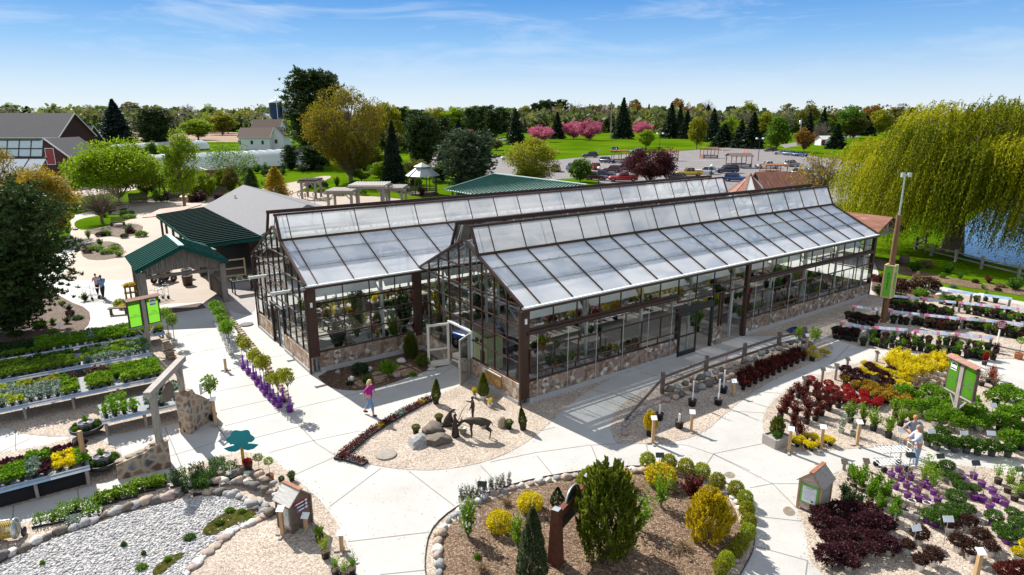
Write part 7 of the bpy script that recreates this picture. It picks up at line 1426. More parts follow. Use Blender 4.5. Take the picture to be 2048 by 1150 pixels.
def rimstones():
    rng=np.random.default_rng(2); C=[]
    for o in [o for o in COL.objects if o.name.startswith('gravel_bed')]:
        v=[x.co for x in o.data.vertices]
        for a,b in zip(v,v[1:]+v[:1]):
            d=(b-a).length; m=(a+b)/2; 
            if m.y>48 or d>12: continue
            for _ in range(int(d*9)):
                q=a.lerp(b,rng.uniform()); n=Vector((-(b-a).y,(b-a).x,0)).normalized()*abs(rng.normal())*.11*(-1 if rng.uniform()<.8 else 1); C.append(q+n)
    C=np.array([tuple(c) for c in C]); n=len(C); V=np.array([tuple(v) for v in ICO[1][0]]); F=np.array(ICO[1][1]); s=rng.uniform(.007,.017,(n,1,1))*rng.uniform(.6,1.3,(n,1,3)); co=(V[None]*s+C[:,None,:]*[1,1,0]+[0,0,.022]).reshape(-1,3)
    fa=(F[None]+(np.arange(n)*len(V))[:,None,None]).reshape(-1); nf=n*len(F); me=bpy.data.meshes.new('rim_gravel'); me.vertices.add(len(co)); me.vertices.foreach_set('co',co.astype(np.float32).reshape(-1)); me.loops.add(len(fa)); me.loops.foreach_set('vertex_index',fa.astype(np.int32)); me.polygons.add(nf); me.polygons.foreach_set('loop_start',np.arange(0,nf*3,3,dtype=np.int32)); me.polygons.foreach_set('loop_total',np.full(nf,3,dtype=np.int32)); me.materials.append(MATS['loose_stone']); me.update(calc_edges=True); tag(link('rim_gravel',me),'loose gravel spilling over the bed edges onto the paving',None,None,'stuff')
rimstones()
# stone covers
for x,y,l in[(772,911,'round concrete cover in the statue bed'),(493,650,'dark round manhole cover in the paving by the greenhouse door')]:
    p=G(x,y); t=tag(MB().lathe([(.42,0),(.42,.05),(.40,.055),(.01,.055)],24).obj('manhole_cover',plain('cover_concrete',(.26,.235,.20),.9,var=.2,scale=8) if x>700 else plain('iron_cover',(.12,.115,.11),.8),None,(p.x,p.y,GZ)),l,'manhole cover')
# ---------------------------------------------------------------- low stone wall, stone arch
def stonewall(line,h,thick,label,mat,name='stone_wall'):
    P=[G(*q) for q in line]; t=thing(name,label,'wall',(0,0,0)); b=MB(); k=0
    for a,c in zip(P,P[1:]):
        d=c-a; n=max(1,int(d.length/.42))
        for i in range(n):
            for z in range(int(h/.15)):
                m=a+d*((i+.5+(.25 if z%2 else -.1))/n); r=rnd.random(); b.blob((m.x,m.y,.08+z*.15),.5*d.length/n*1.08,1,.18,0,k,(1,thick/(d.length/n)*.95,.26),math.atan2(d.y,d.x)+rnd.uniform(-.06,.06)); k+=1
    b.obj('stones',mat,t)
M_LIME=stone_mat('limestone_blocks',[(0,(.30,.22,.15)),(.3,(.40,.31,.22)),(.6,(.36,.29,.22)),(.85,(.50,.42,.33))],2.6,(.3,.25,.19),.02,False)
stonewall([(441,610),(470,652),(508,700),(545,752),(578,806)],.42,.34,'low dry stone wall between the two walks, behind the potted trees',M_LIME)
stonewall([(332,700),(345,722)],.75,.5,'short stacked stone pier at the bench end by the white pots',M_LIME,'stone_pier')
M_FIELDST=stone_mat('fieldstone_in_mortar',[(0,(.16,.09,.07)),(.2,(.27,.19,.145)),(.4,(.10,.10,.11)),(.55,(.20,.13,.10)),(.7,(.33,.25,.19)),(.85,(.16,.165,.17))],3.4,(.44,.345,.25),.27)
a,b=G(236,956),G(343,931); d=b-a; t=thing('stone_plinth','stepped fieldstone wall carrying the front post of the timber arch','stone plinth',a,math.atan2(d.y,d.x)); Lw=d.length
pr=[(0,0),(Lw,0),(Lw,1.0),(Lw*.85,1.12),(Lw*.66,1.0),(Lw*.56,.86),(Lw*.4,.80),(Lw*.18,.70),(.02,.62)]; wv=MB(); n=len(pr)
def bulge(y): return [( (x-Lw/2)*(1.0)+Lw/2,y,z) for x,z in pr]
wv.add([(x,-.20,z) for x,z in pr]+[(x,.28,z*1.0) for x,z in pr],[tuple(range(n)),tuple(range(n,2*n))[::-1]]+[(i,n+i,n+(i+1)%n,(i+1)%n) for i in range(n)]); wv.obj('wall',M_FIELDST,t)
cp=MB()
for i in range(3,9):
    x0,z0=pr[i-1]; x1,z1=pr[i]; cp.blob(((x0+x1)/2,.04,(z0+z1)/2+.01),abs(x1-x0)*.62,2,.12,0,i,(1,.34/abs(x1-x0)*.9,.22)); 
cp.obj('cap_stones',M_LIME,t)
ap=Vector((b.x,b.y,0))-d.normalized()*.28; a2,b2=G(372,868),G(421,832); d2=b2-a2; t=thing('stone_pillar','tall tapering fieldstone pillar carrying the rear post of the timber arch','stone pillar',a2,math.atan2(d2.y,d2.x)); L2=d2.length
pl=[(0,0),(L2,0),(L2,.85),(L2*.75,1.05),(L2*.55,1.35),(L2*.33,1.62),(.24*L2,1.9),(-.02,1.92)]; n=len(pl); wv=MB(); wv.add([(x,-.26,z) for x,z in pl]+[(x,.26,z) for x,z in pl],[tuple(range(n)),tuple(range(n,2*n))[::-1]]+[(i,n+i,n+(i+1)%n,(i+1)%n) for i in range(n)]); wv.obj('wall',M_FIELDST,t)
f=MB()
for q in((.1,.46),(.56,.46)): pass
f.bx(L2*.42,L2*.48,-.42,-.36,1.5,2.0); f.bx(L2*.80,L2*.86,-.42,-.36,1.5,2.0); f.bx(L2*.48,L2*.80,-.42,-.36,1.5,1.56); f.bx(L2*.48,L2*.80,-.42,-.36,1.94,2.0); f.bx(L2*.48,L2*.80,-.41,-.37,1.74,1.77); f.bx(L2*.63,L2*.65,-.41,-.37,1.56,1.94); f.obj('old_window_frame',M_TRIM,t)
A=Vector((ap.x,ap.y,1.05))+Vector((0,0,0)); nrm=Vector((-d.y,d.x,0)).normalized()*.05; A+=nrm; B=Vector((a2.x,a2.y,1.88))+d2.normalized()*.12; zt=HT(325,935,788)
t=thing('timber_arch','grey timber gateway arch with a slanted looking beam over the walk','arch',(0,0,0)); dA=Vector((B.x-A.x,B.y-A.y,0)).normalized()
MB().beam(A,(A.x,A.y,zt),.2,.2,up=tuple(dA)).obj('post',M_GREY,t); MB().beam(B,(B.x,B.y,zt),.2,.2,up=tuple(dA)).obj('post',M_GREY,t)
p0=Vector((A.x,A.y,zt+.12))-dA*.45; p1=Vector((B.x,B.y,zt+.12))+dA*.55; MB().beam(p0,p1,.26,.22).obj('beam',M_GREYH,t)
MB().beam((A.x,A.y,zt-.55),Vector((A.x,A.y,zt))+dA*.5,.1,.1).obj('brace',M_GREY,t); MB().beam((B.x,B.y,zt-.55),Vector((B.x,B.y,zt))-dA*.5,.1,.1).obj('brace',M_GREY,t)
mid=Vector(((A.x+B.x)/2,(A.y+B.y)/2,zt-.55)); t=thing('hanging_disc','round wood slice sign hanging under the timber arch','sign',(mid.x,mid.y,mid.z),math.atan2(dA.y,dA.x)); o=MB().lathe([(.42,-.05),(.45,0),(.42,.05),(.01,.05)],20).obj('disc',M_BARK,t); o.rotation_euler=(PI/2,0,0); o.scale=(1.15,.85,1); MB().tube([(-.2,0,.3),(-.2,0,.55)],.012,5).obj('chain',M_BLACK,t); MB().tube([(.2,0,.3),(.2,0,.55)],.012,5).obj('chain',M_BLACK,t)
# ---------------------------------------------------------------- split rail fence, pond fence
def railfence(posts,hh,label,m,tail=None):
    P=[G(*q) for q in posts]; t=thing('split_rail_fence',label,'fence',(0,0,0))
    for p in P: MB().bx(p.x-.09,p.x+.09,p.y-.09,p.y+.09,-.05,hh+.12).obj('post',m,t)
    if tail: P=[G(*tail)]+P
    for i,(a,b) in enumerate(zip(P,P[1:])):
        for z in(.42,.86):
            z0=.05 if (tail and i==0) else z*hh; 
            if tail and i==0 and z<.5: continue
            MB().beam((a.x,a.y,z0),(b.x,b.y,z*hh+rnd.uniform(-.03,.03)),.07,.12).obj('rail',m,t)
M_FENCE=plain('split_rail_wood',(.145,.115,.10),.9,var=.3,scale=3,bump=.3)
railfence([(1324,788),(1411,752),(1487,725),(1556,701),(1606,690)],HT(1411,752,716),'dark split rail fence with a sloping end rail along the greenhouse walk',M_FENCE,(1250,842))
M_FENCE2=plain('pale_split_rail',(.30,.265,.235),.9,var=.25,scale=3)
railfence([(1832,500),(1850,488)],1.2,'short dark return of the pond fence at the willow trunk',M_FENCE); railfence([(1830,500),(1862,512),(1910,524),(1962,538),(2036,556),(2120,576)],1.05,'pale split rail fence running along the pond lawn',M_FENCE2)
p=G(1807,530); t=thing('barrel_planter','dark wooden half barrel at the end of the greenhouse walk','barrel',p); MB().lathe([(.36,0),(.44,.4),(.40,.8),(.36,.8),(.34,.7),(.01,.7)],16).obj('staves',M_DKWOOD,t); hp=MB(); hp.lathe([(.405,.18),(.425,.24)],16); hp.lathe([(.43,.56),(.42,.62)],16); hp.obj('hoop',M_BLACK,t)
# ---------------------------------------------------------------- information kiosks
M_LIGHTB=plain('sun_bleached_boards',(.50,.48,.45),.85,var=.25,scale=3,stretch=(8,.8,8)); M_BRNB=plain('brown_boards',(.15,.105,.075),.85,var=.35,scale=3,stretch=(.8,8,8)); M_RUSTS=plain('rust_cap',(.26,.11,.06),.8,var=.3)
M_REDW=plain('red_white_boards',(.50,.38,.34),.85,var=.55,scale=2.4,stretch=(1,1,7))
def kiosk(A,B,depth,ev,rg,label,front,side,roofm):
    d=B-A; W=d.length; t=thing('kiosk',label,'kiosk',A,math.atan2(d.y,d.x)); b=MB(); D=depth
    b.add([(0,0,.08),(W,0,.08),(W,0,ev),(W/2,0,rg),(0,0,ev)],[(0,1,2,3,4)],0); b.add([(0,D,.08),(W,D,.08),(W,D,ev),(W/2,D,rg),(0,D,ev)],[(4,3,2,1,0)],0); b.add([(0,0,.08),(0,D,.08),(0,D,ev),(0,0,ev)],[(3,2,1,0)],1); b.add([(W,0,.08),(W,D,.08),(W,D,ev),(W,0,ev)],[(0,1,2,3)],1)
    wl=b.obj('walls',[front,side],t); e=.08; s=(rg-ev)/(W/2)
    for sg in(0,1):
        x0=-e if not sg else W+e; r=MB(); q=[(x0,-e,ev-s*e+.015),(W/2,-e,rg+.015),(W/2,D+e,rg+.015),(x0,D+e,ev-s*e+.015)]; q=q if sg else q[::-1]; r.slab(q,.03); 
        r.obj('roof',roofm,t)
    MB().beam((W/2,-e-.01,rg+.03),(W/2,D+e+.01,rg+.03),.14,.03).obj('ridge_cap',M_RUSTS,t)
    for x,y in((0,0),(W,0),(W,D),(0,D)): MB().bx(x-.035,x+.035,y-.035,y+.035,0,ev-.02).obj('corner_post',M_TAN if front is M_REDW else M_BRNB,t)
    for x in(0,W): MB().beam((x,-.035,ev-.02),(W/2,-.035,rg-.02),.06,.06).obj('rake_trim',M_TAN if front is M_REDW else M_BRNB,t)
    return t,W
A,B=G(585.6,1069),G(624.6,1045); t,W=kiosk(A,B,.70,HT(586,1069,1010),HT(606,1058,980),'small roofed wooden kiosk with three coloured strips, left of the walk',M_BRNB,M_REDW,M_LIGHTB); ev=HT(586,1069,1010)
for i,(nm,c) in enumerate((('red',(.38,.012,.02)),('teal',(.012,.11,.14)),('mauve',(.28,.12,.26)))):
    z=ev-.10-i*.125; s=MB(); s.bx(.10+.05*i,W-.12,-.035,-.004,z-.045,z+.045); o=s.obj('sign_strip',plain('strip_'+nm,c,.5),t); MB().bx(.18+.05*i,W*.62,-.042,-.036,z-.016,z+.016).obj('lettering',M_PAPER,o); dd=MB().lathe([(.045,0),(.045,.008),(.001,.008)],16).obj('number_disc',M_PAPER,o,(W-.2,-.036,z)); dd.rotation_euler=(PI/2,0,0); text(str(i+1),.06,M_BLACK,o,(W-.2,-.046,z),(PI/2,0,0),.001,'numeral')
MB().bx(-.045,-.005,.08,.62,ev-.12,ev-.01).obj('sign_strip',plain('orange_strip',(.5,.13,.05),.6),t); MB().bx(-.045,-.005,.10,.60,.25,ev-.16).obj('notice',plain('pale_notice_sheet',(.55,.62,.62),.5,var=.3,scale=9),t)
A,B=G(1594,1016),G(1636,1034); t,W=kiosk(A,B,.85,HT(1594,1016,957),HT(1615,1025,946),'small roofed wooden kiosk with a green framed notice, right of the walk',M_REDW,M_GREYH,M_GREY); ev=HT(1594,1016,957); zc=ev*.60; hh=.36
MB().bx(.06,W-.06,-.04,-.004,zc-hh,zc+hh*.98).obj('green_frame',plain('notice_green',(.16,.42,.06),.5,var=.05),t); nb=MB().bx(.13,W-.13,-.05,-.041,zc-hh+.07,zc+hh-.08).obj('notice_sheet',M_PAPER,t); ln=MB()
for i in range(7): ln.bx(.17,.17+(W-.34)*rnd.uniform(.6,1),-.053,-.0505,zc+.2-i*.065,zc+.2-i*.065+.014)
ln.obj('print_lines',plain('pale_violet_print',(.42,.40,.55),.7),nb); text('SHRUBS',.07,plain('violet_print',(.3,.28,.45),.7),nb,(W/2,-.054,zc+.245),(PI/2,0,0),.001)
lg=MB(); lg.box((W-.24,-.053,zc-.2),(.07,.006,.06)); lg.obj('logo',M_BLACK,nb)
# ---------------------------------------------------------------- green two panel signs
M_GSIGN=leafmat('lime_sign_face',[(.15,.46,.03)],.68,.6,0); M_ROOFR=plain('rust_sign_roof',(.28,.15,.11),.8,var=.3); M_SIGNT=plain('grey_sign_print',(.16,.20,.16),.6)
def panelsign(p,rz,H,pw,ph,label,left,right,logo):
    t=thing('panel_sign',label,'sign',p,rz); MB().bx(-.1,.1,-.1,.1,0,H-.08).obj('post',M_GREY,t); r=MB(); r.slab([(-pw-.22,-.25,H-.06),(pw+.22,-.25,H-.06),(pw+.22,.02,H+.05),(-pw-.22,.02,H+.05)],.03); r.slab([(-pw-.22,.02,H+.05),(pw+.22,.02,H+.05),(pw+.22,.25,H-.06),(-pw-.22,.25,H-.06)],.03); r.obj('roof_strip',M_ROOFR,t)
    for s,tx in((-1,left),(1,right)):
        x0,x1=(-pw-.14,-.14) if s<0 else(.14,pw+.14); f=MB(); f.bx(x0,x0+.05,-.07,.07,H-.12-ph,H-.1); f.bx(x1-.05,x1,-.07,.07,H-.12-ph,H-.1); f.bx(x0+.05,x1-.05,-.07,.07,H-.12-ph,H-.07-ph); f.bx(x0+.05,x1-.05,-.07,.07,H-.15,H-.1); fo=f.obj('panel_frame',M_DKWOOD,t); g=MB().add([(x0+.05,-.0715,H-.07-ph),(x1-.05,-.0715,H-.07-ph),(x1-.05,-.0715,H-.15),(x0+.05,-.0715,H-.15)],[(0,1,2,3)]).obj('panel_face',M_GSIGN,fo)
        MB().beam((s*.1,0,H-.75-ph),(s*.55,0,H-.15-ph),.08,.08).obj('brace',M_GREYH,t); MB().bx(x0,x1,-.1,.1,H-.18-ph,H-.121-ph).obj('bottom_rail',M_GREYH,t)
        text(tx,.10 if len(max(tx.split('\n'),key=len))>8 else .14,M_SIGNT,g,((x0+x1)/2,-.084,H-.15-ph*.55),(PI/2,0,0),.002)
        if logo==s:
            lo=MB().bx((x0+x1)/2-.17,(x0+x1)/2+.17,-.09,-.083,H-.58,H-.2).obj('logo_plate',M_PAPER,g); k=MB(); 
            for i in range(5): k.blob(((x0+x1)/2-.1+i*.05,-.09,H-.32+.03*math.sin(i*PI/4)),.045,1,0,0,i,(1,.1,1))
            k.bx((x0+x1)/2-.15,(x0+x1)/2+.15,-.096,-.0905,H-.53,H-.48); k.obj('emblem',plain('violet_black',(.03,.02,.06),.6),lo)
panelsign(G(300,706),.89,HT(300,706,594),.70,1.5,'green two panel sign on a grey post over the rear plant benches','SUN\nPERENNIALS','SUN\nLOVING\nPERENNIALS',1)
panelsign(G(1908,846),-1.485,HT(1908,846,722),.64,1.42,'green two panel sign on a grey post among the green shrubs','SHRUBS','SHRUBS\n&\nFLOWERING\nTREES',-1)
p=G(1860+132,698); t=thing('stop_sign','small dark red stop notice on a white post in front of the rose pots','sign',p,.05); h=HT(1992,698,650); MB().bx(-.03,.03,-.03,.03,0,h-.05).obj('post',M_WHITE,t); o=MB().lathe([(.36,-.012),(.36,.012),(.001,.012)],20).obj('sign_plate',plain('stop_red',(.16,.018,.015),.5),t,(0,-.045,h)); o.rotation_euler=(PI/2,0,0); o.scale=(1,.72,1); text('STOP',.2,M_PAPER,t,(0,-.062,h+.09),(PI/2,0,0),.001); ln=MB(); ln.bx(-.24,.24,-.062,-.058,h-.05,h-.02); ln.bx(-.14,.14,-.062,-.058,h-.14,h-.11); ln.obj('small_print',M_PAPER,t)
# label posts and stake placards
def labelpost(x,y,top,label,dark=False,foot=True,m=None):
    p=G(x,y); h=max(.3,HT(x,y,top)); t=thing('label_post',label,'label post',(p.x,p.y,GZ),rnd.uniform(-.4,.4)); MB().bx(-.055,.055,-.055,.055,0,h).obj('post',m or (M_TAN if not dark else M_GREY),t)
    if foot: f=MB(); f.bx(-.24,.24,-.04,.04,0,.05); f.bx(-.04,.04,-.24,-.041,0,.05); f.bx(-.04,.04,.041,.24,0,.05); f.obj('foot',M_GREYH,t)
    MB().slab([(-.12,-.10,h-.02),(.12,-.10,h-.02),(.12,.10,h+.09),(-.12,.10,h+.09)],.015).obj('card',M_PAPER if not dark else M_DKWOOD,t)
for a in[(1305,888,838,'tan label post with white card left of the flared tree'),(1382,864,826,'weathered label post with card beside the flared tree'),(1466,792,764,'label post with card before the dark red shrubs'),(1577,906,860,'tan label post at the planter box'),(1641,900,856,'pale green topped label post among the yellow shrubs'),(1713,892,846,'tan label post below the green shrubs'),(566,1072,1020,'tan label post left of the left kiosk'),(613,1062,1034,'weathered label post right of the left kiosk front'),(684,1104,1068,'mossy label post at the walk edge below the kiosk'),(432,852,800,'small label post at the tall stone pillar'),(1944,1190,1106,'large label post with white card at the bottom edge'),(1612,702,672,'label post at the yellow shrubs by the fence end'),(452,742,716,'label post at the start of the purple pots')]: labelpost(*a)
for i,(x,y,tp) in enumerate([(1606,786,758),(1642,772,740),(1670,760,732),(1692,746,720),(1752,724,706),(1808,716,699),(1886,718,700),(1687,940,928),(1730,942,924)]): labelpost(x,y,tp,'grey label post with dark top along the upper walk, '+ordn(i,9),True,False)
def placard(x,y,top,label,m):
    p=G(x,y); h=max(.35,HT(x,y,top)); t=thing('plant_placard',label,'placard',(p.x,p.y,GZ),rnd.uniform(-.2,.2)); MB().tube([(0,0,0),(0,0,h)],.012,5).obj('stake',M_ALU,t); MB().slab([(-.16,-.06,h-.06),(.16,-.06,h-.06),(.16,.05,h+.10),(-.16,.05,h+.10)],.012).obj('plate',m,t)
DKG=plain('dark_green_plate',(.03,.04,.03),.4)
for i,(x,y,tp,m) in enumerate([(965,1004,970,M_BLACK),(1318,940,912,DKG),(1813,962,912,DKG),(1876,940,914,DKG),(1945,962,928,DKG),(2034,962,940,DKG),(1826,1096,1058,M_PAPER),(1886,1094,1040,M_PAPER),(1797,898,862,M_PAPER),(1833,870,846,M_PAPER),(1858,892,864,M_PAPER),(1978,852,812,M_PAPER),(1976,900,868,M_PAPER),(1925,886,868,M_PAPER),(1744,784,756,DKG),(122,668,650,M_PAPER)]):
    placard(x,y,tp,('dark' if m is not M_PAPER else 'white')+' plant placard on a thin stake, '+ORD[i]+' of sixteen from the island on',m)
# ---------------------------------------------------------------- turquoise flower sign, rusty steel frame
p=G(488,940); t=thing('flower_sign','turquoise flower shaped cut out on a yellow post','sign',p,.25); hz=HT(488,940,884)
MB().bx(-.05,.05,.03,.12,0,hz+.1).obj('post',plain('yellow_post',(.50,.29,.03),.7,var=.2),t); fl=MB(); pts=[]
for i in range(60):
    a=2*PI*i/60; r=.46*(1+.10*math.cos(a*6+.6)) if math.sin(a)>-.55 else .34; pts.append((r*math.cos(a),hz+.12+r*.82*math.sin(a)))
fl.add([(x,-.012,z) for x,z in pts]+[(x,.012,z) for x,z in pts],[tuple(range(60)),tuple(range(60,120))[::-1]]+[(i,60+i,60+(i+1)%60,(i+1)%60) for i in range(60)])
for s in(-1,1):
    lf=[(s*.0,hz-.16),(s*.06,hz-.30),(s*.22,hz-.37),(s*.44,hz-.33),(s*.62,hz-.18),(s*.40,hz-.12),(s*.2,hz-.08)]; k=len(lf); fl.add([(x,-.018,z) for x,z in lf]+[(x,.016,z) for x,z in lf],[tuple(range(k)),tuple(range(k,2*k))[::-1]]+[(i,k+i,k+(i+1)%k,(i+1)%k) for i in range(k)])
fl.obj('flower',plain('turquoise_paint',(.006,.22,.25),.5,var=.05),t)
M_CORTEN=plain('weathering_steel',(.13,.045,.025),.75,.3,var=.25,scale=5); A=G(1111,1126); B=G(1172,1052); H=HT(1111,1126,1018); d=B-A; t=thing('steel_frame_sculpture','rusty steel frame of two tapered posts joined by a beam','sculpture',A,math.atan2(d.y,d.x)); Lf=d.length
for x in(0,Lf):
    q=MB(); q.add([(x-.19,-.19,0),(x+.19,-.19,0),(x+.19,.19,0),(x-.19,.19,0),(x-.12,-.12,H),(x+.12,-.12,H),(x+.12,.12,H),(x-.12,.12,H)],[(0,3,2,1),(4,5,6,7),(0,1,5,4),(1,2,6,5),(2,3,7,6),(3,0,4,7)]); q.bx(x-.24,x+.24,-.24,.24,-.02,.07); o=q.obj('tapered_post',M_CORTEN,t); MB().bx(x-.11,x+.11,-.11,.11,H,H+.012).obj('post_cap',M_ALU,o)
MB().bx(.15,Lf-.15,-.09,.09,H-.35,H-.14).obj('beam',M_CORTEN,t); MB().bx(.17,Lf-.17,-.05,.05,H-.85,H-.352).obj('dark_panel',M_BLACK,t)
e=MB(); e.add([(Lf/2+.42*math.cos(PI*i/20),yy,H-.14+.30*math.sin(PI*i/20)) for yy in(-.05,.05) for i in range(21)],[tuple(range(21)),tuple(range(21,42))[::-1]]+[(i,21+i,22+i,i+1) for i in range(20)]); e.obj('arched_plate',M_BLACK,t); e=MB(); e.tube([(Lf/2+.45*math.cos(PI*i/20),0,H-.14+.33*math.sin(PI*i/20)) for i in range(21)],.03,6); e.obj('arched_rim',M_ALU,t)
# hose cart and hoses
p=G(20,1082); t=thing('hose_cart','metal hose reel cart with a yellow hose at the bottom left','hose cart',p,.3); r=MB()
for k in range(7): r.tube([(-.16+.05*k,.26*math.cos(a*.52),.42+.26*math.sin(a*.52)) for a in range(13)],.017,5,cap=False)
r.obj('hose',plain('yellow_hose',(.42,.30,.02),.5),t)
for s in(-1,1):
    o=MB().lathe([(.34,-.015),(.34,.015),(.03,.015)],18).obj('reel_disc',M_ALU,t,(s*.22,0,.42)); o.rotation_euler=(0,PI/2,0); MB().tube([(s*.28,.3,0),(s*.28,.1,.5),(s*.28,-.35,.95)],.02,6).obj('frame_side',M_ALU,t); w=MB().lathe([(.12,-.03),(.15,-.03),(.15,.03),(.12,.03),(.02,.03)],12).obj('wheel',M_BLACK,t,(s*.33,.2,.15)); w.rotation_euler=(0,PI/2,0)
MB().tube([(-.28,-.35,.95),(.28,-.35,.95)],.02,6).obj('handle',M_ALU,t)
p=G(1594,664); h=MB()
for k in range(6): h.tube([((.62-.05*k)*math.cos(a*.39),(.45-.04*k)*math.sin(a*.39),.05+.035*k) for a in range(17)],.035,5,cap=False)
tag(h.obj('garden_hose',plain('blue_hose',(.02,.05,.12),.5),None,(p.x,p.y,GZ)),'dark blue garden hose coiled on the shaded gravel','hose')
# nursery carts, bench, pallets, clutter under the porch
def cart(p,rz,label,sc=1):
    t=thing('nursery_cart',label,'cart',p,rz); 
    for z,n_ in((.32,'lower_deck'),(.85,'upper_deck')):
        b=MB(); 
        for y in(-.28,.28): b.tube([(-.62,y,z),(.55,y,z)],.016,6)
        for i in range(9): x=-.62+1.17*i/8; b.tube([(x,-.28,z),(x,.28,z)],.009,5)
        for y in(-.14,0,.14): b.tube([(-.62,y,z),(.55,y,z)],.008,5)
        b.obj(n_,M_ALU,t)
    f=MB()
    for x in(.1,.5):
        for y in(-.28,.28): f.tube([(x,y,.12),(x,y,.98 if x>.3 else .85)],.015,6)
    f.tube([(.5,-.28,.98),(.66,-.28,1.02),(.66,.28,1.02),(.5,.28,.98)],.017,6); f.obj('frame',M_ALU,t)
    for x in(-.45,.45):
        for y in(-.25,.25): w=MB().lathe([(.03,-.03),(.12,-.03),(.13,0),(.12,.03),(.03,.03)],12).obj('wheel',M_BLACK,t,(x,y,.13)); w.rotation_euler=(PI/2,0,0)
    return t
cart(G(1782,938),.08,'two deck wire nursery cart pushed by the two shoppers'); cart(G(184,598),2.7,'wire nursery cart pushed by the pair at the plaza'); cart(G(322,600),1.3,'upright wire plant cart standing inside the porch front')
p=G(238,628); t=thing('wooden_bench','small dark wooden plank bench on the plaza edge','bench',p,.35); MB().bx(-.6,.6,-.22,.22,.42,.48).obj('seat',M_DKWOOD,t)
for x in(-.45,.45): MB().bx(x-.05,x+.05,-.2,.2,0,.42).obj('leg',M_DKWOOD,t)
p=G(268,604); t=thing('pallet_planter','upright yellow brown pallet planter topped with gold moss at the porch','planter',p,.6); b=MB()
for i in range(4): b.bx(-.5+.3*i,-.38+.3*i,-.25,-.2,.1,1.25)
for z in(.2,.7,1.15): b.bx(-.52,.54,-.2,.25,z,z+.1)
b.obj('pallet',plain('yellow_pallet_wood',(.30,.19,.05),.8,var=.3),t); link('foliage',fol('mound','goldcy'),t,(0,.05,1.2),0,(1.2,.7,.35))
shrub(240,612,'mound','limey',26,598,'lime yellow plant heap beside the pallet planter'); shrub(248,618,'mound','goldcy',20,608,'golden plant heap below the pallet planter')
p=G(384,545); t=thing('garden_cart','old wooden wagon with plants in the porch shade','cart',U2(-9.6,35.5,0),PSI+.5); MB().bx(-.8,.8,-.4,.4,.5,.75).obj('tray',M_GREY,t)
for x in(-.55,.55):
    for y in(-.45,.45): w=MB().lathe([(.05,-.03),(.3,-.03),(.32,0),(.3,.03),(.05,.03)],14).obj('wheel',M_DKWOOD,t,(x,y,.32)); w.rotation_euler=(PI/2,0,0)
link('foliage',fol('mound','tan'),t,(0,0,.7),0,(1.4,.7,.5))
for i,(u,v,k,l) in enumerate([(-8.2,33.5,M_TERRA,'large round brown planter tub in the porch'),(-7.8,36,M_GREYP,'grey planter tub behind the brown one in the porch')]): potted(U2(u,v,0),l,'pot',plain('brown_tub',(.09,.06,.045),.7) if i==0 else k,.85,'twigs','x',.4,.3,0,'planter_tub',phs=1.0)
potted(G(452,600),'small pale pot at the foot of the right porch post','pot',plain('cream_pot',(.55,.5,.4),.6),.34,'twigs','x',.2,.2,0,'pot')
for i,(u,v,h,c,l) in enumerate([(-5.2,28.5,1.1,M_BLACK,'black covered cart in the shade right of the porch'),(-3.6,29,.8,M_BLACK,'low black table in the shade beside the covered cart')]):
    t=thing('shade_table',l,'table',U2(u,v,0),PSI); MB().bx(-.8,.8,-.5,.5,h-.08,h).obj('table_top',c,t)
    for x in(-.7,.7):
        for y in(-.42,.42): MB().bx(x-.04,x+.04,y-.04,y+.04,0,h-.08).obj('leg',M_BLACK,t)
    for k in range(4): link('foliage',fol('mound',('dark','silver')[k%2]),t,(-.6+.4*k,0,h),0,(.4,.4,.3))
t=thing('wood_rack','pale timber rack shelf under the dark eave right of the porch','rack',U2(-4.9,32.5,0),PSI); b=MB()
for x in(-.9,.9): b.bx(x-.05,x+.05,-.05,.05,0,1.9)
for z in(.5,1.1,1.8): b.bx(-.85,.85,-.15,.15,z,z+.06)
b.obj('rack_frame',M_PALEW,t)
for i,(x,y,l) in enumerate([(168,884,'left'),(202,920,'right')]):
    p=G(x if i else 172,y if not i else 925); 
for i,(x,y,l) in enumerate([(176,870,'round black tub display with herbs behind the nearest bench'),(208,940,'round black tub display with herbs at the stepped stone wall')]):
    t=thing('tub_display',l,'display',G(x,y)); MB().lathe([(.62,.28),(.64,.42),(.60,.42),(.58,.36),(.01,.36)],20).obj('tub',M_BLACK,t); MB().lathe([(.3,.36),(.32,.62),(.28,.62),(.27,.58),(.01,.58)],16).obj('upper_tub',M_GREYP,t); MB().tube([(0,0,0),(0,0,.3)],.2,10).obj('base',M_DKWOOD,t)
    for k in range(6): a=k*1.05; link('foliage',fol('mound',('box','bright','dark')[k%3]),t,(.42*math.cos(a),.42*math.sin(a),.36),0,(.3,.3,.26))
    link('foliage',fol('upright','bright'),t,(0,0,.58),0,(.4,.4,.3))
p=G(176,958); t=thing('wooden_post','plain tan wooden post at the end of the nearest bench','post',p); MB().bx(-.06,.06,-.06,.06,0,HT(176,958,862)).obj('post',M_TAN,t)
p=G(236,452); t=thing('garden_bench','dark garden bench with a slatted back on the plaza','bench',p,.2); MB().bx(-.8,.8,-.3,.25,.42,.48).obj('seat',M_DKWOOD,t); b=MB()
for k in range(5): b.bx(-.8,.8,.22,.26,.55+.12*k,.63+.12*k)
b.obj('backrest',M_DKWOOD,t)
for x in(-.7,.7): MB().bx(x-.05,x+.05,-.28,.28,0,.42).obj('leg',M_DKWOOD,t)
p=G(372,418); t=thing('birdhouse','small tan birdhouse on a post behind the green lean-to','birdhouse',p); MB().bx(-.08,.08,-.08,.08,0,1.2).obj('post',M_TAN,t); MB().bx(-.35,.35,-.35,.35,1.2,1.8).obj('box',M_TAN,t); MB().slab([(-.5,-.5,1.8),(.5,-.5,1.8),(.5,.5,2.2),(-.5,.5,2.2)],.05).obj('roof',M_PALEW,t)
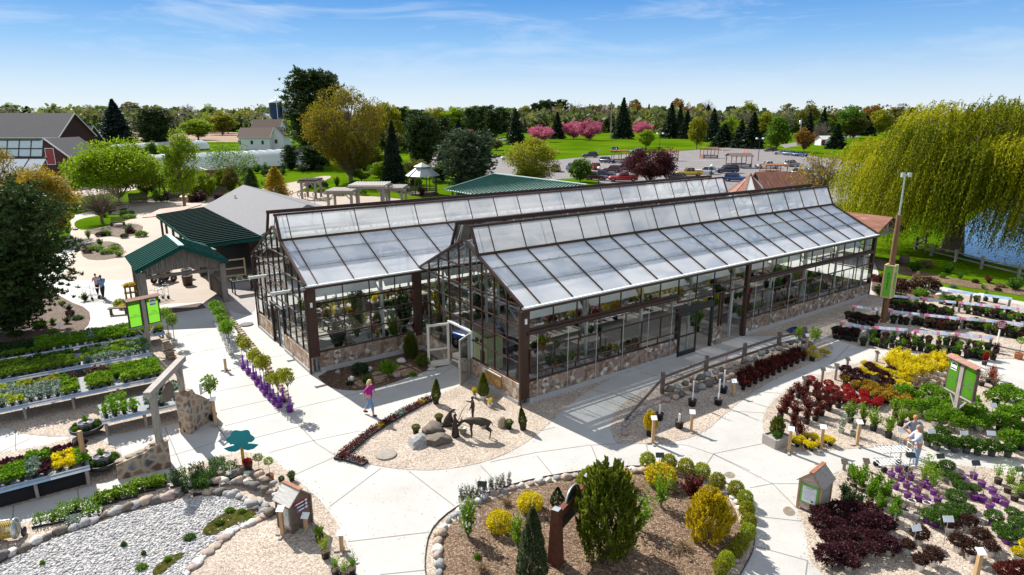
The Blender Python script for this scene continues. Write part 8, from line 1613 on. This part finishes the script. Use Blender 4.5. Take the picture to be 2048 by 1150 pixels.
# garden ornaments in the pebble garden by the pergolas
for i,(x,y) in enumerate([(585,408),(600,412),(616,404),(630,412),(642,402),(612,414)]):
    p=G(x,y); t=thing('garden_stake','rusty metal garden stake in the pale gravel, '+ordn(i,6),'ornament',p,group='rusty garden stakes'); MB().tube([(0,0,0),(0,0,1.5)],.03,5).obj('stake',M_CORTEN,t); o=MB().lathe([(.3,-.03),(.3,.03),(.2,.03),(.2,-.03),(.3,-.03)],12).obj('hoop',M_CORTEN,t,(0,0,1.75)); o.rotation_euler=(PI/2,0,.3*i)
# ---------------------------------------------------------------- inside the greenhouses
cu=MB()
for k in range(8): a=.6+k*3.9; cu.slab([(a,.25,3.95),(a+3.3,.25,3.95),(a+3.3,.75,4.62),(a,.75,4.62)],.02)
def shadecloth(par,u0,u1,v,sgn):
    k=u0
    while k<u1-1: MB().slab([(k,v,3.98),(min(u1,k+3.4),v,3.98),(min(u1,k+3.4),v+sgn*.45,4.5),(k,v+sgn*.45,4.5)],.015).obj('shade_cloth',M_WHITE,par); k+=3.9
shadecloth(ghr,.6,31,.3,1); shadecloth(ghl,.6,38,.3,1); shadecloth(ghl,.6,38,9.2,-1)
ri=random.Random(11); PK=['box','bright','dark','fresh','silver','yellow','red','orange','dark','box','tan','purple']
def ibench(gu,gv,ln,wd,h,label,wood):
    t=thing('display_bench',label,'bench',U2(gu,gv,.026),PSI); MB().bx(0,ln,0,wd,h-.06,h).obj('bench_top',M_GREY if wood else M_BENCH,t)
    for x in(.1,ln-.1):
        for y in(.1,wd-.1): MB().bx(x-.04,x+.04,y-.04,y+.04,0,h-.06).obj('leg',M_ALU if not wood else M_GREY,t)
nb=0; IP=[]
for base,lab,rows_ in((0,'front',((.7,1.0),(3.0,1.3),(6.2,1.2),(8.2,.9))),(9.5,'rear',((.8,1.1),(3.0,1.2),(5.6,1.2),(8.0,1.1)))):
    for ri_,(v,wd) in enumerate(rows_):
        u=(2.6 if lab=='front' else -3.6); i=0
        if lab=='front' and ri_>1: u=6.5
        while u<30.5:
            if lab=='front' and ri_<2 and uA-1<u+2.6 and u<uD+.8: u=uD+1.0
            ln=ri.uniform(2.2,3.2); h=ri.choice((.55,.75,.75)); ibench(u,base+v,ln,wd,h,'%s display bench in the %s greenhouse, %s in the %s row'%(('white','grey wooden')[ri_%2],lab,ORD[i],ORD[ri_]),ri_%2)
            for k in range(int(ln/.5)):
                for y in(.28,wd-.28):
                    if ri.random()<.86: IP.append((lab,U2(u+.3+k*.5,base+v+y,h+.026),ri.choice(PK),'%s row, %s bench, %s on the %s side'%(ORD[ri_],ORD[i],ORD[k],'near' if y<.4 else 'far')))
            u+=ln+ri.uniform(.6,1.2); i+=1
for lab in('front','rear'):
    it=sorted([q for q in IP if q[0]==lab],key=lambda q:PX(q[1])[0]); it=it[:150] if len(it)>150 and lab=='rear' else it
    for i,(_,p,k,pl_) in enumerate(it[:230]):
        s=ri.uniform(.34,.62); st=ri.choice(('mound','upright','airy')); o=link('display_plant' if lab=='front' else 'bench_plant',fol(st,k,i%3),None,p,ri.uniform(0,6),(s,s,s*ri.uniform(.9,1.6))); tag(o,'%s plant, %s greenhouse, %s'%({'box':'green','bright':'bright green','dark':'dark green','fresh':'fresh green','silver':'silvery','yellow':'yellow','red':'red','orange':'orange','tan':'straw coloured','purple':'purple'}[k],lab,pl_),'display plant','plants on benches inside the %s greenhouse'%lab)
for i,(u,v,k,h,w_) in enumerate([(-4.5,11,'dark',2.6,1.6),(-2.8,12.4,'box',2.9,1.5),(-1.2,10.9,'bright',2.3,1.3),(.4,12.6,'dark',3.2,1.9),(2.2,11.4,'yellow',2.2,1.2),(3.4,13.4,'box',3.0,1.8),(5.5,12,'dark',2.8,1.6),(8,13,'box',2.6,1.6),(-4.8,15.5,'box',2.4,1.6),(-1,16.5,'dark',2.8,1.8),(12,12.4,'dark',2.6,1.5),(18.5,1.2,'bright',1.6,1.3),(19.1,2.6,'bright',1.8,1.4),(17.7,3.2,'fresh',1.5,1.2),(21,5,'dark',2.2,1.5),(13,7,'orange',1.6,1.2),(10,7.5,'red',1.5,1.2),(25,7,'box',2.3,1.5)]):
    if i in(11,12,13): u=uC+1.2+.7*(i-11); v=2.2+.8*(i-11)
    potted(U2(u,v,.0),'tall %s potted plant on the greenhouse floor, %s'%({'dark':'dark green','box':'green','bright':'bright green','yellow':'yellow','fresh':'fresh green','orange':'orange','red':'red'}[k],('inside the wide doorway, '+ORD[i-11] if i in(11,12,13) else ORD[i]+' from the near gable')),'potted plant',M_BLACK,.42,'upright',k,w_*.7,h*.72,i%3,'potted_plant')
t=dup(CARP['pickup'],loc=U2(2.6,6.9,.03),rz=PSI+1.75,sc=.82,label='old blue pickup displayed inside the front greenhouse gable',group='-'); del t['group']; b=[c for c in t.children if c.name.startswith('body')][0]; b.material_slots[0].link='OBJECT'; b.material_slots[0].material=paint('car_paint_royal',(.03,.07,.24))
t=thing('playhouse','pale yellow playhouse with dark windows just inside the open double doors','playhouse',U2(1.0,4.3,.03),PSI); MB().bx(0,1.0,0,2.1,0,1.9).obj('wall',plain('pale_yellow_paint',(.60,.62,.30),.6),t); MB().slab([(-.1,-.1,1.92),(1.1,-.1,1.92),(1.1,2.2,2.15),(-.1,2.2,2.15)],.05).obj('roof',M_DKWOOD,t)
for y in(.35,.8,1.5): MB().bx(-.03,-.002,y,y+.28,1.3,1.62).obj('window',M_DARKGL,t)
MB().bx(-.03,-.002,.2,.62,.02,1.05).obj('door',M_BRNB,t); MB().bx(-.03,-.002,1.3,1.75,.02,1.05).obj('door',M_BRNB,t)
# ---------------------------------------------------------------- people and bronze figures
def skin(vs,es,rs,sub=2,root=0):
    """grow a continuous surface over a skeleton: returns vertices and faces"""
    me=bpy.data.meshes.new('sk'); me.from_pydata([tuple(v) for v in vs],es,[]); o=bpy.data.objects.new('sk',me); COL.objects.link(o)
    m=o.modifiers.new('s','SKIN'); m.use_smooth_shade=True
    if not me.skin_vertices: 
        bpy.context.view_layer.objects.active=o; bpy.ops.mesh.customdata_skin_add()
    for i,r in enumerate(rs): me.skin_vertices[0].data[i].radius=(r,r) if not hasattr(r,'__len__') else r
    for i in range(len(vs)): me.skin_vertices[0].data[i].use_root=(i==root)
    s=o.modifiers.new('u','SUBSURF'); s.levels=sub; s.render_levels=sub
    dg=bpy.context.evaluated_depsgraph_get(); e=o.evaluated_get(dg).to_mesh(); V=[v.co.copy() for v in e.vertices]; F=[tuple(p.vertices) for p in e.polygons]; o.evaluated_get(dg).to_mesh_clear(); bpy.data.objects.remove(o); bpy.data.meshes.remove(me); return V,F
M_SKIN=plain('skin',(.50,.27,.18),.6,var=.05); M_EYE=plain('eye_dark',(.02,.015,.012),.3); M_BRONZE=plain('bronze',(.055,.043,.034),.42,.65,var=.3,scale=6)
def figure(name,label,p,rz,H,pose,cl,cat='person',bronze=False):
    """standing figure facing +x; pose gives elbow, wrist, knee, ankle offsets; cl the clothing colours"""
    t=thing(name,label,cat,(p[0],p[1],max(GZ,.0)),rz); k=H/1.70; V=lambda *a:Vector(a)
    le=pose.get('lean',0); hips={1:V(0,.085,.90),-1:V(0,-.085,.90)}; P=[V(0,0,.95),V(le*.3,0,1.12),V(le*.7,0,1.32),V(le,0,1.47),V(le+.015,0,1.55)]; Rr=[.145,.135,.15,.055,.052]; E=[(0,1),(1,2),(2,3),(3,4)]; idx={}
    def add(v,r,pa): P.append(v); Rr.append(r); E.append((pa,len(P)-1)); return len(P)-1
    J={}
    for s in(1,-1):
        sh=add(V(le*.9,s*.17,1.40),.066,2); el=pose['elbow'][s]; wr=pose['wrist'][s]; e=add(V(*el),.046,sh); w=add(V(*wr),.031,e); hd=(V(*wr)-V(*el)).normalized(); h=add(V(*wr)+hd*.06,.034,w); J[s]=(V(le*.9,s*.17,1.40),V(*el),V(*wr),hd)
        hp=add(hips[s],.095,0); kn=V(*pose['knee'][s]); an=V(*pose['ankle'][s]); kk=add(kn,.062,hp); mid=add(kn.lerp(an,.35),.058,kk); aa=add(an,.040,mid); add(an+V(.14,0,-.045),.038,aa); J['l%d'%s]=(hips[s],kn,an)
    vs,fs=skin(P,E,Rr,2); b=MB(); b.add(vs,fs,0,True)
    hc=V(le+.03,0,1.615); hd_=pose.get('head',0); vv,ff=ICO[3]; out=[]
    for v in vv:
        x,y,z=v.x*.088,v.y*.073,v.z*.108
        if z<0: x*=1-.10*(-z/.108); y*=1-.25*(-z/.108)
        out.append(V(x,y,z))
    rot=Matrix.Rotation(hd_,3,'Z')@Matrix.Rotation(pose.get('nod',.15),3,'Y'); b.add([hc+rot@q for q in out],ff,0,True)
    b.blob(hc+rot@V(.092,0,-.015),.016,1,0,0,1,(1,.8,1.5)); b.blob(hc+rot@V(.078,0,-.055),.018,1,0,0 if bronze else 2,1,(.6,1.4,.4))
    for s in(1,-1): b.blob(hc+rot@V(-.005,s*.072,-.005),.02,1,0,0,1,(.8,.35,1.4)); b.blob(hc+rot@V(.077,s*.03,.012),.011,1,0,0 if bronze else 1,1,(.6,1.1,.8))
    for s in(1,-1):   # five fingers on each hand
        sh,el,wr,d=J[s]; side=d.cross(V(0,1,0)); side=side.normalized() if side.length>.1 else V(1,0,0); base=wr+d*.075; curl=(V(0,-s,0)*.5).normalized()
        for i,l in enumerate((.058,.068,.064,.05)):
            r=base+side*(.026-.0175*i); b.tube([r-d*.02,r+d*l*.5+curl*.006,r+d*l*.85+curl*.022],[.0095,.0085,.006],5)
        r=wr+d*.03+side*.03; b.tube([r,r+side*.025+d*.02,r+side*.034+d*.048+curl*.01],[.011,.010,.007],5)
    mats=[M_BRONZE] if bronze else [M_SKIN,M_EYE,plain('lips',(.42,.13,.11),.5)]
    body=b.obj('body',mats,t); body.scale=(k,k,k)
    def cloth(nm,vs,es,rs,mat,sub=2): v_,f_=skin(vs,es,rs,sub); c=MB(); c.add(v_,f_,0,True); o=c.obj(nm,mat,t); o.scale=(k,k,k)
    sl=pose.get('sleeve',.75)
    vs=[V(0,0,.86),V(le*.3,0,1.10),V(le*.7,0,1.33),V(le*.92,0,1.44)]; es=[(0,1),(1,2),(2,3)]; rs=[(.165,.15),(.155,.14),(.172,.155),.085]
    for s in(1,-1):
        sh,el,wr,d=J[s]; vs.append(sh); rs.append(.084); es.append((2,len(vs)-1))
        if sl<=1: vs.append(sh.lerp(el,sl)); rs.append(.066); es.append((len(vs)-2,len(vs)-1))
        else: vs.append(el); rs.append(.064); es.append((len(vs)-2,len(vs)-1)); vs.append(el.lerp(wr,sl-1)); rs.append(.05); es.append((len(vs)-2,len(vs)-1))
    cloth('top',vs,es,rs,cl['top'])
    if cl.get('dress'):
        c=MB(); c.lathe([(.15,1.0),(.20,.7),(.26,.3),(.29,.06),(.27,.05)],14); o=c.obj('dress',cl['dress'],t); o.scale=(k,k,k)
    else:
        vs=[V(0,0,.97),V(0,0,.90)]; es=[(0,1)]; rs=[.155,.14]; cut=cl.get('cut',.95)
        for s in(1,-1): h,kn,an=J['l%d'%s]; vs+= [h-V(0,0,.06),kn,kn.lerp(an,cut)]; n=len(vs); rs+=[.108,.078,.062]; es+=[(1,n-3),(n-3,n-2),(n-2,n-1)]
        cloth('trousers',vs,es,rs,cl['legs'])
    for s in(1,-1):
        h,kn,an=J['l%d'%s]; c=MB(); c.blob(an+V(.06,0,-.035),.13,2,.03,0,1,(1,.38,.42)); o=c.obj('shoe',cl.get('shoe',M_BLACK),t); o.scale=(k,k,k)
    c=MB(); out=[]; 
    for v in vv: out.append(hc+rot@V(v.x*.100-.016,v.y*.085,v.z*.115+.014))
    keep=[f for f in ff if not (sum(vv[i].x for i in f)/3>.42 and sum(vv[i].z for i in f)/3<.52)]; keep=[f for f in keep if sum(vv[i].z for i in f)/3>(-.55 if cl.get('long') else -.25)]
    c.add(out,keep,0,True); 
    if cl.get('long'): c.blob(hc+rot@V(-.06,0,-.10),.105,2,.12,0,3,(.62,.95,1.35))
    if cl.get('braid'): c.tube([hc+V(-.09,0,-.05),hc+V(-.13,0,-.2),hc+V(-.12,0,-.42)],[.03,.026,.012],7)
    o=c.obj('hair',cl['hair'],t); o.scale=(k,k,k)
    if cl.get('glasses'): g=MB(); g.box(hc+rot@V(.088,.032,.014),(.012,.05,.034)); g.box(hc+rot@V(.088,-.032,.014),(.012,.05,.034)); o=g.obj('sunglasses',M_BLACK,t); o.scale=(k,k,k)
    return t
def C(n,c): return plain(n,c,.85,var=.12,scale=9)
def pattern(n): 
    m,nt,o=newmat(n); p=N(nt,'ShaderNodeBsdfPrincipled',Roughness=.8); v=N(nt,'ShaderNodeTexVoronoi',Scale=22.); L(nt,coord(nt,obj=True),v.inputs['Vector']); r=ramp(nt,v.outputs['Distance'],[(.3,(.10,.14,.45)),(.45,(.66,.68,.76))]); L(nt,r.outputs[0],p.inputs['Base Color']); L(nt,p.outputs[0],o.inputs[0]); return m
walkp=dict(elbow={1:(.10,.24,1.14),-1:(-.14,-.24,1.14)},wrist={1:(.26,.22,.98),-1:(-.12,-.25,.88)},knee={1:(-.10,.09,.50),-1:(.16,-.09,.50)},ankle={1:(-.34,.09,.14),-1:(.20,-.09,.08)},nod=.25,lean=.03,sleeve=.98)
figure('person','woman in a magenta top and cropped jeans walking past the statue bed',G(741,831),-.25,1.69,walkp,dict(top=C('magenta_cloth',(.36,.008,.22)),legs=C('denim_blue',(.14,.23,.40)),cut=.62,hair=C('blond_hair',(.62,.45,.22)),long=True))
push=dict(elbow={1:(.10,.25,1.15),-1:(.10,-.25,1.15)},wrist={1:(.32,.20,1.05),-1:(.32,-.20,1.05)},knee={1:(-.02,.09,.48),-1:(.12,-.08,.5)},ankle={1:(-.24,.10,.10),-1:(.22,-.06,.08)},nod=.1,lean=.04,sleeve=.8)
figure('person','person with a dark braid in a blue shirt and black trousers crossing the plaza',G(208,597),2.5,1.72,push,dict(top=C('sky_blue_cloth',(.10,.30,.62)),legs=C('black_cloth',(.015,.015,.02)),hair=C('dark_hair',(.03,.02,.015)),braid=True))
figure('person','person in a pale pink top and black trousers beside the blue shirted one',G(197,590),2.45,1.6,push,dict(top=C('pale_pink_cloth',(.60,.36,.34)),legs=C('black_cloth',(.015,.015,.02)),hair=C('dark_hair',(.03,.02,.015))))
hip=dict(elbow={1:(-.02,.40,1.18),-1:(-.10,-.36,1.16)},wrist={1:(.10,.22,1.02),-1:(.06,-.20,1.0)},knee={1:(.02,.10,.49),-1:(.02,-.10,.49)},ankle={1:(0,.12,.08),-1:(0,-.12,.08)},nod=.1,sleeve=.7,head=.2)
figure('person','woman in a grey tee shirt and sunglasses with elbows out behind the cart',G(1818,912),-1.5,1.72,hip,dict(top=C('grey_tee',(.25,.25,.30)),legs=C('khaki_shorts',(.38,.35,.27)),cut=.2,hair=C('auburn_hair',(.42,.16,.05)),long=False,glasses=True))
reach=dict(elbow={1:(.22,.22,1.18),-1:(.22,-.22,1.16)},wrist={1:(.46,.14,1.12),-1:(.46,-.10,1.06)},knee={1:(.02,.09,.49),-1:(0,-.10,.49)},ankle={1:(0,.10,.08),-1:(0,-.12,.08)},nod=.25,lean=.05,sleeve=1.5)
figure('person','woman in a blue patterned white blouse and light jeans reaching over the cart',G(1829,934),2.95,1.70,reach,dict(top=pattern('patterned_blouse'),legs=C('light_denim',(.30,.42,.58)),hair=C('grey_blond_hair',(.34,.25,.16)),long=True,shoe=M_WHITE))
# bronze group in the gravel bed
def bronze(vs,es,rs,name,label,p,rz,sc,cat='statue',extra=None):
    t=thing(name,label,cat,(p[0],p[1],GZ),rz); v_,f_=skin([Vector(v) for v in vs],es,rs,2); b=MB(); b.add(v_,f_,0,True)
    if extra: extra(b)
    o=b.obj('bronze_body',M_BRONZE,t); o.scale=(sc,sc,sc); return t
dv=[(-.42,0,.86),(-.12,0,.82),(.18,0,.80),(.36,0,.86),(.60,0,.86),(.78,0,.74),(.86,0,.60),(1.0,0,.45)]; de=[(i,i+1) for i in range(7)]; dr=[(.17,.18),.19,.195,.175,.10,.075,.075,.036]
def lim(pts,rad,pa):
    global dv,de,dr
    for q,r in zip(pts,rad): dv.append(q); dr.append(r); de.append((pa,len(dv)-1)); pa=len(dv)-1
for s in(1,-1):
    lim([(-.46,s*.10,.72),(-.36,s*.10,.52),(-.56,s*.10,.36),(-.52,s*.10,.05),(-.47,s*.10,.02)],[.10,.06,.034,.022,.03],0); lim([(.30,s*.08,.62),(.32,s*.08,.36),(.28,s*.08,.05),(.33,s*.08,.02)],[.075,.038,.022,.03],3)
lim([(-.58,0,.80),(-.64,0,.62)],[.03,.015],0)
def dx(b):
    for s in(1,-1): b.blob((.84,s*.09,.70),.07,1,0,0,1,(.5,1.2,.7)); b.tube([(.80,s*.04,.70),(.76,s*.10,.92),(.86,s*.14,1.05)],[.016,.013,.006],6); b.tube([(.77,s*.09,.88),(.68,s*.15,.98)],[.01,.005],5)
a=G(973,877); c=G(941,876); an=math.atan2(c.y-a.y,c.x-a.x); m_=(a+c)/2
bronze(dv,de,dr,'deer_statue','bronze deer statue lowering its head to a bucket',m_,an,HT(958,876,835)/1.0,extra=dx)
sitv=[(0,0,.17),(.05,0,.36),(.15,0,.55),(.22,0,.70),(.30,0,.82),(.42,0,.83),(.54,0,.82)]; sr=[.20,.165,.135,.085,.10,.055,.035]; se=[(i,i+1) for i in range(6)]
def sl_(pts,rad,pa):
    for q,r in zip(pts,rad): sitv.append(q); sr.append(r); se.append((pa,len(sitv)-1)); pa=len(sitv)-1
for s in(1,-1): sl_([(.25,s*.11,.46),(.34,s*.12,.22),(.36,s*.12,.05),(.44,s*.12,.03)],[.06,.04,.034,.034],2); sl_([(.14,s*.19,.14),(.26,s*.20,.05),(.36,s*.20,.04)],[.10,.06,.04],0)
sl_([(-.22,0,.05),(-.40,.05,.05)],[.05,.025],0)
def bx2(b):
    for s in(1,-1): b.blob((.28,s*.08,.88),.05,1,0,0,1,(.5,.7,1.3))
a=G(893,853); bronze(sitv,se,sr,'dog_statue','bronze sitting dog statue looking up to the right',a,.45,HT(893,853,822)/.88,extra=bx2)
st=dict(elbow={1:(.10,.22,1.16),-1:(.08,-.26,1.2)},wrist={1:(.26,.14,1.02),-1:(.28,-.14,1.1)},knee={1:(.02,.09,.48),-1:(.02,-.09,.48)},ankle={1:(0,.09,.08),-1:(0,-.09,.08)},nod=.25,sleeve=1.9)
bz=dict(top=M_BRONZE,legs=M_BRONZE,hair=M_BRONZE,shoe=M_BRONZE)
figure('girl_statue','bronze girl statue in a long dress holding the bucket for the deer',G(911,874),.2,HT(911,874,829),st,dict(bz,dress=M_BRONZE,long=True),'statue',True)
st2=dict(st,elbow={1:(.10,.20,1.16),-1:(.14,-.22,1.25)},wrist={1:(.20,.12,.92),-1:(.34,-.12,1.36)})
figure('boy_statue','bronze boy statue with a fishing rod behind the deer',G(946,842),3.3,HT(946,842,795),st2,bz,'statue',True)
p=G(944,842); tag(MB().tube([(p.x-.1,p.y-.05,.95),(p.x-.42,p.y-.15,.55),(p.x-.62,p.y-.2,.06)],[.008,.012,.014],6).obj('fishing_rod',M_BRONZE),'thin bronze rod held by the boy statue','rod')
p=G(926,868); t=thing('bucket','pale bucket on the gravel under the deer head','bucket',(p.x,p.y,GZ)); MB().lathe([(.13,0),(.17,.28),(.18,.29),(.15,.28),(.01,.22)],16).obj('pail',plain('aged_zinc',(.30,.27,.22),.6,.4),t)
